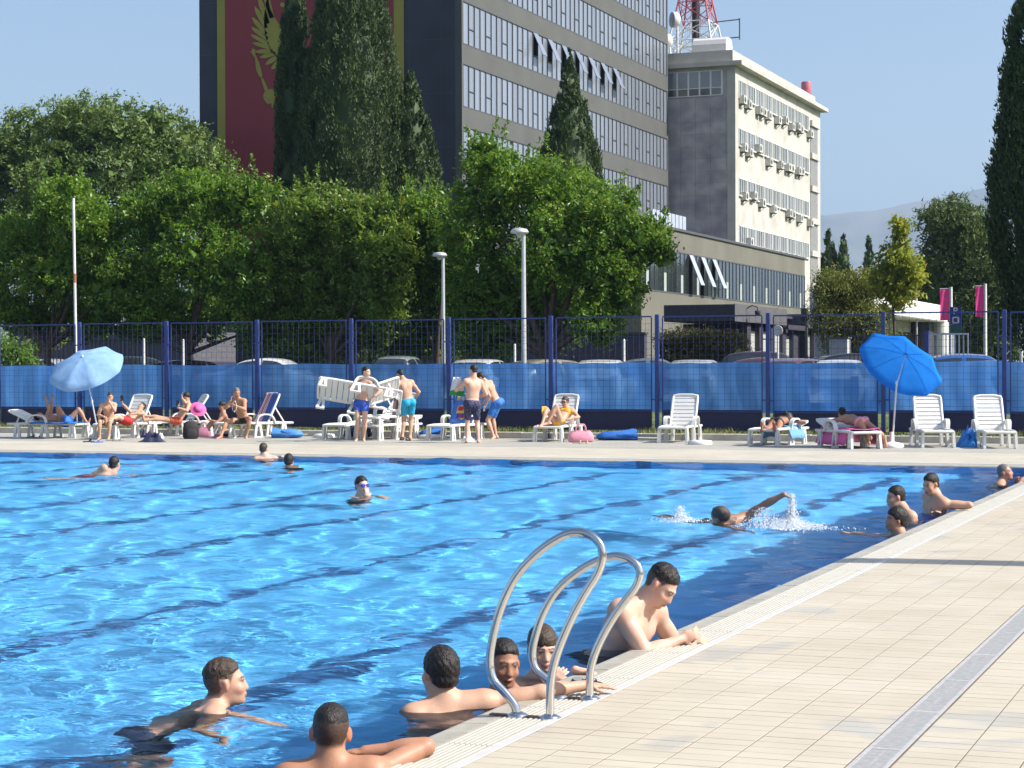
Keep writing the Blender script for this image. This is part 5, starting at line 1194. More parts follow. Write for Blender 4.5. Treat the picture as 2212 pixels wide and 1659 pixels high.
def hair_mat(name, col):
    m, nt, out = new_mat(name)
    b = N(nt, 'ShaderNodeBsdfPrincipled'); b.inputs['Roughness'].default_value = 0.45; b.inputs['Specular IOR Level'].default_value = 0.35
    tc = nt.nodes.new('ShaderNodeTexCoord'); mp = N(nt, 'ShaderNodeMapping'); mp.inputs['Scale'].default_value = (1, 1, 0.3)
    nz = N(nt, 'ShaderNodeTexNoise'); nz.inputs['Scale'].default_value = 150; nz.inputs['Detail'].default_value = 4; nz.inputs['Distortion'].default_value = 0.6
    nt.links.new(tc.outputs['Object'], mp.inputs[0]); nt.links.new(mp.outputs[0], nz.inputs['Vector'])
    nt.links.new(ramp(nt, nz.outputs['Fac'], [(0.35, tuple(c * 0.5 for c in col)), (0.65, tuple(c * 1.5 for c in col))]), b.inputs['Base Color'])
    bp = N(nt, 'ShaderNodeBump'); bp.inputs['Strength'].default_value = 0.7; bp.inputs['Distance'].default_value = 0.01
    nt.links.new(nz.outputs['Fac'], bp.inputs['Height']); nt.links.new(bp.outputs[0], b.inputs['Normal'])
    nt.links.new(b.outputs[0], out.inputs[0]); return m
HAIR = {'dark': hair_mat('hair_dark', (0.018, 0.014, 0.012)), 'brown': hair_mat('hair_brown', (0.055, 0.036, 0.024)), 'grey': hair_mat('hair_grey', (0.16, 0.145, 0.14)), 'shaved': hair_mat('hair_cropped', (0.075, 0.055, 0.045))}

def surface_nets(D, org, h):
    s = D < 0
    c = s[:-1, :-1, :-1]; anyn = c.copy(); alln = c.copy()
    for i in (0, 1):
        for j in (0, 1):
            for k in (0, 1):
                q = s[i:s.shape[0] - 1 + i, j:s.shape[1] - 1 + j, k:s.shape[2] - 1 + k]; anyn |= q; alln &= q
    act = np.argwhere(anyn & ~alln)
    if len(act) == 0: return np.zeros((0, 3)), np.zeros((0, 4), int)
    vid = -np.ones(c.shape, dtype=np.int64); vid[act[:, 0], act[:, 1], act[:, 2]] = np.arange(len(act))
    acc = np.zeros((len(act), 3)); cnt = np.zeros(len(act))
    cor = [(i, j, k) for i in (0, 1) for j in (0, 1) for k in (0, 1)]
    dv = {q: D[act[:, 0] + q[0], act[:, 1] + q[1], act[:, 2] + q[2]] for q in cor}
    for a in cor:
        for ax in range(3):
            if a[ax] == 0:
                b = list(a); b[ax] = 1; b = tuple(b); da, db = dv[a], dv[b]; m = (da < 0) != (db < 0)
                if not m.any(): continue
                t_ = da[m] / (da[m] - db[m]); p = np.tile(np.array(a, float), (m.sum(), 1)); p[:, ax] += t_; acc[m] += p; cnt[m] += 1
    verts = org + h * (act + acc / cnt[:, None])
    quads = []
    for ax in range(3):
        o1, o2 = [(1, 2), (2, 0), (0, 1)][ax]
        sl0 = [slice(None)] * 3; sl1 = [slice(None)] * 3; sl0[ax] = slice(0, -1); sl1[ax] = slice(1, None)
        ch = np.argwhere(s[tuple(sl0)] != s[tuple(sl1)])
        ch = ch[(ch[:, o1] > 0) & (ch[:, o2] > 0) & (ch[:, o1] < c.shape[o1]) & (ch[:, o2] < c.shape[o2])]
        def cell(d1, d2):
            q = ch.copy(); q[:, o1] -= d1; q[:, o2] -= d2; return vid[q[:, 0], q[:, 1], q[:, 2]]
        q = np.stack([cell(1, 1), cell(0, 1), cell(0, 0), cell(1, 0)], -1)
        neg = s[ch[:, 0], ch[:, 1], ch[:, 2]]
        q = np.where(neg[:, None], q, q[:, ::-1]); quads.append(q)
    Q = np.concatenate(quads); Q = Q[(Q >= 0).all(1)]
    return verts, Q

class Field:
    def __init__(self, lo, hi, h):
        self.h = h; self.org = np.array(lo, float) - 3 * h; n = np.ceil((np.array(hi, float) + 3 * h - self.org) / h).astype(int) + 1
        self.ax = [self.org[i] + h * np.arange(n[i]) for i in range(3)]
        self.D = np.full(tuple(n), 0.25, dtype=np.float32)
    def block(self, lo, hi):
        sl = []
        for i in range(3):
            a = int(max(0, math.floor((lo[i] - self.org[i]) / self.h))); b = int(min(len(self.ax[i]), math.ceil((hi[i] - self.org[i]) / self.h) + 1)); sl.append(slice(a, max(a, b)))
        sl = tuple(sl)
        if any(q.stop <= q.start for q in sl): return None, None
        return sl, (self.ax[0][sl[0]][:, None, None], self.ax[1][sl[1]][None, :, None], self.ax[2][sl[2]][None, None, :])
    def put(self, sl, d, k, sub=False):
        cur = self.D[sl]
        if sub:
            d = -d; hh = np.maximum(k - np.abs(cur - d), 0) / k; self.D[sl] = np.maximum(cur, d) + hh * hh * k * 0.25
        else:
            hh = np.maximum(k - np.abs(cur - d), 0) / k; self.D[sl] = np.minimum(cur, d) - hh * hh * k * 0.25
    def cap(self, a, b, ra, rb, k=0.02):
        a = np.array(a, float); b = np.array(b, float); R_ = max(ra, rb) + k + 2 * self.h
        sl, g_ = self.block(np.minimum(a, b) - R_, np.maximum(a, b) + R_)
        if sl is None: return
        d = b - a; L2 = max(d @ d, 1e-9)
        t_ = np.clip(((g_[0] - a[0]) * d[0] + (g_[1] - a[1]) * d[1] + (g_[2] - a[2]) * d[2]) / L2, 0, 1)
        dist = np.sqrt((g_[0] - a[0] - t_ * d[0]) ** 2 + (g_[1] - a[1] - t_ * d[1]) ** 2 + (g_[2] - a[2] - t_ * d[2]) ** 2) - (ra + (rb - ra) * t_)
        self.put(sl, dist.astype(np.float32), k)
    def ell(self, c, B, r_, k=0.02, sub=False):
        """B: 3 row axes (made orthonormal here), r_: radii along them"""
        c = np.array(c, float); B = np.array(B, float); B[0] /= np.linalg.norm(B[0]); B[1] = B[1] - B[0] * (B[0] @ B[1])
        if np.linalg.norm(B[1]) < 1e-3: B[1] = np.cross(B[0], (0.3, 0.5, 0.8))
        B[1] /= np.linalg.norm(B[1]); B[2] = np.cross(B[0], B[1]); r_ = np.array(r_, float); R_ = r_.max() + k + 2 * self.h
        sl, g_ = self.block(c - R_, c + R_)
        if sl is None: return
        x, y, z = g_[0] - c[0], g_[1] - c[1], g_[2] - c[2]
        k0 = 0; k1 = 0
        for i in range(3):
            q = (x * B[i, 0] + y * B[i, 1] + z * B[i, 2]) / r_[i]; k0 = k0 + q * q; k1 = k1 + (q / r_[i]) ** 2
        k0 = np.sqrt(k0); k1 = np.sqrt(k1) + 1e-6
        self.put(sl, (k0 * (k0 - 1) / k1).astype(np.float32), k, sub)

def unit(v): v = np.array(v, float); return v / (np.linalg.norm(v) + 1e-9)
def ik(a, b, l1, l2, pole):
    """joint between a and b bent towards pole direction; returns (joint, end)"""
    d = b - a; L = np.linalg.norm(d); L = max(L, 1e-4); mx = (l1 + l2) * 0.999
    if L > mx: b = a + d / L * mx; d = b - a; L = mx
    x = (l1 * l1 - l2 * l2 + L * L) / (2 * L); y = math.sqrt(max(l1 * l1 - x * x, 0)); u = d / L
    p = np.array(pole, float); p = p - u * (p @ u); p = unit(p) if np.linalg.norm(p) > 1e-4 else unit(np.cross(u, (0, 0.3, 1)))
    return a + u * x + p * y, b

def hand(F_, wrist, d, nrm, side, s, curl=0.25, spread=0.12, fine=True):
    """palm and five fingers; d: direction from wrist, nrm: palm normal, side +1 = thumb along d x nrm"""
    d = unit(d); nrm = unit(np.array(nrm) - d * (np.array(nrm) @ d)); a = np.cross(d, nrm) * side
    pc = wrist + d * 0.045 * s
    F_.ell(pc, [d, a, nrm], (0.052 * s, 0.040 * s, 0.016 * s), 0.012)
    lens = (0.070, 0.078, 0.073, 0.056); offs = (0.028, 0.010, -0.009, -0.027)
    for L, of in zip(lens, offs):
        p0 = pc + d * 0.038 * s + a * of * s; dd = unit(d + a * of * spread * 8); cu = curl
        for seg, fr in enumerate((0.46, 0.31, 0.23)):
            dd = unit(dd * math.cos(cu) + nrm * math.sin(cu)); p1 = p0 + dd * L * fr * s
            F_.cap(p0, p1, (0.0098 - 0.001 * seg) * s, (0.0088 - 0.001 * seg) * s, 0.004); p0 = p1
    t0 = wrist + d * 0.020 * s + a * 0.028 * s; t1 = t0 + unit(d * 0.7 + a * 0.75 + nrm * 0.25) * 0.042 * s; t2 = t1 + unit(d * 1.0 + a * 0.25 + nrm * (0.2 + curl)) * 0.034 * s
    F_.cap(t0, t1, 0.0135 * s, 0.0115 * s, 0.006); F_.cap(t1, t2, 0.0112 * s, 0.009 * s, 0.004)

def person(label, anchor, sp, h=0.012, s=1.0, skin=(0.50, 0.29, 0.19), hair='dark', hstyle='short', wet=False, fat=1.0, group=None, trunks=None, top=None, shade_col=None, trunk_len=0.62, brief=False):
    """sp gives joints in metres (right, away, up) as seen along the pool view, relative to the anchor"""
    A = np.array(anchor, float)
    def T(v): return np.array(V3(*v))
    g = lambda k, dflt=None: T(sp[k]) if k in sp else (None if dflt is None else T(dflt))
    pel, nek = g('pel'), g('nek'); up = unit(nek - pel)
    sx = unit(g('sx')); sx = unit(sx - up * (sx @ up)); fw = np.cross(up, sx)
    hx = unit(g('hx')) if 'hx' in sp else sx
    fat_b = fat
    chest = nek - up * 0.17 * s; belly = pel + up * 0.16 * s
    shr = nek - up * 0.055 * s + sx * 0.178 * s * (0.9 + 0.1 * fat); shl = nek - up * 0.055 * s - sx * 0.178 * s * (0.9 + 0.1 * fat)
    if 'dsr' in sp: shr = shr + T(sp['dsr'])
    if 'dsl' in sp: shl = shl + T(sp['dsl'])
    hipr = pel + hx * 0.088 * s - up * 0.03 * s; hipl = pel - hx * 0.088 * s - up * 0.03 * s
    hr_, hl_ = g('hr'), g('hl'); fr_, fl_ = g('fr'), g('fl')
    er, wr_ = ik(shr, hr_, 0.285 * s, 0.255 * s, g('er')); el, wl_ = ik(shl, hl_, 0.285 * s, 0.255 * s, g('el'))
    kr, ar_ = ik(hipr, fr_, 0.43 * s, 0.42 * s, g('kr')); kl, al_ = ik(hipl, fl_, 0.43 * s, 0.42 * s, g('kl'))
    face = unit(g('face')); hup = unit(g('hup')) if 'hup' in sp else unit(up * 0.5 + np.array((0, 0, 0.8)))
    hrt = unit(np.cross(face, hup)); hup = np.cross(hrt, face)
    hc = nek + unit(nek - pel) * 0.05 * s + hup * 0.155 * s + face * 0.025 * s
    if 'head' in sp: hc = g('head')
    def HP(x, y, z): return hc + (hrt * x + face * y + hup * z) * s
    pts = [pel, nek, shr, shl, er, el, wr_, wl_, kr, kl, ar_, al_, hc + hup * 0.16 * s, hc - hup * 0.12 * s, hc + face * 0.13 * s, hc - face * 0.13 * s]
    lo = np.min(pts, 0) - 0.26 * s; hi = np.max(pts, 0) + 0.26 * s
    F_ = Field(lo, hi, h)
    # torso
    F_.ell(pel, [hx, np.cross(hx, up), up], (0.158 * s * fat, 0.112 * s * fat, 0.115 * s), 0.03)
    F_.ell(belly, [sx, fw, up], (0.138 * s * fat, 0.098 * s * fat, 0.15 * s), 0.05)
    F_.ell(chest, [sx, fw, up], (0.158 * s * fat, 0.108 * s * fat, 0.165 * s), 0.06)
    F_.cap(shr - sx * 0.03 * s, shl + sx * 0.03 * s, 0.062 * s * fat, 0.062 * s * fat, 0.05)
    for sg in (1, -1):
        F_.ell(chest + up * 0.045 * s + fw * 0.062 * s + sx * sg * 0.072 * s, [sx, fw, up], (0.075 * s, 0.048 * s * (fat if top is None else 1.35), 0.062 * s), 0.035)
        F_.ell(chest + up * 0.04 * s - fw * 0.06 * s + sx * sg * 0.075 * s, [sx, fw, up], (0.07 * s, 0.05 * s, 0.09 * s), 0.04)
        F_.ell(pel - up * 0.045 * s - np.cross(up, hx) * 0.065 * s + hx * sg * 0.07 * s, [hx, fw, up], (0.082 * s, 0.075 * s, 0.085 * s), 0.03)
    nb = nek + up * 0.01 * s
    F_.cap(nek - up * 0.03 * s, HP(0, -0.022, -0.045), 0.062 * s * fat ** 0.5, 0.054 * s * fat ** 0.5, 0.03)
    for q in (shr, shl): F_.cap(nek + (hc - nek) * 0.25, q + up * 0.012 * s, 0.045 * s, 0.048 * s, 0.05)
    # limbs
    for a, b, c in ((shr, er, wr_), (shl, el, wl_)):
        F_.ell(a, [sx, fw, up], (0.062 * s * fat,) * 3, 0.04)
        F_.cap(a, b, 0.050 * s * fat, 0.039 * s * fat, 0.03); m_ = a + (b - a) * 0.5; F_.ell(m_, [unit(b - a), np.cross(unit(b - a), fw), fw], (0.11 * s, 0.046 * s * fat, 0.048 * s * fat), 0.02)
        F_.cap(b, c, 0.040 * s * fat, 0.027 * s, 0.02); m_ = b + (c - b) * 0.28; F_.ell(m_, [unit(c - b), unit(np.cross(unit(c - b), fw)), unit(np.cross(unit(c - b), np.cross(unit(c - b), fw)))], (0.09 * s, 0.044 * s * fat, 0.042 * s * fat), 0.02)
    for hp, kn, an in ((hipr, kr, ar_), (hipl, kl, al_)):
        F_.cap(hp, kn, 0.088 * s * fat, 0.054 * s, 0.035); F_.cap(kn, an, 0.052 * s, 0.034 * s, 0.02)
        dn = unit(an - kn); bk = unit(np.cross(np.cross(dn, unit(kn - hp)), dn)) if np.linalg.norm(np.cross(dn, unit(kn - hp))) > 0.05 else -fw
        F_.ell(kn + (an - kn) * 0.3 - bk * 0.012 * s * (-1), [dn, unit(np.cross(dn, fw + 0.01)), unit(np.cross(dn, np.cross(dn, fw + 0.01)))], (0.12 * s, 0.055 * s, 0.055 * s), 0.03)
    for an, kn, key in ((ar_, kr, 'tr'), (al_, kl, 'tl')):
        td = unit(g(key)) if key in sp else unit(fw * 1.0 - np.array((0, 0, 0.15)))
        dn = unit(an - kn); heel = an + dn * 0.045 * s - td * 0.035 * s; ball = an + dn * 0.062 * s + td * 0.13 * s; toe = ball + td * 0.055 * s
        F_.cap(an, heel, 0.036 * s, 0.034 * s, 0.02); F_.cap(heel, ball, 0.034 * s, 0.030 * s, 0.03); sd = unit(np.cross(td, dn))
        for q, (of, L_) in enumerate(((0.028, 0.062), (0.012, 0.058), (-0.002, 0.052), (-0.015, 0.045), (-0.027, 0.036))): F_.cap(ball + sd * of * s, ball + sd * of * 1.15 * s + td * L_ * s, 0.014 * s, 0.0105 * s, 0.008)
    # head and face
    B = [hrt, face, hup]
    F_.ell(HP(0, -0.014, 0.032), B, (0.076 * s, 0.097 * s, 0.094 * s), 0.02)
    F_.ell(HP(0, 0.028, -0.028), B, (0.063 * s, 0.070 * s, 0.088 * s), 0.025)
    F_.ell(HP(0, 0.030, -0.082), B, (0.050 * s, 0.054 * s, 0.036 * s), 0.025)
    F_.ell(HP(0, 0.072, -0.100), B, (0.020 * s, 0.018 * s, 0.016 * s), 0.02)
    for sg in (1, -1):
        F_.ell(HP(sg * 0.040, 0.062, -0.032), B, (0.024 * s, 0.026 * s, 0.024 * s), 0.02)
        F_.ell(HP(sg * 0.033, 0.105, 0.004), B, (0.017 * s, 0.018 * s, 0.012 * s), 0.012, True)
        F_.ell(HP(sg * 0.032, 0.080, 0.004), B, (0.0135 * s,) * 3, 0.004)
        F_.ell(HP(sg * 0.078, -0.008, -0.004), [unit(hrt * 0.85 - face * 0.5 * sg), unit(face * 0.85 + hrt * 0.5 * sg), hup], (0.011 * s, 0.020 * s, 0.032 * s), 0.008)
        F_.cap(HP(sg * 0.012, 0.088, 0.024), HP(sg * 0.046, 0.074, 0.022), 0.011 * s, 0.010 * s, 0.012)
        F_.ell(HP(sg * 0.011, 0.097, -0.040), B, (0.009 * s, 0.010 * s, 0.008 * s), 0.006)
    F_.cap(HP(0, 0.088, 0.012), HP(0, 0.105, -0.034), 0.0095 * s, 0.012 * s, 0.014)
    F_.ell(HP(0, 0.094, -0.064), B, (0.026 * s, 0.013 * s, 0.006 * s), 0.006); F_.ell(HP(0, 0.092, -0.075), B, (0.022 * s, 0.012 * s, 0.006 * s), 0.006)
    # hands
    for w_, e_, nk, sgn, ck, dk in ((wr_, er, 'nr', 1, 'cr', 'dr'), (wl_, el, 'nl', -1, 'cl', 'dl')):
        d = g(dk) if dk in sp else (w_ - e_); nn = g(nk) if nk in sp else np.array((0, 0, -1.0)) + fw * 0.2
        hand(F_, w_, d, nn, -sgn, s, sp.get(ck, 0.3))
    verts, quads = surface_nets(F_.D, F_.org, h)
    root = thing('person', label, 'person', Vector(A), 0, group)
    me = np_mesh('body', verts, quads, M_SKINW if wet else M_SKIND, True)
    # colours of lips, brows, eyes, knees, palms
    rel = (verts - hc) / s; lx, ly, lz = rel @ hrt, rel @ face, rel @ hup
    col = np.tile(np.array(skin), (len(verts), 1))
    inhead = (np.abs(lx) < 0.11) & (np.abs(ly) < 0.15) & (lz > -0.13) & (lz < 0.15)
    def mixc(mask, c, w_=1.0): col[mask] = col[mask] * (1 - w_) + np.array(c) * w_
    lip = inhead & (ly > 0.07) & (((lx / 0.025) ** 2 + ((lz + 0.0695) / 0.0105) ** 2) < 1); mixc(lip, np.array(skin) * np.array((0.78, 0.50, 0.50)))
    line = inhead & (ly > 0.07) & (np.abs(lz + 0.0695) < 0.0028) & (np.abs(lx) < 0.024); mixc(line, np.array(skin) * 0.3)
    for sg in (1, -1):
        eye = inhead & (ly > 0.06) & ((((lx - sg * 0.032) / 0.0155) ** 2 + ((lz - 0.004) / 0.0048) ** 2) < 1); mixc(eye, (0.26, 0.23, 0.21))
        iris = inhead & (ly > 0.06) & ((((lx - sg * 0.032) / 0.0065) ** 2 + ((lz - 0.004) / 0.0050) ** 2) < 1); mixc(iris, (0.03, 0.02, 0.015))
        lid = inhead & (ly > 0.06) & (np.abs(lx - sg * 0.032) < 0.018) & (np.abs(lz - 0.0105) < 0.0028); mixc(lid, (0.05, 0.03, 0.025), 0.8)
        brow = inhead & (ly > 0.05) & (np.abs(lx - sg * 0.031) < 0.022) & (np.abs(lz - 0.0265 + 1.2 * (lx * sg - 0.031) ** 2 * 8) < 0.0052); mixc(brow, (0.035, 0.024, 0.018), 0.85)
        chk = inhead & (ly > 0.02) & ((((lx - sg * 0.043) / 0.025) ** 2 + ((lz + 0.03) / 0.025) ** 2) < 1); mixc(chk, np.array(skin) * np.array((1.08, 0.88, 0.85)), 0.6)
        ear = inhead & (lx * sg > 0.072) & (lz < 0.035) & (lz > -0.045); mixc(ear, np.array(skin) * np.array((1.1, 0.8, 0.75)), 0.7)
        if top is None:
            nq = (verts - (chest + up * 0.03 * s + fw * 0.11 * s + sx * sg * 0.088 * s)) / s; mixc((nq ** 2).sum(1) < 0.0135 ** 2 * 2, np.array(skin) * np.array((0.7, 0.5, 0.5)), 0.7)
    if hstyle != 'bald':
        hz_ = np.interp(ly, [-0.12, -0.04, -0.018, 0.02, 0.045, 0.07, 0.10], [-0.062, -0.05, 0.0, 0.005, 0.048, 0.066, 0.082])
        wgt = np.clip((lz - hz_ + 0.006) / 0.02, 0, 1) * 0.97; wgt[~inhead] = 0
        wgt *= 0.93 + 0.07 * np.sin(verts[:, 0] * 700) * np.sin(verts[:, 1] * 650 + verts[:, 2] * 500)
        wgt[(np.abs(lx) > 0.070) & (ly > -0.034) & (ly < 0.018) & (lz > -0.045) & (lz < 0.03)] = 0
        hcol = {'dark': (0.020, 0.015, 0.013), 'brown': (0.055, 0.037, 0.026), 'grey': (0.17, 0.14, 0.13), 'shaved': (0.09, 0.06, 0.045)}[hair]
        col = col * (1 - wgt[:, None]) + np.array(hcol) * wgt[:, None]
    ca = me.color_attributes.new('Col', 'FLOAT_COLOR', 'POINT'); ca.data.foreach_set('color', np.concatenate([col, np.ones((len(col), 1))], 1).astype(np.float32).ravel())
    body = link_mesh('body', me, root)
    # hair: its own shell following the skull
    if hstyle != 'bald':
        hh_ = 0.0078 if h < 0.009 else 0.0105
        vol = {'short': 0.006, 'crop': 0.0, 'thick': 0.014, 'fringe': 0.011, 'bun': 0.008}[hstyle]
        G = Field(hc - 0.19 * s, hc + 0.19 * s, hh_)
        sl, gg = G.block(hc - 0.18 * s, hc + 0.18 * s)
        x, y, z = gg[0] - hc[0], gg[1] - hc[1], gg[2] - hc[2]
        X = (x * hrt[0] + y * hrt[1] + z * hrt[2]) / s; Y_ = (x * face[0] + y * face[1] + z * face[2]) / s; Z = (x * hup[0] + y * hup[1] + z * hup[2]) / s
        def el_(cx, cy, cz, rx, ry, rz):
            k0 = np.sqrt(((X - cx) / rx) ** 2 + ((Y_ - cy) / ry) ** 2 + ((Z - cz) / rz) ** 2); k1 = np.sqrt(((X - cx) / rx ** 2) ** 2 + ((Y_ - cy) / ry ** 2) ** 2 + ((Z - cz) / rz ** 2) ** 2) + 1e-6; return k0 * (k0 - 1) / k1
        d = el_(0, -0.014, 0.034, 0.079 + vol * 0.7, 0.101 + vol * 0.8, 0.097 + vol * 1.2)
        if hstyle in ('thick', 'fringe', 'bun') or h >= 0.009: d = np.minimum(d, el_(0, -0.035, -0.025, 0.068 + vol * 0.6, 0.072 + vol, 0.06))
        nse = 0.0032 * np.sin(X * 310 + 3 * np.sin(Y_ * 90)) * np.sin(Y_ * 270 + 2 * np.sin(Z * 80)) + 0.003 * np.sin(X * 140 + Z * 120) * np.sin(Y_ * 150 - Z * 60)
        d = d + nse * (0.5 if hstyle == 'crop' else 1.0)
        cut = {'short': ([-0.12, -0.04, -0.018, 0.02, 0.045, 0.07, 0.10], [-0.062, -0.05, 0.0, 0.005, 0.045, 0.062, 0.078]),
               'crop': ([-0.12, -0.04, -0.018, 0.02, 0.045, 0.07, 0.10], [-0.05, -0.035, 0.005, 0.012, 0.055, 0.07, 0.085]),
               'thick': ([-0.12, -0.04, -0.018, 0.02, 0.045, 0.07, 0.10], [-0.085, -0.06, -0.01, -0.005, 0.03, 0.05, 0.062]),
               'fringe': ([-0.12, -0.04, -0.018, 0.03, 0.055, 0.075, 0.11], [-0.075, -0.055, -0.005, -0.005, 0.02, 0.03, 0.034]),
               'bun': ([-0.12, -0.04, -0.018, 0.02, 0.045, 0.07, 0.10], [-0.06, -0.05, -0.02, 0.0, 0.045, 0.065, 0.08])}[hstyle]
        zc = np.interp(Y_, *cut) + 0.004 * np.sin(X * 95 + 1.3) + 0.003 * np.sin(Y_ * 130)
        side = np.clip((0.085 - Z) / 0.065, 0, 1) * {'short': 1.0, 'crop': 0.6, 'thick': 0.1, 'fringe': 0.25, 'bun': 0.3}[hstyle] * (1.0 if h < 0.009 else 0.25)
        d = d + 0.0115 * side + 0.011 * np.clip(1 - (Z - zc) / 0.022, 0, 1) ** 1.5 * (0.4 if hstyle == 'fringe' else 1.0)
        if hstyle == 'fringe': zc = zc + 0.016 * np.sin(X * 170) + 0.010 * np.sin(X * 330 + 1)
        d = np.maximum(d, (zc + 0.006 * np.sin(X * 200) - Z) * 0.75)
        if hstyle == 'bun': d = np.minimum(d, el_(0, -0.125, 0.05, 0.04, 0.035, 0.04))
        G.D[sl] = (d * s).astype(np.float32)
        hv, hq = surface_nets(G.D, G.org, hh_)
        if len(hv): link_mesh('hair', np_mesh('hair', hv, hq, HAIR[hair], True), root)
    # clothing cut from the inflated body
    def garment(name, region, infl, mat, rip=0.004):
        xx, yy, zz = F_.ax[0][:, None, None], F_.ax[1][None, :, None], F_.ax[2][None, None, :]
        rg = region(xx, yy, zz)
        wr = rip * np.sin(xx * 55 + zz * 35) * np.sin(yy * 60 + zz * 12)
        gd = np.maximum(F_.D - infl + wr, rg).astype(np.float32); st_ = 2 if h < 0.009 else 1
        gv, gq = surface_nets(gd[::st_, ::st_, ::st_], F_.org, h * st_)
        if len(gv): return link_mesh(name, np_mesh(name, gv, gq, mat, True), root)
    def capd(x, y, z, a, b, r_):
        d = b - a; L2 = d @ d; t_ = np.clip(((x - a[0]) * d[0] + (y - a[1]) * d[1] + (z - a[2]) * d[2]) / L2, 0, 1)
        return np.sqrt((x - a[0] - t_ * d[0]) ** 2 + (y - a[1] - t_ * d[1]) ** 2 + (z - a[2] - t_ * d[2]) ** 2) - r_
    def plane(x, y, z, p, n): return (x - p[0]) * n[0] + (y - p[1]) * n[1] + (z - p[2]) * n[2]
    if trunks is not None:
        def reg(x, y, z):
            rr = np.minimum(capd(x, y, z, hipr, hipr + (kr - hipr) * trunk_len * 0.8, 0.15 * s), capd(x, y, z, hipl, hipl + (kl - hipl) * trunk_len * 0.8, 0.15 * s))
            rr = np.minimum(rr, capd(x, y, z, pel - hx * 0.05, pel + hx * 0.05, 0.18 * s))
            waist = plane(x, y, z, pel + up * 0.055 * s, up)
            er_ = np.maximum(plane(x, y, z, hipr + (kr - hipr) * trunk_len, unit(kr - hipr)), -plane(x, y, z, pel, hx))
            el_2 = np.maximum(plane(x, y, z, hipl + (kl - hipl) * trunk_len, unit(kl - hipl)), plane(x, y, z, pel, hx))
            ends = np.where(plane(x, y, z, pel, hx) > 0, plane(x, y, z, hipr + (kr - hipr) * trunk_len, unit(kr - hipr)), plane(x, y, z, hipl + (kl - hipl) * trunk_len, unit(kl - hipl)))
            if brief: ends = np.maximum(ends, -plane(x, y, z, pel - up * 0.115 * s, up) - 0.05 * s + np.abs(plane(x, y, z, pel, hx)) * 0.75 - 0.02)
            return np.maximum(np.maximum(rr, waist), ends)
        garment('swim_briefs' if brief else 'swim_trunks', reg, 0.007 if brief else 0.014, trunks, 0.001 if brief else 0.005)
    if top is not None:
        def reg2(x, y, z): return np.maximum(np.abs(plane(x, y, z, chest + up * 0.03 * s, up)) - 0.062 * s, capd(x, y, z, chest - sx * 0.1 * s, chest + sx * 0.1 * s, 0.15 * s) - 0.0)
        garment('bikini_top', reg2, 0.007, top, 0.001)
    if wet:
        for ch in root.children: ch.cycles.is_caustics_receiver = True
    return root, dict(hc=A + hc, hrt=hrt, face=face, hup=hup, wr=A + wr_, wl=A + wl_, s=s, pel=A + pel, chest=A + chest, up=up, fw=fw, sx=sx)
WZ_ = WATER_Z
def wat(px, py): return on_z(px, py, WZ_)
def gnd(px, py): return on_z(px, py, 0.0)
def cloth(name, col, var=0.1, scale=9, rough=0.75): return pmat('cloth_' + name, col, rough, var=var, scale=scale, bump=0.3, bscale=35)
C_NAVY = cloth('navy', (0.012, 0.018, 0.06)); C_ROYAL = cloth('royal', (0.03, 0.09, 0.46)); C_TURQ = cloth('turquoise', (0.015, 0.33, 0.56))
C_BLUE = cloth('blue', (0.03, 0.16, 0.52)); C_BLACK = cloth('black', (0.012, 0.012, 0.016)); C_RED = cloth('red', (0.42, 0.02, 0.025)); C_ORANGE = cloth('orange', (0.55, 0.10, 0.05))
C_YELLOW = cloth('yellow', (0.70, 0.36, 0.03)); C_PINKB = cloth('pale_pink', (0.75, 0.34, 0.36)); C_PINK = cloth('pink', (0.70, 0.12, 0.35)); C_WHITE = cloth('white', (0.72, 0.72, 0.72))
C_NAVYP = pmat('cloth_navy_print', (0.02, 0.025, 0.07), 0.75, scale=45, stops=[(0.35, (0.012, 0.016, 0.06)), (0.60, (0.03, 0.035, 0.10)), (0.66, (0.25, 0.27, 0.34))])
PALE, FAIR, TAN, DARK_T = (0.60, 0.385, 0.29), (0.53, 0.325, 0.225), (0.44, 0.245, 0.155), (0.34, 0.175, 0.11)
POOL_G, DECK_G = 'bathers in the pool', 'people on the far deck'
INFO = {}
# --- in the water, near the ladder
_, INFO['lean'] = person('pale heavy-set young man leaning on folded forearms on the pool edge, looking down', wat(1320, 1400),
    dict(pel=(-0.06, 0.06, -0.22), nek=(0.175, -0.02, 0.262), sx=(-0.62, -0.78, 0), head=(0.295, -0.06, 0.385), face=(0.66, -0.38, -0.65), hup=(0.58, -0.18, 0.78),
         hr=(0.415, -0.115, 0.072), er=(-0.1, -0.5, -0.9), hl=(0.455, -0.02, 0.055), el=(0.2, 0.6, -0.6), dsl=(0.02, 0.0, 0.01), nr=(-0.2, 0.9, 0.1), nl=(0, 0.5, -0.6), cr=0.75, cl=0.75, dr=(0.8, 0.15, 0.25), dl=(0.85, -0.1, 0.0),
         fr=(-0.16, 0.0, -1.02), fl=(-0.1, 0.2, -1.02), kr=(0.6, -0.4, 0), kl=(0.6, 0.4, 0)), h=0.0078, s=1.02, skin=PALE, hair='dark', hstyle='short', wet=True, fat=1.17, group=None, trunks=C_NAVY)
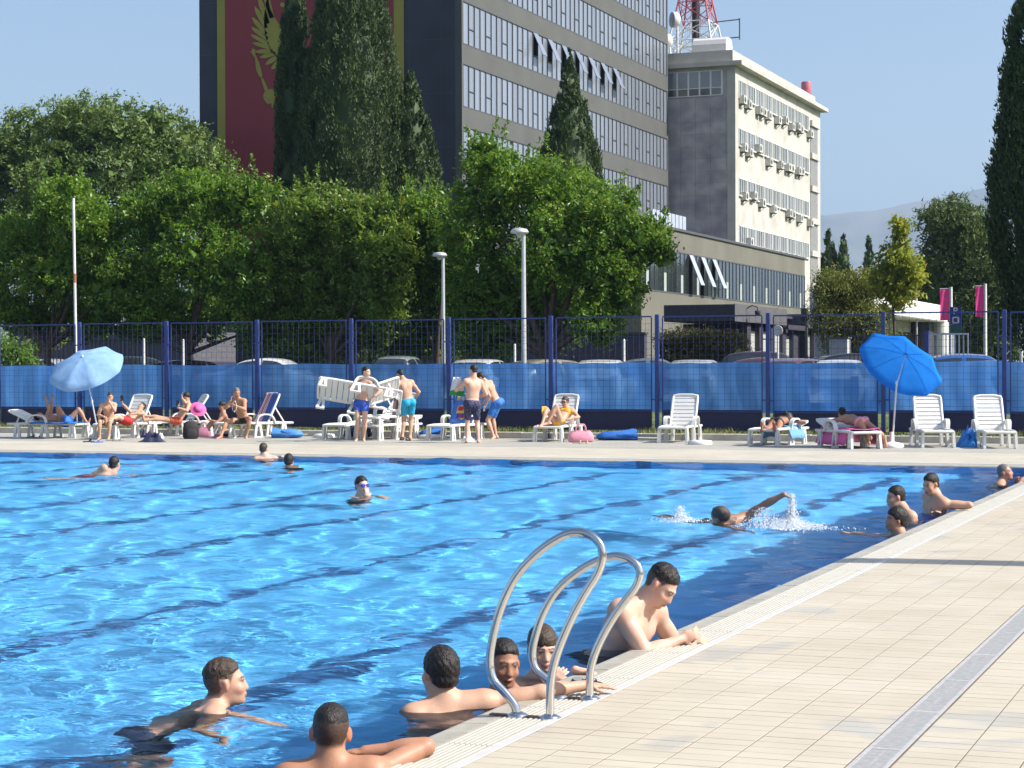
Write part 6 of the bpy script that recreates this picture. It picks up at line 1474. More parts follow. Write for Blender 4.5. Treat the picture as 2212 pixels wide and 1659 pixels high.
_, INFO['reach'] = person('dark-haired boy seen from behind in the water, stretching one arm to the ladder', wat(965, 1530),
    dict(pel=(-0.05, -0.03, -0.54), nek=(0.0, 0.0, 0.0), sx=(0.93, 0.36, 0.2), head=(-0.035, 0.03, 0.170), face=(-0.55, 0.82, 0.0), hup=(0.02, 0.05, 1), dsr=(0.04, 0.0, 0.085),
         hr=(0.70, 0.19, 0.082), er=(0, -0.6, 0.22), hl=(-0.16, 0.30, -0.45), el=(-0.5, -0.3, -0.4), nr=(0, 0.05, -1), cr=0.08, dr=(1, 0.12, -0.06),
         fr=(0.0, -0.1, -1.4), fl=(-0.1, -0.15, -1.38), kr=(0, 1, 0), kl=(0, 1, 0)), h=0.0078, s=0.98, skin=FAIR, hair='dark', hstyle='thick', wet=True, trunks=C_BLACK)
_, INFO['smile'] = person('tanned smiling boy in the water behind the ladder rail', wat(1088, 1496),
    dict(pel=(0.02, 0.12, -0.56), nek=(0.0, 0.03, -0.04), sx=(-0.96, -0.28, 0.05), head=(0.0, 0.0, 0.150), face=(0.34, -0.93, -0.10), hup=(0.10, -0.06, 1),
         hr=(-0.12, -0.25, -0.25), er=(-0.6, 0.1, -0.5), hl=(0.24, -0.22, -0.18), el=(0.6, 0.1, -0.5), fr=(0.0, 0.2, -1.4), fl=(0.1, 0.2, -1.4), kr=(0, -1, 0), kl=(0, -1, 0)),
    h=0.0078, s=0.98, skin=DARK_T, hair='dark', hstyle='short', wet=True, trunks=C_NAVY)
_, INFO['fringe'] = person('pale boy with wet brown fringe holding the pool edge behind the ladder', wat(1177, 1463),
    dict(pel=(-0.03, 0.12, -0.56), nek=(-0.01, 0.03, -0.04), sx=(-0.98, -0.18, 0.0), head=(-0.012, 0.0, 0.155), face=(0.20, -0.96, -0.14), hup=(0.03, -0.1, 1),
         hr=(0.02, -0.20, -0.03), er=(-0.6, -0.1, -0.6), hl=(0.165, -0.05, 0.045), el=(0.7, 0.0, -0.5), nr=(0.3, 0.5, 0), nl=(0, 0, -1), cr=0.5, cl=0.45, dr=(0.35, -0.1, 0.6), dl=(0.5, -0.25, 0.0),
         fr=(-0.1, 0.2, -1.4), fl=(0.05, 0.25, -1.4), kr=(0, -1, 0), kl=(0, -1, 0)), h=0.0078, s=0.96, skin=PALE, hair='brown', hstyle='fringe', wet=True, trunks=C_BLUE)
person('short-haired boy swimming in profile with navy shorts under the water', wat(487, 1522),
    dict(pel=(-0.33, -0.14, -0.42), nek=(-0.055, 0.0, -0.03), sx=(0.2, -0.97, 0.0), head=(0.0, 0.0, 0.108), face=(0.95, 0.22, 0.10), hup=(-0.10, 0.0, 1),
         hr=(0.04, -0.26, -0.42), er=(-0.2, -0.6, -0.4), hl=(0.16, 0.22, -0.40), el=(-0.2, 0.6, -0.4), fr=(-0.62, -0.35, -1.12), fl=(-0.72, -0.15, -1.05), kr=(0, 0, -1), kl=(0, 0, -1), tr=(-0.9, 0, -0.4), tl=(-0.9, 0, -0.4)),
    h=0.0078, s=0.98, skin=FAIR, hair='brown', hstyle='short', wet=True, trunks=C_NAVY)
person('tanned boy seen from behind resting a bent arm on the coping', wat(715, 1672),
    dict(pel=(0.0, -0.05, -0.52), nek=(0.0, 0.0, 0.0), sx=(0.99, 0.06, 0.0), head=(-0.004, 0.03, 0.165), face=(-0.05, 0.97, -0.12), hup=(0.03, 0.12, 1), dsr=(0.0, 0.0, 0.055), dsl=(0.0, 0.0, 0.035),
         hr=(0.13, 0.17, 0.06), er=(1.0, 0.05, 0.05), hl=(-0.30, 0.20, -0.20), el=(-0.8, 0.2, -0.3), nr=(0, 0, -1), cr=0.2, dr=(-0.9, 0.2, -0.1),
         fr=(0.05, 0.0, -1.38), fl=(-0.1, 0.0, -1.38), kr=(0, 1, 0), kl=(0, 1, 0)), h=0.0078, s=1.0, skin=(0.40, 0.205, 0.125), hair='dark', hstyle='crop', wet=True, trunks=C_BLACK)
# --- in the water, farther off
person('front-crawl swimmer with cropped hair lifting one arm out of the water', wat(1592, 1131),
    dict(pel=(-0.30, 0.46, -0.14), nek=(-0.03, 0.02, -0.01), sx=(-0.80, -0.45, -0.25), head=(-0.185, -0.01, 0.095), face=(0.55, 0.35, -0.55), hup=(-0.15, -0.75, 0.62), dsl=(0.02, 0, 0.03),
         hl=(0.53, -0.12, 0.345), el=(0.0, 0.0, 1.0), nl=(0.2, 0.1, -0.9), cl=0.25, dl=(0.85, -0.05, -0.45), hr=(0.05, -0.5, -0.25), er=(-0.5, 0, -0.5),
         fr=(-0.62, 1.25, -0.10), fl=(-0.70, 1.25, -0.12), kr=(0, 0, -1), kl=(0, 0, -1), tr=(-0.3, 0.8, 0), tl=(-0.3, 0.8, 0)), h=0.011, s=1.02, skin=(0.36, 0.195, 0.13), hair='shaved', hstyle='crop', wet=True, group=None, trunks=C_BLACK)
person('dark-haired boy in profile with bare back, standing in the water by the edge', wat(1957, 1119),
    dict(pel=(0.06, 0.05, -0.44), nek=(-0.02, 0.0, 0.085), sx=(-0.2, 0.97, 0.0), head=(-0.115, 0.0, 0.235), face=(-0.95, -0.12, -0.1), hup=(-0.1, 0, 1),
         hr=(-0.25, 0.25, -0.2), er=(0.3, 0.5, -0.5), hl=(-0.2, -0.2, -0.2), el=(0.5, -0.4, -0.5), fr=(0.05, 0.1, -1.28), fl=(0.05, 0.0, -1.28), kr=(-1, 0, 0), kl=(-1, 0, 0)), h=0.0125, skin=FAIR, hair='dark', hstyle='short', wet=True, trunks=C_NAVY)
person('boy up to his neck in front of the bare-backed bather, one hand floating out', wat(1936, 1152),
    dict(pel=(0.1, 0.05, -0.55), nek=(0.03, 0.0, -0.02), sx=(-0.2, 0.97, 0.0), head=(0.0, 0.0, 0.135), face=(-0.96, -0.05, 0.05), hup=(0.02, 0, 1),
         hr=(-0.3, 0.3, -0.2), er=(0.3, 0.5, -0.5), hl=(-0.44, -0.12, -0.015), el=(0.1, -0.6, -0.6), fr=(0.1, 0.1, -1.4), fl=(0.1, 0.0, -1.4), kr=(-1, 0, 0), kl=(-1, 0, 0), nl=(0, 0, -1), cl=0.1), h=0.0125, skin=TAN, hair='dark', hstyle='thick', wet=True, trunks=C_BLACK)
person('slim boy rising from the water with his forearm resting on the coping', wat(2033, 1106),
    dict(pel=(-0.10, 0.06, -0.33), nek=(-0.055, 0.0, 0.185), sx=(-0.35, 0.93, 0.0), head=(-0.125, -0.03, 0.325), face=(-0.78, -0.52, -0.24), hup=(-0.15, -0.1, 1),
         hl=(0.06, -0.10, 0.065), el=(0.9, -0.1, -0.1), hr=(-0.12, -0.22, 0.0), er=(-0.2, 0.4, -0.7), nl=(0, 0, -1), dl=(-0.8, -0.4, -0.1), fr=(-0.1, 0.1, -1.15), fl=(-0.05, 0.0, -1.15), kr=(-1, 0, 0), kl=(-1, 0, 0)), h=0.0125, skin=FAIR, hair='dark', hstyle='short', wet=True, trunks=C_ROYAL)
person('older grey-haired man resting in the corner of the pool', wat(2170, 1044),
    dict(pel=(-0.08, 0.05, -0.52), nek=(-0.05, 0.0, 0.02), sx=(-0.3, -0.95, 0.0), head=(0.0, -0.02, 0.160), face=(0.85, -0.45, 0.22), hup=(-0.2, 0, 1),
         hr=(0.18, -0.2, 0.02), er=(0.2, -0.6, -0.5), hl=(0.2, 0.12, 0.02), el=(0.2, 0.6, -0.5), fr=(-0.1, 0.1, -1.38), fl=(-0.1, 0, -1.38), kr=(1, 0, 0), kl=(1, 0, 0)), h=0.0135, skin=(0.50, 0.28, 0.20), hair='grey', hstyle='crop', wet=True, fat=1.12, trunks=C_NAVY)
_, INFO['goggles'] = person('swimmer wearing blue goggles and pinching his nose', wat(783, 1071),
    dict(pel=(-0.05, 0.1, -0.56), nek=(-0.02, 0.02, -0.045), sx=(-0.8, -0.6, 0.0), head=(-0.01, 0.0, 0.135), face=(0.60, -0.79, 0.0), hup=(0, 0, 1),
         hr=(0.07, -0.14, -0.02), er=(-0.5, -0.3, -0.6), hl=(0.3, -0.1, -0.3), el=(0.5, 0.3, -0.5), dr=(0.02, 0.0, 0.9), nr=(-0.5, 0.8, 0), cr=0.5, fr=(-0.1, 0.1, -1.4), fl=(0, 0.1, -1.4), kr=(0, -1, 0), kl=(0, -1, 0)), h=0.0125, skin=PALE, hair='dark', hstyle='short', wet=True, trunks=C_BLACK)
person('swimmer seen from behind with a red tint under the water', wat(243, 1025),
    dict(pel=(-0.35, -0.05, -0.20), nek=(0.0, 0.0, -0.01), sx=(0.9, 0.3, 0.0), head=(0.03, 0.02, 0.165), face=(0.3, 0.95, 0.0), hup=(0, 0.05, 1),
         hr=(0.35, 0.3, -0.1), er=(0.5, -0.3, -0.3), hl=(-0.4, 0.2, -0.08), el=(-0.5, -0.3, -0.3), fr=(-0.9, -0.5, -0.35), fl=(-1.0, -0.4, -0.35), kr=(0, 0, -1), kl=(0, 0, -1)), h=0.0145, skin=FAIR, hair='dark', hstyle='short', wet=True, trunks=C_RED)
person('bather with cropped hair leaning against the far pool wall', wat(570, 991),
    dict(pel=(0.05, -0.05, -0.5), nek=(0.03, 0.0, 0.035), sx=(0.95, 0.2, 0.0), head=(-0.005, 0.02, 0.18), face=(0.2, 0.96, 0.0), hup=(0, 0.05, 1),
         hr=(0.35, 0.25, 0.0), er=(0.5, -0.3, -0.3), hl=(-0.3, 0.2, -0.1), el=(-0.5, -0.3, -0.3), fr=(0, 0, -1.35), fl=(0.1, 0, -1.35), kr=(0, 1, 0), kl=(0, 1, 0)), h=0.0145, skin=PALE, hair='brown', hstyle='crop', wet=True, trunks=C_NAVY)
person('swimmer submerged up to the ears near the far pool wall', wat(624, 1004),
    dict(pel=(0.1, -0.25, -0.55), nek=(0.02, -0.02, -0.12), sx=(0.95, 0.2, 0.0), head=(0.0, 0.0, 0.060), face=(0.1, 0.97, -0.1), hup=(0, 0.1, 1),
         hr=(0.4, 0.2, -0.15), er=(0.5, -0.3, -0.3), hl=(-0.4, 0.2, -0.15), el=(-0.5, -0.3, -0.3), fr=(0.2, -0.7, -1.2), fl=(0.1, -0.7, -1.2), kr=(0, 1, 0), kl=(0, 1, 0)), h=0.0145, skin=TAN, hair='dark', hstyle='thick', wet=True, trunks=C_BLACK)
# --- on the far deck
HF = 0.0175
STAND_S = 0.965
person('young man in royal blue trunks carrying a white lounger', gnd(780, 953),
    dict(pel=(0.01, 0.0, 0.90), nek=(0.08, 0.0, 1.40), sx=(-0.93, 0.36, 0.0), head=(0.125, -0.03, 1.60), face=(0.86, -0.46, -0.05), hup=(0.05, 0, 1),
         hr=(-0.12, -0.24, 1.27), er=(-0.9, 0.0, -0.2), hl=(0.30, -0.12, 1.02), el=(0.6, 0.2, -0.5), cr=0.7, dr=(0.3, -0.5, -0.7), fr=(-0.10, -0.06, 0.075), fl=(0.06, -0.02, 0.075), kr=(0.2, -1, 0), kl=(0.2, -1, 0), tr=(-0.1, -1, -0.1), tl=(0.2, -1, -0.1)), h=HF, s=1.0, skin=PALE, hair='dark', hstyle='short', trunks=C_ROYAL, trunk_len=0.45, group=None)
person('young man in turquoise trunks seen from behind holding up a lounger', gnd(880, 949),
    dict(pel=(0.02, 0.0, 0.90), nek=(-0.07, 0.06, 1.375), sx=(0.92, 0.38, 0.0), head=(-0.17, 0.14, 1.535), face=(-0.62, 0.62, -0.48), hup=(-0.3, 0.35, 0.85),
         hl=(-0.30, 0.25, 0.95), el=(-0.7, -0.2, -0.3), hr=(0.16, 0.20, 0.92), er=(0.8, -0.3, -0.2), fr=(0.07, 0.02, 0.075), fl=(-0.12, 0.04, 0.075), kr=(0, 1, 0), kl=(0, 1, 0), tr=(0.1, 1, -0.1), tl=(-0.2, 1, -0.1)), h=HF, s=0.985, skin=FAIR, hair='dark', hstyle='short', trunks=C_TURQ, trunk_len=0.70)
person('bare-backed man in dark patterned trunks holding a white and green cloth', gnd(1020, 957),
    dict(pel=(0.0, 0.0, 0.91), nek=(0.03, 0.02, 1.415), sx=(0.93, 0.34, 0.0), head=(0.03, 0.05, 1.625), face=(-0.66, 0.72, -0.2), hup=(0, 0.1, 1),
         hl=(-0.30, 0.22, 1.24), el=(-0.7, -0.3, -0.6), hr=(0.10, 0.24, 1.03), er=(0.9, -0.3, -0.2), fr=(0.14, 0.02, 0.075), fl=(-0.12, -0.02, 0.075), kr=(0, 1, 0), kl=(0, 1, 0), tr=(0.15, 1, -0.1), tl=(-0.1, 1, -0.1)), h=HF, s=0.99, skin=PALE, hair='dark', hstyle='short', trunks=C_NAVYP, trunk_len=0.86, fat=1.14)
person('man in bright blue trunks bending down over a lounger', gnd(1064, 948),
    dict(pel=(0.10, 0.05, 0.88), nek=(-0.14, 0.02, 1.33), sx=(0.50, 0.86, 0.0), head=(-0.27, 0.02, 1.455), face=(-0.72, 0.2, -0.62), hup=(-0.6, 0.1, 0.75),
         hl=(-0.16, -0.20, 0.80), el=(0.3, -0.3, -0.3), hr=(-0.28, 0.25, 0.80), er=(0.3, 0.4, -0.3), fr=(0.08, 0.10, 0.075), fl=(0.02, -0.10, 0.075), kr=(-0.8, 0.4, 0), kl=(-0.8, 0.3, 0), tr=(-0.6, 0.5, -0.1), tl=(-0.3, -0.6, -0.1)), h=HF, s=0.985, skin=FAIR, hair='dark', hstyle='short', trunks=C_BLUE, trunk_len=0.75)
person('man lying back with raised knee and arms over his head beside the light blue parasol', gnd(132, 945),
    dict(pel=(0.12, 0.0, 0.40), nek=(-0.38, 0.02, 0.46), sx=(0.0, -1.0, 0.0), face=(0.25, -0.1, 0.96), hup=(-0.95, 0, 0.3),
         hr=(-0.33, -0.10, 0.92), er=(0.6, -0.4, 0.1), hl=(-0.25, 0.10, 0.95), el=(0.6, 0.5, 0.1), fr=(-0.02, -0.10, 0.36), fl=(0.62, 0.08, 0.36), kr=(0.4, 0, 1), kl=(0, 0, 1), tr=(0.9, 0, 0), tl=(0.3, 0, 0.9)), h=HF, s=0.93, skin=TAN, hair='dark', hstyle='short', trunks=C_BLUE, trunk_len=0.4)
person('thin boy sitting on a lounger edge with a hand at his mouth', gnd(228, 950),
    dict(pel=(0.04, 0.25, 0.44), nek=(0.03, 0.18, 0.86), sx=(-0.98, -0.15, 0.0), head=(0.09, 0.13, 1.02), face=(0.35, -0.9, -0.1), hup=(0.05, 0, 1),
         hl=(0.12, -0.02, 0.88), el=(0.4, 0, -0.8), hr=(-0.02, -0.05, 0.55), er=(-0.6, 0.1, -0.4), dl=(-0.2, 0.3, 0.6), fr=(-0.12, -0.10, 0.075), fl=(0.10, -0.12, 0.075), kr=(-0.1, -0.6, 1), kl=(0.1, -0.6, 1), tr=(-0.2, -1, -0.1), tl=(0.1, -1, -0.1)), h=HF, s=0.86, skin=FAIR, hair='brown', hstyle='short', trunks=C_BLACK)
_, INFO['redshorts'] = person('boy in red shorts lying on a lounger and holding up a phone', gnd(268, 948),
    dict(pel=(0.05, 0.15, 0.43), nek=(0.26, 0.50, 0.62), sx=(0.80, -0.60, 0.0), face=(-0.45, -0.55, 0.55), hup=(0.35, 0.5, 0.75),
         hl=(-0.08, 0.18, 0.86), el=(-0.6, 0.2, -0.2), hr=(0.2, 0.05, 0.6), er=(0.5, -0.5, 0.0), dl=(-0.1, -0.1, 0.8), cl=0.6, fr=(-0.30, -0.52, 0.42), fl=(-0.46, -0.42, 0.42), kr=(-0.3, -0.2, 1), kl=(-0.3, -0.2, 1), tr=(0, -0.2, 1), tl=(-0.1, -0.2, 1)), h=HF, s=0.90, skin=FAIR, hair='dark', hstyle='short', trunks=C_RED, trunk_len=0.6)
_, INFO['phone'] = person('boy in orange shorts lying on a lounger and reading his phone', gnd(372, 946),
    dict(pel=(0.12, 0.10, 0.43), nek=(0.34, 0.28, 0.82), sx=(0.35, -0.93, 0.0), head=(0.33, 0.2, 0.99), face=(-0.45, -0.75, -0.35), hup=(-0.1, -0.3, 0.9),
         hr=(0.16, -0.14, 0.74), er=(0.5, -0.4, -0.5), hl=(0.24, -0.02, 0.98), el=(0.6, 0.3, -0.6), dr=(0.1, 0.1, 0.7), cr=0.5, dl=(0.0, 0.0, 0.5), fr=(-0.66, -0.20, 0.45), fl=(-0.70, 0.00, 0.55), kr=(-0.1, 0, 1), kl=(-0.1, 0, 1), tr=(-0.1, -0.2, 1), tl=(-0.1, 0, 1)), h=HF, s=0.92, skin=FAIR, hair='dark', hstyle='thick', trunks=C_ORANGE, trunk_len=0.5)
person('dark-haired bather sitting on the paving behind the man with cropped grey hair', gnd(478, 944),
    dict(pel=(0.02, 0.25, 0.11), nek=(0.02, 0.22, 0.58), sx=(-0.3, 0.9, 0.0), head=(0.0, 0.2, 0.76), face=(-0.8, -0.5, -0.3), hup=(0, 0, 1),
         hr=(-0.3, 0.35, 0.4), er=(0.2, 0.5, -0.5), hl=(-0.3, 0.05, 0.42), el=(0.2, -0.5, -0.5), fr=(-0.48, 0.22, 0.08), fl=(-0.46, 0.02, 0.08), kr=(-0.4, 0.2, 1), kl=(-0.4, -0.2, 1), tr=(-1, 0, 0), tl=(-1, -0.1, 0)), h=HF, s=0.92, skin=TAN, hair='dark', hstyle='thick', trunks=C_BLACK)
_, INFO['grey'] = person('man with cropped grey hair sitting forward on a lounger with a cord in his hands', gnd(518, 947),
    dict(pel=(0.06, 0.22, 0.47), nek=(-0.06, 0.08, 0.93), sx=(-0.90, 0.40, 0.0), head=(-0.075, 0.02, 1.105), face=(0.45, -0.85, -0.25), hup=(0, 0, 1),
         hr=(-0.20, -0.14, 0.92), er=(-0.6, 0.0, -0.7), hl=(-0.08, -0.22, 0.80), el=(0.7, -0.2, -0.6), dr=(0.2, 0.1, 0.7), cr=0.6, fr=(-0.42, -0.25, 0.075), fl=(0.18, -0.15, 0.075), kr=(-0.4, -0.3, 1), kl=(0.3, -0.4, 1), tr=(-0.4, -0.9, -0.1), tl=(0.2, -1, -0.1)), h=HF, s=1.0, skin=TAN, hair='grey', hstyle='crop', trunks=C_BLACK, trunk_len=0.55)
_, INFO['sunglass'] = person('woman in a yellow bikini and sunglasses reclining with knees up', gnd(1198, 954),
    dict(pel=(0.10, 0.12, 0.45), nek=(0.30, 0.46, 0.72), sx=(-0.85, 0.45, 0.0), head=(0.25, 0.40, 0.90), face=(-0.55, -0.80, -0.1), hup=(0.05, 0.1, 1),
         hr=(-0.20, -0.06, 0.62), er=(-0.5, 0.1, -0.6), hl=(0.36, 0.02, 0.52), el=(0.7, -0.1, -0.2), fr=(-0.28, -0.24, 0.43), fl=(-0.14, -0.05, 0.46), kr=(-0.3, -0.1, 1), kl=(0.0, -0.1, 1), tr=(-0.3, -0.9, -0.2), tl=(-0.7, -0.5, -0.1)), h=HF, s=0.93, skin=FAIR, hair='brown', hstyle='bun', trunks=C_YELLOW, top=C_YELLOW, brief=True, trunk_len=0.15)
person('sunbather in a dark swimsuit lying face down with soles towards the pool', gnd(1672, 962),
    dict(pel=(0.10, 0.25, 0.47), nek=(0.36, 0.66, 0.53), sx=(0.84, -0.53, 0.0), head=(0.43, 0.80, 0.58), face=(0.6, 0.2, -0.6), hup=(0.4, 0.6, 0.4),
         hr=(0.62, 0.72, 0.42), er=(0.6, -0.5, 0.1), hl=(0.22, 0.92, 0.42), el=(-0.8, 0.3, 0.1), fr=(-0.06, -0.50, 0.45), fl=(-0.30, -0.42, 0.45), kr=(0, 0, -1), kl=(0, 0, -1), tr=(0.1, 0.1, -1), tl=(0, 0.1, -1)), h=HF, s=0.93, skin=DARK_T, hair='dark', hstyle='bun', trunks=C_BLACK, brief=True, trunk_len=0.15, top=C_BLACK)
person('sunbather in pale pink briefs lying face down on a pink towel', gnd(1855, 968),
    dict(pel=(0.10, 0.30, 0.52), nek=(-0.14, 0.70, 0.60), sx=(0.88, 0.46, 0.0), head=(-0.20, 0.86, 0.70), face=(-0.2, 0.8, -0.2), hup=(-0.1, 0.2, 0.95),
         hl=(-0.36, 0.90, 0.45), el=(-0.9, -0.2, 0.1), hr=(0.05, 1.05, 0.45), er=(0.8, 0.2, -0.1), fr=(0.46, -0.36, 0.22), fl=(0.14, -0.38, 0.24), kr=(0.6, 0, -0.3), kl=(0.3, 0, -0.4), tr=(0.1, -0.3, -1), tl=(0, -0.3, -1)), h=HF, s=0.97, skin=TAN, hair='dark', hstyle='bun', trunks=C_PINKB, brief=True, trunk_len=0.15)
# ---------------------------------------------------------------- pool ladder
M_INOX = pmat('polished_steel', (0.62, 0.62, 0.62), 0.12, metal=1.0, var=0.04, scale=4)
M_LEGSHADOW = pmat('leg_shadow_brown', (0.16, 0.11, 0.09), 0.4, metal=0.6)  # brown for the painted shadow of the ladder legs
lad = thing('pool_ladder', 'polished steel pool ladder with two tall looping handrails at the pool edge', 'ladder', (-3.45, 8.70, 0))
def smooth_path(pts, n=10):
    pts = [Vector(p) for p in pts]; out = []
    for i in range(len(pts) - 1):
        p0, p1, p2, p3 = pts[max(i - 1, 0)], pts[i], pts[i + 1], pts[min(i + 2, len(pts) - 1)]
        for k in range(n):
            t_ = k / n; out.append(0.5 * ((2 * p1) + (-p0 + p2) * t_ + (2 * p0 - 5 * p1 + 4 * p2 - p3) * t_ ** 2 + (-p0 + 3 * p1 - 3 * p2 + p3) * t_ ** 3))
    out.append(pts[-1]); return out
# outline of one rail in its own plane (across the edge), read off the sight lines
def rail_pts(Yr, px_list):
    return [Vector((on_y(px, py, Yr).x + 3.45, Yr - 8.70, on_y(px, py, Yr).z)) for px, py in px_list]
railA = [(1118, 1552), (1112, 1525), (1092, 1498), (1066, 1468), (1058, 1430), (1064, 1380), (1083, 1310), (1115, 1245), (1160, 1195), (1205, 1163), (1240, 1150), (1272, 1155), (1296, 1176), (1301, 1206), (1290, 1240), (1268, 1275), (1240, 1325), (1215, 1380), (1198, 1430), (1189, 1480), (1188, 1552)]
ra = rail_pts(8.72, railA)
off = Vector((0, 0.62, 0))
for k, dy in enumerate((0.0, 0.57)):
    pts = [Vector((p.x, p.y + dy, p.z * (1.0 if k == 0 else 0.815))) for p in ra]
    rl = MB().tube(smooth_path(pts, 6), 0.0205, 14).build('handrail', M_INOX, lad)
    for q in (0, -1):
        b = pts[q]; MB().lathe([(0.05, -0.002), (0.05, 0.006), (0.03, 0.016), (0.021, 0.02)], 18, Matrix.Translation((b.x, b.y, 0.0))).build('flange', M_INOX, rl)
    MB().box(pts[0].x - 0.14, pts[-1].x + 0.05, pts[0].y - 0.02, pts[0].y + 0.02, -0.001, 0.004).build('leg_shadow', M_LEGSHADOW, rl)  # dark strip painting the legs' shadow that falls to the left
for k in range(3):
    MB().bbox(-0.30, -0.18, 0.02, 0.60, -0.35 - 0.3 * k, -0.32 - 0.3 * k, 0.008).build('tread', M_INOX, lad)
for dy in (0.0, 0.60): MB().tube([(-0.24, dy + 0.02, -0.15), (-0.24, dy + 0.02, -1.1)], 0.02, 10).build('stringer', M_INOX, lad)

# ---------------------------------------------------------------- sun loungers
M_PLAST = pmat('white_plastic', (0.66, 0.66, 0.635), 0.4, var=0.05, scale=5)
def lounger_parts():
    parts = {}
    s_ = MB()
    for y in (-0.30, 0.30): s_.tube([(0.0, y, 0.335), (0.3, y, 0.352), (0.8, y, 0.35), (1.25, y, 0.34)], [0.032, 0.034, 0.034, 0.034], 8)
    s_.tube([(0.0, -0.30, 0.335), (-0.025, 0, 0.338), (0.0, 0.30, 0.335)], 0.03, 8)
    for i in range(9):
        x0 = 0.03 + i * 0.135; z0 = 0.352 - 0.018 * math.sin(math.pi * i / 8)
        s_.bbox(x0, x0 + 0.115, -0.29, 0.29, z0 - 0.012, z0 + 0.006, 0.004)
    parts['seat'] = s_.mesh('seat', M_PLAST)
    b_ = MB()
    for y in (-0.285, 0.285): b_.tube([(0, y, 0), (0.3, y, 0.0), (0.72, y, 0.012), (0.78, y * 0.93, 0.014)], 0.03, 8)
    b_.tube([(0.765, -0.275, 0.014), (0.795, -0.15, 0.014), (0.795, 0.15, 0.014), (0.765, 0.275, 0.014)], 0.03, 8)
    for i in range(7):
        x0 = 0.02 + i * 0.098; b_.bbox(x0, x0 + 0.082, -0.27, 0.27, -0.006, 0.012, 0.004)
    b_.bbox(0.705, 0.79, -0.27, 0.27, -0.006, 0.016, 0.004)
    parts['backrest'] = b_.mesh('backrest', M_PLAST)
    def leg(x, y, w_, zt_):
        l_ = MB()
        for sx_ in (-1, 1): l_.beam((x + sx_ * w_ * 0.45, y, zt_), (x + sx_ * w_, y * 1.04, 0.02), 0.055, 0.06)
        l_.box(x - w_ - 0.03, x + w_ + 0.03, y * 1.04 - 0.025, y * 1.04 + 0.025, 0.0, 0.03); l_.box(x - w_ * 0.7, x + w_ * 0.7, y - 0.02, y + 0.02, zt_ - 0.06, zt_ + 0.015)
        return l_.mesh('leg', M_PLAST)
    parts['leg'] = [leg(x, y, 0.07, 0.32) for x in (0.10, 1.62) for y in (-0.31, 0.31)] + [leg(0.86, y, 0.10, 0.33) for y in (-0.31, 0.31)]
    def arm(y):
        a_ = MB(); pp = smooth_path([(0.80, y, 0.33), (0.85, y * 1.06, 0.50), (0.98, y * 1.08, 0.56), (1.18, y * 1.08, 0.55), (1.30, y * 1.05, 0.46), (1.36, y, 0.33)], 5)
        for i in range(len(pp) - 1): a_.beam(pp[i], pp[i + 1], 0.034, 0.085, (0, 1, 0) if abs((pp[i + 1] - pp[i]).normalized().y) < 0.5 else (0, 0, 1))
        return a_.mesh('armrest', M_PLAST)
    parts['arm'] = [arm(-0.315), arm(0.315)]
    rr_ = MB()
    for y in (-0.30, 0.30): rr_.tube([(1.25, y, 0.34), (1.9, y, 0.34)], 0.03, 8)
    rr_.tube([(1.9, -0.30, 0.34), (1.9, 0.30, 0.34)], 0.028, 8); parts['rail'] = rr_.mesh('rear_rail', M_PLAST)
    pr_ = MB()
    for y in (-0.2, 0.2): pr_.beam((0.45, y, -0.02), (0.40, y, -0.32), 0.03)
    parts['prop'] = pr_.mesh('prop', M_PLAST)
    return parts
LP_ = lounger_parts()
def lounger(label, loc, d, tilt=58, arms=True):
    """loc: middle of the foot end on the ground; d: direction foot to head as (right, away)"""
    v = V3(d[0], d[1], 0).normalized(); o = thing('sun_lounger', label, 'lounger', loc, math.atan2(v.y, v.x), 'white sun loungers on the far deck')
    link_mesh('seat', LP_['seat'], o); link_mesh('rear_rail', LP_['rail'], o)
    b_ = link_mesh('backrest', LP_['backrest'], o, (1.17, 0, 0.36)); b_.rotation_euler = (0, -math.radians(tilt), 0)
    if tilt > 15:
        pr_ = MB()
        for y in (-0.2, 0.2): pr_.beam((1.17 + 0.5 * math.cos(math.radians(tilt)), y, 0.36 + 0.5 * math.sin(math.radians(tilt)) - 0.02), (1.72, y, 0.34), 0.03)
        pr_.build('prop', M_PLAST, o)
    for l_ in LP_['leg']: link_mesh('leg', l_, o)
    if arms:
        for a_ in LP_['arm']: link_mesh('armrest', a_, o)
    return o
def foot_of(px, py, d, back=0.0):
    p = gnd(px, py); v = V3(d[0], d[1], 0).normalized(); return p - v * back
lounger('white lounger under the man lying with raised knee', foot_of(170, 946, (-0.95, 0.3), 0.1), (-0.95, 0.3), 22)
lounger('white lounger with raised backrest under the boy in red shorts', foot_of(226, 948, (0.45, 0.9), 0.05), (0.45, 0.9), 58)
lounger('white lounger under the boy reading his phone', foot_of(322, 942, (0.92, 0.4), 0.15), (0.92, 0.4), 55)
L4 = lounger('white lounger with a striped towel on its backrest', foot_of(482, 946, (0.75, 0.66), 0.05), (0.75, 0.66), 62)
lounger('flat white lounger behind the man carrying another one', foot_of(722, 950, (0.42, 0.9), 0.0), (0.42, 0.9), 4)
for k, lab in ((0, 'lower white lounger of the stack behind the carrying man'), (1, 'upper white lounger of the stack behind the carrying man')):
    o = lounger(lab, foot_of(795, 951, (0.5, 0.86), 0.05), (0.5, 0.86), 10 + 30 * k); o.location.z = 0.19 * k; o['group'] = 'stacked white loungers'
L8 = lounger('white lounger draped with a blue football towel', foot_of(950, 952, (0.42, 0.9), 0.05), (0.42, 0.9), 60)
lounger('white lounger under the woman in the yellow bikini', foot_of(1183, 955, (0.32, 0.95), 0.05), (0.32, 0.95), 60)
lounger('empty white lounger turned towards the pool in the middle of the deck', foot_of(1453, 957, (0.28, 0.96), 0.05), (0.28, 0.96), 60)
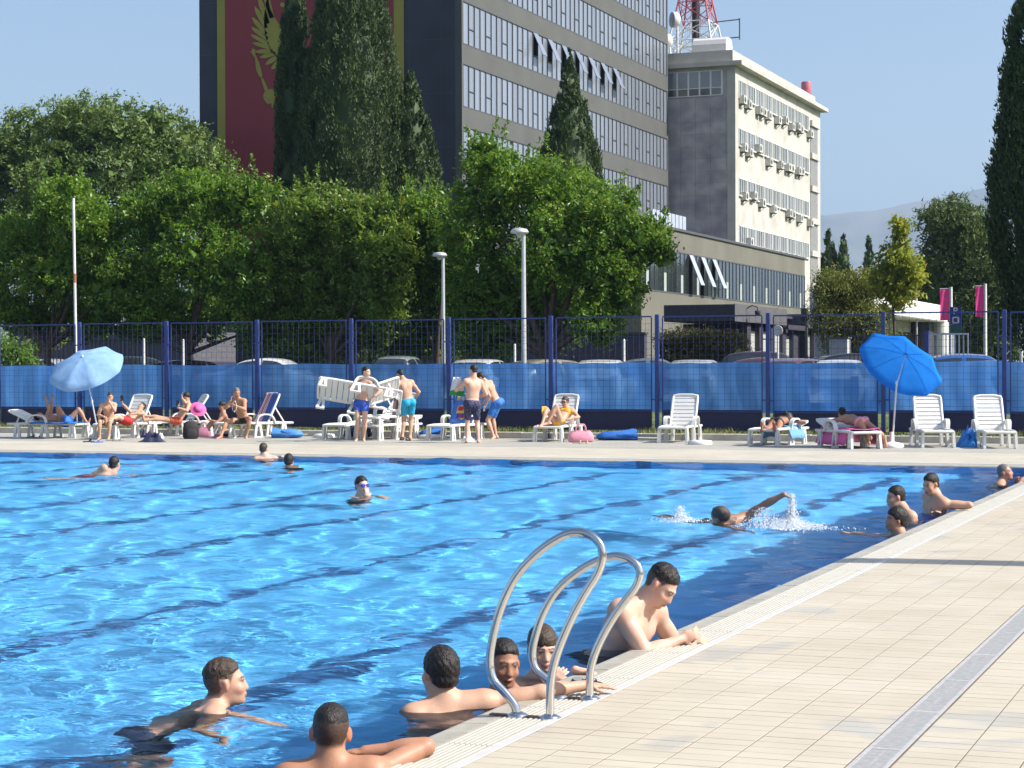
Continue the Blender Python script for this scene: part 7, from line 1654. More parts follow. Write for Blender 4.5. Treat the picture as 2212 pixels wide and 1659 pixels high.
lounger('white lounger under the sunbather in the dark swimsuit', foot_of(1652, 963, (0.5, 0.87), 0.15), (0.5, 0.87), 8)
lounger('white lounger with a pink towel under the sunbather in pink briefs', foot_of(1868, 970, (-0.25, 0.97), 0.1), (-0.25, 0.97), 14)
lounger('empty white lounger just past the parasol stand, slatted back upright', foot_of(2028, 968, (0.05, 1.0), 0.0), (0.05, 1.0), 62)
lounger('empty white lounger at the end of the row beside the blue bundle', foot_of(2162, 970, (0.06, 1.0), 0.0), (0.06, 1.0), 62)
# the carried one: tipped on its side, underside towards the pool
o = lounger('white lounger being carried between two young men, underside showing', (0, 0, 0), (1, 0), 40); o['group'] = 'white sun loungers on the far deck'
cpos = gnd(780, 953) + V3(-0.99, -0.32, 1.04)
ax_ = V3(0.98, 0.02, -0.17).normalized(); nz_ = V3(-0.05, 0.80, 0.62).normalized(); ay_ = nz_.cross(ax_).normalized(); nz_ = ax_.cross(ay_)
Mr = Matrix((ax_, ay_, nz_)).transposed().to_4x4()
o.rotation_euler = Mr.to_euler(); o.location = cpos

# towels on loungers
def drape(name, label, cat, pts_fn, nu, nv, mat, th=0.012):
    v = [pts_fn(i / nu, j / nv) for j in range(nv + 1) for i in range(nu + 1)]
    f = [(j*(nu+1)+i, j*(nu+1)+i+1, (j+1)*(nu+1)+i+1, (j+1)*(nu+1)+i) for j in range(nv) for i in range(nu)]
    me = bpy.data.meshes.new(name); me.from_pydata([tuple(p) for p in v], [], f); me.polygons.foreach_set('use_smooth', [True] * len(f)); me.materials.append(mat)
    ob = link_mesh(name, me); md = ob.modifiers.new('thickness', 'SOLIDIFY'); md.thickness = th; md.offset = 0
    return tag(ob, label, cat)
def on_back(o, tilt, along, y, lift=0.03):
    t_ = math.radians(tilt); rz = o.rotation_euler.z
    x = 1.17 + along * math.cos(t_) - lift * math.sin(t_); z = 0.36 + along * math.sin(t_) + lift * math.cos(t_)
    return Vector((o.location.x + x * math.cos(rz) - y * math.sin(rz), o.location.y + x * math.sin(rz) + y * math.cos(rz), o.location.z + z))
def stripes(name, cols, axis, scale):
    m, nt, out = new_mat(name); b = N(nt, 'ShaderNodeBsdfPrincipled'); b.inputs['Roughness'].default_value = 0.9
    uv = N(nt, 'ShaderNodeAttribute', attribute_name='uvw'); sp = nt.nodes.new('ShaderNodeSeparateXYZ'); nt.links.new(uv.outputs['Vector'], sp.inputs[0])
    r_ = nt.nodes.new('ShaderNodeValToRGB'); r_.color_ramp.interpolation = 'CONSTANT'; e = r_.color_ramp.elements
    while len(e) < len(cols): e.new(0.5)
    for el, (p_, c_) in zip(e, cols): el.position = p_; el.color = (*c_, 1)
    nt.links.new(sp.outputs[axis], r_.inputs[0]); nt.links.new(r_.outputs[0], b.inputs['Base Color']); nt.links.new(b.outputs[0], out.inputs[0]); return m
def add_uvw(ob, nu, nv):
    a = ob.data.attributes.new('uvw', 'FLOAT_VECTOR', 'POINT'); a.data.foreach_set('vector', np.array([(i / nu, j / nv, 0) for j in range(nv + 1) for i in range(nu + 1)], dtype=np.float32).ravel())
RW = (0.42, 0.04, 0.05); WW = (0.68, 0.67, 0.66); NB = (0.05, 0.10, 0.32)
M_STR = stripes('striped_towel_cloth', [(0, NB), (0.42, NB), (0.45, WW), (0.50, RW), (0.55, WW), (0.60, RW), (0.70, WW), (0.74, RW), (0.80, WW), (0.88, RW), (0.94, NB)], 0, 1)
ob = drape('beach_towel', 'red white and blue striped towel over a lounger backrest', 'towel', lambda u, v: on_back(L4, 62, v * 0.80, (u - 0.5) * 0.60, 0.04 + 0.008 * math.sin(9 * u + 5 * v)), 16, 16, M_STR); add_uvw(ob, 16, 16)
M_BT = cloth('football_blue', (0.06, 0.16, 0.50))
tw_ = drape('beach_towel', 'blue football club towel with a crest over a lounger', 'towel', lambda u, v: on_back(L8, 60, v * 0.82, (u - 0.5) * 0.60, 0.04 + 0.006 * math.sin(8 * u + 6 * v)), 16, 16, M_BT)
# crest and lettering, laid on the towel
t60 = math.radians(60); rzL = L8.rotation_euler.z
def crest(poly, mat, lift):
    pts = [on_back(L8, 60, b_, a_, 0.05 + lift) for a_, b_ in poly]; me = bpy.data.meshes.new('crest'); me.from_pydata([tuple(p) for p in pts], [], [tuple(range(len(pts)))]); me.materials.append(mat); ob_ = link_mesh('crest', me, tw_); return ob_
C_CY, C_CR, C_CB = cloth('crest_yellow', (0.62, 0.42, 0.05)), cloth('crest_red', (0.42, 0.02, 0.06)), cloth('crest_blue', (0.02, 0.05, 0.30))
shield = [(-0.17, 0.46), (0.0, 0.50), (0.17, 0.46), (0.18, 0.30), (0.13, 0.16), (0.0, 0.08), (-0.13, 0.16), (-0.18, 0.30)]
crest(shield, C_CY, 0.002)
for i in range(5):
    x0 = -0.15 + i * 0.06; crest([(x0, 0.13), (x0 + 0.06, 0.13), (x0 + 0.06, 0.26), (x0, 0.26)], C_CR if i % 2 else C_CB, 0.004)
crest([(-0.15, 0.33), (0.0, 0.33), (0.0, 0.45), (-0.15, 0.45)], C_WHITE, 0.004); crest([(-0.09, 0.33), (-0.06, 0.33), (-0.06, 0.45), (-0.09, 0.45)], C_CR, 0.006); crest([(-0.15, 0.38), (0.0, 0.38), (0.0, 0.405), (-0.15, 0.405)], C_CR, 0.006)
crest([(0.0, 0.33), (0.15, 0.33), (0.15, 0.45), (0.0, 0.45)], C_CR, 0.0045)
for k, ch in enumerate('Ba'):
    l_ = letter(ch, 0.15, on_back(L8, 60, 0.66, 0.20 - 0.12 * k, 0.056), tw_, C_CY, name='lettering')
    Rm = Matrix.Rotation(rzL, 4, 'Z') @ Matrix.Rotation(-t60, 4, 'Y') @ Matrix.Rotation(-math.pi / 2, 4, 'Z'); l_.rotation_euler = Rm.to_euler()
def flat_cloth(name, label, cat, c, d, L, W_, z, mat, sag=0.0, seed=1):
    v = V3(d[0], d[1], 0).normalized(); w = Vector((-v.y, v.x, 0)); r_ = np.random.default_rng(seed); ph = r_.uniform(0, 6, 5)
    return drape(name, label, cat, lambda u, q: c + v * ((q - 0.5) * L) + w * ((u - 0.5) * W_) + Vector((0, 0, z - sag * max(0, abs(u - 0.5) - 0.36) * 6 + 0.008 * math.sin(9 * u + ph[0]) + 0.01 * math.sin(8 * q + ph[1] + 5 * u))), 20, 16, mat, 0.01)
flat_cloth('beach_towel', 'red towel spread under the woman in the yellow bikini', 'towel', gnd(1188, 953) + V3(0.08, 0.35, 0), (0.32, 0.95), 0.85, 0.58, 0.375, C_RED, 0, 2)
flat_cloth('beach_towel', 'bright pink towel hanging over the lounger sides', 'towel', gnd(1862, 969) + V3(-0.12, 0.75, 0), (-0.25, 0.97), 1.5, 0.92, 0.40, C_PINK, 0.4, 3)
flat_cloth('beach_towel', 'blue towel under the man lying with raised knee', 'towel', gnd(135, 946) + V3(-0.1, 0.05, 0), (-0.95, 0.3), 1.3, 0.6, 0.385, C_BLUE, 0.05, 4)
flat_cloth('beach_towel', 'light blue towel under the sunbather in the dark swimsuit', 'towel', gnd(1672, 962) + V3(0.3, 0.55, 0), (0.5, 0.87), 0.8, 0.68, 0.40, cloth('light_blue', (0.14, 0.33, 0.62)), 0.3, 5)

# ---------------------------------------------------------------- parasols
M_UPOLE = pmat('parasol_pole', (0.62, 0.63, 0.64), 0.35, metal=0.3); M_UBASE = pmat('parasol_base', (0.70, 0.70, 0.68), 0.55, var=0.08)
def fabric2(name, col):
    m, nt, out = new_mat(name); d = N(nt, 'ShaderNodeBsdfDiffuse'); t_ = N(nt, 'ShaderNodeBsdfTranslucent'); ms = N(nt, 'ShaderNodeMixShader'); ms.inputs[0].default_value = 0.35
    g_ = nt.nodes.new('ShaderNodeTexCoord'); nz = N(nt, 'ShaderNodeTexNoise'); nz.inputs['Scale'].default_value = 5; nt.links.new(g_.outputs['Object'], nz.inputs['Vector'])
    c = ramp(nt, nz.outputs['Fac'], [(0.3, tuple(x * 0.9 for x in col)), (0.7, tuple(min(1, x * 1.08) for x in col))])
    bp = N(nt, 'ShaderNodeBump'); bp.inputs['Strength'].default_value = 0.3; bp.inputs['Distance'].default_value = 0.05; nt.links.new(nz.outputs['Fac'], bp.inputs['Height'])
    nt.links.new(c, d.inputs[0]); nt.links.new(c, t_.inputs[0]); nt.links.new(bp.outputs[0], d.inputs['Normal']); nt.links.new(d.outputs[0], ms.inputs[1]); nt.links.new(t_.outputs[0], ms.inputs[2]); nt.links.new(ms.outputs[0], out.inputs[0]); return m
def parasol(label, base, hub, axis, R_, depth, mat, knee, spin=0.0, stand=True):
    """base: foot on the ground, knee: tilt joint, hub: canopy centre, axis: outward normal of the canopy"""
    o = thing('parasol', label, 'parasol', base); B0 = Vector(base)
    k_ = Vector(knee) - B0; h_ = Vector(hub) - B0
    MB().tube([(0, 0, 0.03), k_ * 0.5, k_], 0.019, 10).build('pole', M_UPOLE, o)
    up_ = MB().tube([k_ - (k_.normalized()) * 0.03, h_], 0.015, 10).build('upper_pole', M_UPOLE, o); MB().lathe([(0.02, -0.05), (0.028, 0), (0.02, 0.05)], 10, Matrix.Translation(k_)).build('tilt_joint', M_UPOLE, o)
    a_ = Vector(axis).normalized(); s_ = a_.cross(Vector((0.2, 0.1, 1))).normalized(); t_ = a_.cross(s_)
    n = 8; rings = 7; v = [h_ + a_ * 0.02]; f = []; per = n * 6
    for j in range(1, rings + 1):
        q = j / rings
        for i in range(per):
            an = 2 * math.pi * i / per + spin; ph = (i % 6) / 6.0; scal = 1 - 0.07 * q * math.sin(math.pi * ph) ; sagg = 0.035 * q * math.sin(math.pi * ph) + 0.012 * q * math.sin(3 * an + 2 * q)
            rr_ = R_ * q * scal
            v.append(h_ + (s_ * math.cos(an) + t_ * math.sin(an)) * rr_ - a_ * (depth * q ** 1.7 - 0.02 + sagg))
    for i in range(per): f.append((0, 1 + i, 1 + (i + 1) % per))
    for j in range(rings - 1):
        for i in range(per): f.append((1 + j * per + i, 1 + (j + 1) * per + i, 1 + (j + 1) * per + (i + 1) % per, 1 + j * per + (i + 1) % per))
    # short hanging valance
    b0 = len(v); 
    for i in range(per):
        p = v[1 + (rings - 1) * per + i]; v.append(p - a_ * 0.07 + Vector((0, 0, -0.025)))
    for i in range(per): f.append((1 + (rings - 1) * per + i, b0 + i, b0 + (i + 1) % per, 1 + (rings - 1) * per + (i + 1) % per))
    me = bpy.data.meshes.new('canopy'); me.from_pydata([tuple(p) for p in v], [], f); me.polygons.foreach_set('use_smooth', [True] * len(f)); me.materials.append(mat); can_ = link_mesh('canopy', me, o)
    for i in range(n):
        an = 2 * math.pi * i / n + spin; e = h_ + (s_ * math.cos(an) + t_ * math.sin(an)) * R_ * 0.985 - a_ * (depth - 0.005)
        m_ = h_ + (s_ * math.cos(an) + t_ * math.sin(an)) * R_ * 0.5 - a_ * (depth * 0.31 + 0.004)
        MB().tube([h_ - a_ * 0.01, m_, e], 0.0045, 5).build('rib', mat, can_)
    MB().lathe([(0.03, 0.02), (0.03, 0.045), (0.008, 0.07)], 10, Matrix.Translation(h_) @ a_.to_track_quat('Z', 'Y').to_matrix().to_4x4()).build('finial', M_UBASE, o)
    if stand: MB().lathe([(0.24, 0), (0.25, 0.03), (0.22, 0.09), (0.07, 0.12), (0.045, 0.13), (0.04, 0.32), (0.025, 0.33)], 24).build('stand', M_UBASE, o)
b = gnd(214, 946); hub = on_y(179, 772, b.y - 0.55)
parasol('open light blue parasol leaning over the loungers', b, hub, V3(-0.16, -0.52, 0.84), 0.93, 0.30, fabric2('parasol_light_blue', (0.30, 0.50, 0.78)), on_y(199, 868, b.y - 0.12), 0.2)
b = gnd(1927, 967); kn = on_y(1937, 828, b.y + 0.02); hub = on_y(1957, 766, b.y + 0.30)
parasol('open bright blue parasol tilted far over with its underside towards the pool', b, hub, V3(0.52, 0.46, 0.72), 0.92, 0.26, fabric2('parasol_blue', (0.025, 0.23, 0.74)), kn, 0.35)

# ---------------------------------------------------------------- small things on the deck
def crumple(name, label, cat, c, rx, ry, hz_, mat, seed, n=26):
    """a heap of cloth: radial grid with folds"""
    r_ = np.random.default_rng(seed); v = [(0, 0, hz_ * 0.9)]; f = []; R_ = 9; ph = r_.uniform(0, 6.28, 8)
    for j in range(1, R_ + 1):
        q = j / R_
        for i in range(n):
            an = 2 * math.pi * i / n; out_ = 1 + 0.16 * math.sin(3 * an + ph[0]) + 0.10 * math.sin(7 * an + ph[1])
            zz = hz_ * (1 - q ** 1.8) * (0.8 + 0.35 * math.sin(5 * an + ph[2] + 4 * q) + 0.25 * math.sin(9 * an + ph[3] - 3 * q) + 0.3 * math.sin(6 * q + ph[4] + 2 * an)) + 0.012
            v.append((rx * q * out_ * math.cos(an), ry * q * out_ * math.sin(an), max(zz, 0.008)))
    for i in range(n): f.append((0, 1 + i, 1 + (i + 1) % n))
    for j in range(R_ - 1):
        for i in range(n): f.append((1 + j * n + i, 1 + (j + 1) * n + i, 1 + (j + 1) * n + (i + 1) % n, 1 + j * n + (i + 1) % n))
    me = bpy.data.meshes.new(name); me.from_pydata(v, [], f); me.polygons.foreach_set('use_smooth', [True] * len(f)); me.materials.append(mat)
    ob = link_mesh(name, me, None, c); ob.rotation_euler = (0, 0, YAW + r_.uniform(-0.3, 0.3)); return tag(ob, label, cat)
def closed_parasol(label, px, py, d, L, mat, pole=1.1, seed=0):
    c = gnd(px, py); v = V3(d[0], d[1], 0).normalized(); o = thing('folded_parasol', label, 'parasol', c, math.atan2(v.y, v.x), 'folded blue parasols lying on the paving'); r_ = np.random.default_rng(seed)
    n = 18; prof = [(0.0, 0.03), (0.06, 0.10), (0.2, 0.17), (0.45, 0.20), (0.7, 0.19), (0.9, 0.22), (1.0, 0.20)]; vv_ = []; ff_ = []
    for x, rr_ in prof:
        for i in range(n):
            a_ = 2 * math.pi * i / n; q = rr_ * (1 + 0.22 * math.sin(5 * a_ + 6 * x + seed) + 0.12 * math.sin(9 * a_ + seed)); vv_.append((x * L, q * math.cos(a_) * 1.25, max(0.01, 0.09 + q * 0.62 * math.sin(a_))))
    for j in range(len(prof) - 1):
        for i in range(n): ff_.append((j*n+i, j*n+(i+1) % n, (j+1)*n+(i+1) % n, (j+1)*n+i))
    me = bpy.data.meshes.new('folded_canopy'); me.from_pydata(vv_, [], ff_); me.polygons.foreach_set('use_smooth', [True] * len(ff_)); me.materials.append(mat); link_mesh('folded_canopy', me, o)
    MB().tube([(-0.1, 0, 0.09), (L + pole, 0, 0.03)], 0.018, 8).build('pole', M_UPOLE, o)
C_PAR = cloth('parasol_blue', (0.025, 0.14, 0.48))
closed_parasol('folded blue parasol on the paving between the striped towel and the flat lounger', 655, 946, (-1, 0.05), 0.75, cloth('parasol_mid_blue', (0.06, 0.22, 0.55)), -0.3, 1)
closed_parasol('folded blue parasol lying next to the pink bag', 1288, 951, (1, 0.0), 0.95, C_PAR, 0.9, 2)
closed_parasol('folded blue parasol lying by the football towel lounger', 905, 946, (1, 0.05), 0.6, C_PAR, 0.3, 3)
closed_parasol('navy folded parasol lying beneath the flat lounger', 740, 944, (1, 0.1), 0.7, C_NAVY, 0.2, 4)
def stand_disc(label, px, py):
    o = thing('parasol_stand', label, 'parasol stand', gnd(px, py), 0, 'loose white parasol stands')
    MB().lathe([(0.26, 0), (0.27, 0.035), (0.25, 0.085), (0.08, 0.10), (0.05, 0.10)], 22).build('base', M_UBASE, o); MB().lathe([(0.045, 0.101), (0.045, 0.14), (0.03, 0.145)], 14).build('socket', M_UBASE, o)
stand_disc('loose white parasol stand at the foot of the empty middle lounger', 1512, 960); stand_disc('loose white parasol stand beside the flat lounger', 700, 945); stand_disc('loose white parasol stand beside the football towel lounger', 928, 947); stand_disc('loose white parasol stand behind the blue bundle', 2110, 957)
crumple('blue_bundle', 'bright blue bundled parasol cloth between the last two loungers', 'bundle', gnd(2094, 966), 0.26, 0.22, 0.30, cloth('bundle_blue', (0.03, 0.20, 0.58)), 5)
crumple('dark_clothes', 'dark blue heap of clothes on the paving in front of a lounger', 'clothes', gnd(330, 955), 0.30, 0.20, 0.17, C_NAVY, 6)
crumple('patterned_clothes', 'dark patterned heap of clothes behind the sandals', 'clothes', gnd(308, 945), 0.20, 0.14, 0.13, C_NAVYP, 7)
crumple('pink_cloth', 'small pink cloth on the paving by the seated bather', 'cloth', gnd(472, 946), 0.22, 0.12, 0.06, C_PINK, 8)
crumple('red_cloth', 'red cloth lying under the reading boy', 'cloth', gnd(322, 940), 0.12, 0.1, 0.12, C_RED, 9)
crumple('dark_bag', 'black bag in the shade beneath the pink towel', 'bag', gnd(1822, 958), 0.22, 0.2, 0.22, C_NAVY, 10)
# backpack
o = thing('backpack', 'black backpack standing beside the reading boy', 'backpack', gnd(412, 948), YAW + 0.3)
def blob(prof, n=16, sq=1.0):
    m_ = MB(); vs_ = []; fs = []
    for w_, d_, z in prof:
        for i in range(n):
            a_ = 2 * math.pi * i / n; ca, sa = math.cos(a_), math.sin(a_); e = 0.55
            vs_.append((w_ * math.copysign(abs(ca) ** e, ca), d_ * math.copysign(abs(sa) ** e, sa), z))
    for j in range(len(prof) - 1):
        for i in range(n): fs.append((j*n+i, j*n+(i+1) % n, (j+1)*n+(i+1) % n, (j+1)*n+i))
    m_.add(vs_, fs, True); m_.add(vs_[:n], [tuple(range(n))[::-1]]); m_.add(vs_[-n:], [tuple(range(n))]); return m_
blob([(0.15, 0.10, 0), (0.19, 0.13, 0.05), (0.19, 0.13, 0.25), (0.16, 0.11, 0.38), (0.08, 0.06, 0.43)]).build('main_bag', C_BLACK, o)
m_ = blob([(0.12, 0.05, 0.03), (0.14, 0.06, 0.08), (0.13, 0.055, 0.2), (0.09, 0.03, 0.25)]).build('front_pocket', C_BLACK, o); m_.location = (0.0, -0.12, 0)
for sx_ in (-0.1, 0.1): MB().tube(smooth_path([(sx_, 0.1, 0.38), (sx_ * 1.3, 0.2, 0.3), (sx_ * 1.2, 0.18, 0.12), (sx_, 0.12, 0.04)], 4), 0.018, 6).build('strap', C_BLACK, o)
MB().tube(smooth_path([(-0.04, 0, 0.42), (0, 0, 0.49), (0.04, 0, 0.42)], 4), 0.012, 6).build('handle', C_BLACK, o)
# pink bag with handles and pink-purple bag
def tote(label, px, py, mat, w_, h_):
    o = thing('beach_bag', label, 'bag', gnd(px, py), YAW + 0.1)
    m_ = blob([(w_ * 0.8, 0.09, 0), (w_, 0.12, 0.03), (w_ * 0.96, 0.10, h_ * 0.6), (w_ * 0.7, 0.05, h_)]); m_.build('body', mat, o)
    for y in (-0.05, 0.05): MB().tube(smooth_path([(-w_ * 0.4, y, h_ * 0.95), (-w_ * 0.25, y * 1.5, h_ * 1.5), (w_ * 0.25, y * 1.5, h_ * 1.5), (w_ * 0.4, y, h_ * 0.95)], 5), 0.012, 6).build('handle', mat, o)
tote('pale pink beach bag beside the woman in the yellow bikini', 1255, 955, cloth('bag_pink', (0.66, 0.27, 0.36)), 0.30, 0.26)
tote('dusky pink beach bag behind the black backpack', 440, 944, cloth('bag_dusky', (0.42, 0.17, 0.26)), 0.18, 0.24)
# pink hat/fan behind the reading boy: a shallow dish leaning on the backrest
p = on_y(428, 884, 42.9); o = thing('sun_hat', 'magenta sun hat hung behind the reading boy', 'hat', p)
Mh = V3(0.35, -0.75, 0.55).to_track_quat('Z', 'Y').to_matrix().to_4x4()
MB().lathe([(0.21, 0.0), (0.20, 0.012), (0.11, 0.02), (0.10, 0.07), (0.07, 0.10), (0.01, 0.105)], 22, Mh).build('brim_and_crown', C_PINK, o)
MB().lathe([(0.113, 0.021), (0.104, 0.045)], 22, Mh).build('hat_band', cloth('purple', (0.30, 0.05, 0.25)), o)
# sandals and flip-flops
def sandal(label, px, py, col, rz, pair=True, k=0):
    for q in range(2 if pair else 1):
        c = gnd(px + q * 14, py + (q % 2)); o = thing('sandal', label, 'sandal', c, rz + q * 0.3, 'sandals left on the paving')
        sole = [(-0.13, -0.035), (-0.05, -0.045), (0.05, -0.05), (0.12, -0.04), (0.14, 0.0), (0.12, 0.04), (0.05, 0.045), (-0.05, 0.04), (-0.13, 0.035), (-0.145, 0)]
        MB().prism(sole, 0.0, 0.025, lambda u, v, t_: (u, v, t_)).build('sole', col, o)
        MB().tube(smooth_path([(0.02, -0.045, 0.02), (0.045, -0.03, 0.06), (0.045, 0.03, 0.06), (0.02, 0.045, 0.02)], 5), 0.014, 6).build('strap', col, o)
sandal('dark grey slide lying alone on the paving near the sandals', 192, 955, C_BLACK, 1.0, False); sandal('black and blue slide lying next to the grey one', 210, 956, C_BLUE, 0.6, False)
sandal('grey and white sandals on the paving below the boy in red shorts', 243, 952, cloth('grey', (0.25, 0.25, 0.24)), 0.4); sandal('dark sandals beside the lounger under the parasol', 68, 946, cloth('grey2', (0.12, 0.12, 0.12)), 0.2)
sandal('pale beige sandals beside the pink bag', 1250, 958, cloth('beige', (0.5, 0.4, 0.3)), 0.3)
for (px, py, lab) in ((868, 951, 'dark flip-flops worn by the man in turquoise trunks'),):
    sandal(lab, px, py, C_BLACK, YAW + 1.6)
# white caps, bottles, kit
def bottle(label, px, py, h_, mat, cap):
    o = thing('bottle', label, 'bottle', gnd(px, py)); MB().lathe([(0.035, 0), (0.037, 0.02), (0.037, h_ * 0.6), (0.015, h_ * 0.85), (0.015, h_ * 0.9)], 14).build('flask', mat, o); MB().lathe([(0.017, h_ * 0.9 + 0.001), (0.017, h_), (0.01, h_ + 0.005)], 12).build('cap', cap, o)
bottle('sun cream bottle with orange cap by the patterned trunks', 1030, 951, 0.24, C_BLUE, C_ORANGE); bottle('dark bottle under the lounger of the yellow bikini woman', 1186, 948, 0.18, C_BLACK, C_BLACK); bottle('white bottle near the bundle between the last loungers', 2112, 952, 0.26, C_WHITE, C_WHITE)
crumple('sun_visor', 'white sun visor lying on the dark heap of clothes', 'visor', gnd(347, 950) + Vector((0, 0, 0.03)), 0.09, 0.08, 0.10, C_WHITE, 14); crumple('plastic_bag', 'crumpled white plastic bag by the football towel lounger', 'bag', gnd(1012, 955), 0.14, 0.1, 0.12, C_WHITE, 15); crumple('plastic_bag', 'small white bag standing under the parasol', 'bag', gnd(192, 940), 0.14, 0.12, 0.22, C_WHITE, 16)
# held things: phones, towel, cloth, book
def phone(label, c, rz=0.0):
    o = thing('mobile_phone', label, 'phone', c, rz); MB().bbox(-0.036, 0.036, -0.005, 0.004, -0.07, 0.07, 0.003).build('case', C_BLACK, o); MB().box(-0.032, 0.032, 0.0041, 0.006, -0.062, 0.062).build('screen', M_GL_DARK, o)
phone('black phone held up by the boy in red shorts', Vector(INFO['redshorts']['wl']) + V3(0.0, -0.03, 0.12), YAW); phone('black phone held by the boy in orange shorts', Vector(INFO['phone']['wr']) + V3(0.0, 0.0, 0.11), YAW)
def hang(name, label, c, w_, h_, mat, seed):
    r_ = np.random.default_rng(seed); ph = r_.uniform(0, 6, 4)
    return drape(name, label, 'towel', lambda u, q: c + CR * ((u - 0.5) * w_ * (0.45 + 0.55 * q)) + CF * (0.035 * math.sin(9 * u + ph[0] + 2 * q)) - CU * (q * h_ + 0.02 * math.sin(6 * u + ph[1]) * q), 14, 14, mat, 0.012)
pf8 = gnd(880, 949)
hang('hanging_towel', 'dusty pink towel hanging from the hand of the man in turquoise trunks', pf8 + V3(-0.28, 0.2, 0.94), 0.24, 0.62, cloth('dusty_pink', (0.48, 0.30, 0.26)), 3)
pf9 = gnd(1020, 957)
ob = hang('hanging_towel', 'white and green cloth held up by the man in patterned trunks', pf9 + V3(-0.34, 0.16, 1.48), 0.36, 0.42, stripes('white_green', [(0, (0.70, 0.71, 0.74)), (0.72, (0.03, 0.28, 0.08))], 1, 1), 4); add_uvw(ob, 14, 14)
o = thing('paperback', 'open book held up by the woman in the yellow bikini', 'book', gnd(1198, 954) + V3(-0.24, -0.06, 0.72), YAW + 0.5)
MB().box(-0.06, 0.06, -0.012, -0.002, -0.09, 0.09).build('cover', C_CY, o); MB().box(-0.055, 0.055, -0.0019, 0.012, -0.085, 0.085).build('pages', C_WHITE, o)
cp_ = Vector(INFO['grey']['wl']); o = thing('neck_cord', 'white cord looped in the hands of the man with cropped grey hair', 'cord', cp_)
MB().tube(smooth_path([(0.0, 0, 0.12), (-0.06, -0.03, 0.02), (-0.04, -0.03, -0.12), (0.03, -0.03, -0.13), (0.05, -0.02, 0.0), (0.0, 0, 0.12)], 6), 0.006, 6).build('loop', C_WHITE, o); MB().lathe([(0.012, -0.02), (0.015, 0), (0.012, 0.02)], 8, Matrix.Translation((0, -0.03, -0.14))).build('whistle', C_WHITE, o)
# blue swim goggles on the pinching swimmer, black goggles on the edge, sunglasses
def goggles(root_loc, B, label, mat, lens, worn=True, name='swim_goggles'):
    o = thing(name, label, 'goggles', Vector(root_loc)); Mb = Matrix((Vector(B[0]), Vector(B[1]), Vector(B[2]))).transposed().to_4x4(); o.rotation_euler = Mb.to_euler()
    for sg in (-1, 1):
        q_ = Matrix.Translation((sg * 0.034, 0, 0)) @ Matrix.Rotation(-math.pi / 2, 4, 'X') @ Matrix.Diagonal((1.25, 0.85, 1, 1))
        f_ = MB().lathe([(0.026, -0.012), (0.027, 0.0), (0.022, 0.008)], 16, q_).build('eye_cup', mat, o); MB().lathe([(0.02, 0.0081), (0.019, 0.011)], 14, q_).build('lens', lens, f_)
    MB().tube([(-0.01, 0.0, 0.0), (0.0, 0.004, 0.003), (0.01, 0.0, 0.0)], 0.004, 6).build('nose_bridge', mat, o)
    if worn: pts = [(-0.062, -0.01, 0), (-0.088, -0.06, 0.006), (-0.085, -0.13, 0.015), (-0.05, -0.195, 0.022), (0, -0.212, 0.024), (0.05, -0.195, 0.022), (0.085, -0.13, 0.015), (0.088, -0.06, 0.006), (0.062, -0.01, 0)]
    else: pts = [(-0.062, -0.005, 0), (-0.11, -0.05, -0.012), (-0.12, -0.10, -0.018), (-0.02, -0.13, -0.018), (0.09, -0.12, -0.018), (0.11, -0.05, -0.015), (0.062, -0.005, 0)]
    MB().tube(smooth_path(pts, 5), 0.0045, 6).build('strap', mat, o)
ig = INFO['goggles']; M_LENSB = glass('blue_lens', (0.02, 0.03, 0.25), 0.08)
goggles(ig['hc'] + np.array(ig['face']) * 0.097 + np.array(ig['hup']) * 0.006, (ig['hrt'], ig['face'], ig['hup']), 'blue swim goggles worn by the swimmer pinching his nose', cloth('goggle_blue', (0.03, 0.05, 0.40), rough=0.4), M_LENSB)
gp = gnd(1262, 1482); a_ = math.radians(20)
goggles(gp + Vector((0, 0, 0.03)), ((math.cos(a_), math.sin(a_), 0), (math.sin(a_) * 0.5, -math.cos(a_) * 0.5, 0.866), Vector((math.cos(a_), math.sin(a_), 0)).cross(Vector((math.sin(a_) * 0.5, -math.cos(a_) * 0.5, 0.866)))), 'black swim goggles lying on the grating by the ladder', cloth('goggle_black', (0.015, 0.012, 0.014), rough=0.4), glass('clear_lens', (0.25, 0.27, 0.28), 0.05), False)
ig = INFO['sunglass']
goggles(ig['hc'] + (np.array(ig['face']) * 0.10 + np.array(ig['hup']) * 0.004) * 0.93, (ig['hrt'], ig['face'], ig['hup']), 'dark sunglasses worn by the woman in the yellow bikini', C_BLACK, M_GL_DARK, True, 'sunglasses')

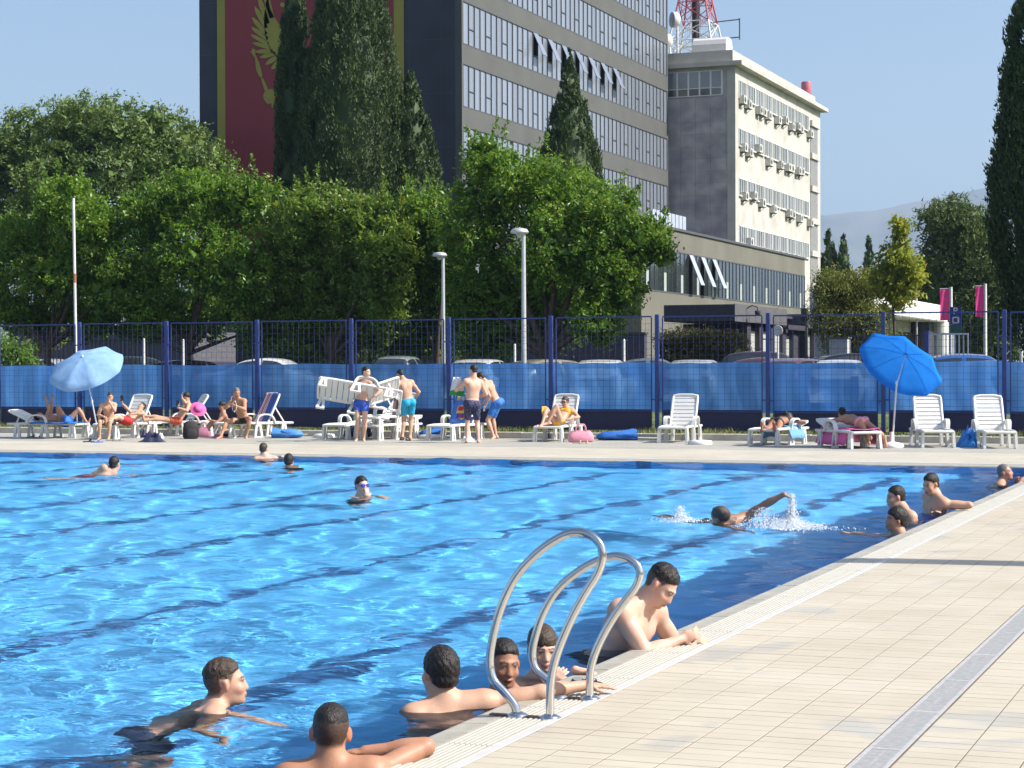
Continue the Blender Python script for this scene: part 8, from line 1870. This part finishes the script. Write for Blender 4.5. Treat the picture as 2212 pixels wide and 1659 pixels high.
# splashes round the crawl swimmer
M_SPL, nt, out = new_mat('white_water'); d_ = N(nt, 'ShaderNodeBsdfPrincipled'); d_.inputs['Base Color'].default_value = (0.85, 0.9, 0.95, 1); d_.inputs['Roughness'].default_value = 0.15; d_.inputs['Transmission Weight'].default_value = 0.1
nt.links.new(d_.outputs[0], out.inputs[0])
def splash(label, c, cols, n, seed):
    """droplets: small octahedra thrown up in columns (offset r, f, width, height)"""
    r_ = np.random.default_rng(seed); P = []; S_ = []
    for (ro, fo, w_, h_, fr) in cols:
        m_ = int(n * fr); t_ = r_.random(m_) ** 1.6
        P.append(np.stack([ro + r_.normal(0, 1, m_) * w_ * (1.1 - 0.75 * t_), fo + r_.normal(0, 1, m_) * w_ * (1.1 - 0.75 * t_), t_ * h_], -1)); S_.append(r_.uniform(0.002, 0.0075, m_) * (1.25 - 0.6 * t_))
    P = np.concatenate(P); S_ = np.concatenate(S_); R3 = np.array([CR, CF, CU]); P = P @ R3
    o6 = np.array([(1,0,0),(-1,0,0),(0,1,0),(0,-1,0),(0,0,1.4),(0,0,-1.4)]); v = (P[:, None, :] + S_[:, None, None] * o6[None]).reshape(-1, 3)
    f8 = np.array([(0,2,4),(2,1,4),(1,3,4),(3,0,4),(2,0,5),(1,2,5),(3,1,5),(0,3,5)]); f = (f8[None] + 6 * np.arange(len(P))[:, None, None]).reshape(-1, 3)
    tag(link_mesh('splash', np_mesh('splash', v, f, M_SPL, True), None, c), label, 'splash', kind='stuff')
splash('white splash of drops below the crawl swimmer\'s lifted hand', wat(1700, 1140), [(0.05, 0, 0.035, 0.36, 0.35), (0.0, 0, 0.16, 0.10, 0.4), (-0.25, 0, 0.12, 0.22, 0.12), (0.15, -0.05, 0.2, 0.05, 0.13)], 6000, 1)
splash('small kick splash behind the crawl swimmer', wat(1470, 1126), [(0, 0, 0.05, 0.17, 0.6), (0, 0, 0.18, 0.04, 0.4)], 1300, 2)
# invented column outside the frame, added to cast the shadow over the deck
pb = gnd(2000, 1213); sh = Vector((TO_SUN.x, TO_SUN.y, 0)).normalized()
base = pb + sh * 5.2
o = thing('shadow_column', 'added grey column outside the frame, casting a shadow over the deck', 'column', base)
hpost = (5.2 + 0.9) * math.tan(SUN_EL)
MB().tube([(0, 0, 0), (0, 0, hpost)], [0.24, 0.22], 20).build('pole', M_ALU, o); MB().lathe([(0.36, 0), (0.36, 0.02), (0.26, 0.04)], 16).build('base_plate', M_ALU, o)
# ---------------------------------------------------------------- air
M_HAZE, nt, out = new_mat('haze_air')
pv = N(nt, 'ShaderNodeVolumePrincipled'); pv.inputs['Color'].default_value = (0.50, 0.70, 1.0, 1); pv.inputs['Density'].default_value = 0.00013; pv.inputs['Anisotropy'].default_value = 0.2
nt.links.new(pv.outputs[0], out.inputs['Volume'])
hz = MB(); hz.box(-9200, 9200, -700, 9200, -3.2, 680)
tag(hz.build('haze', M_HAZE), 'thin bluish summer haze in front of the far mountains', 'haze', kind='stuff')
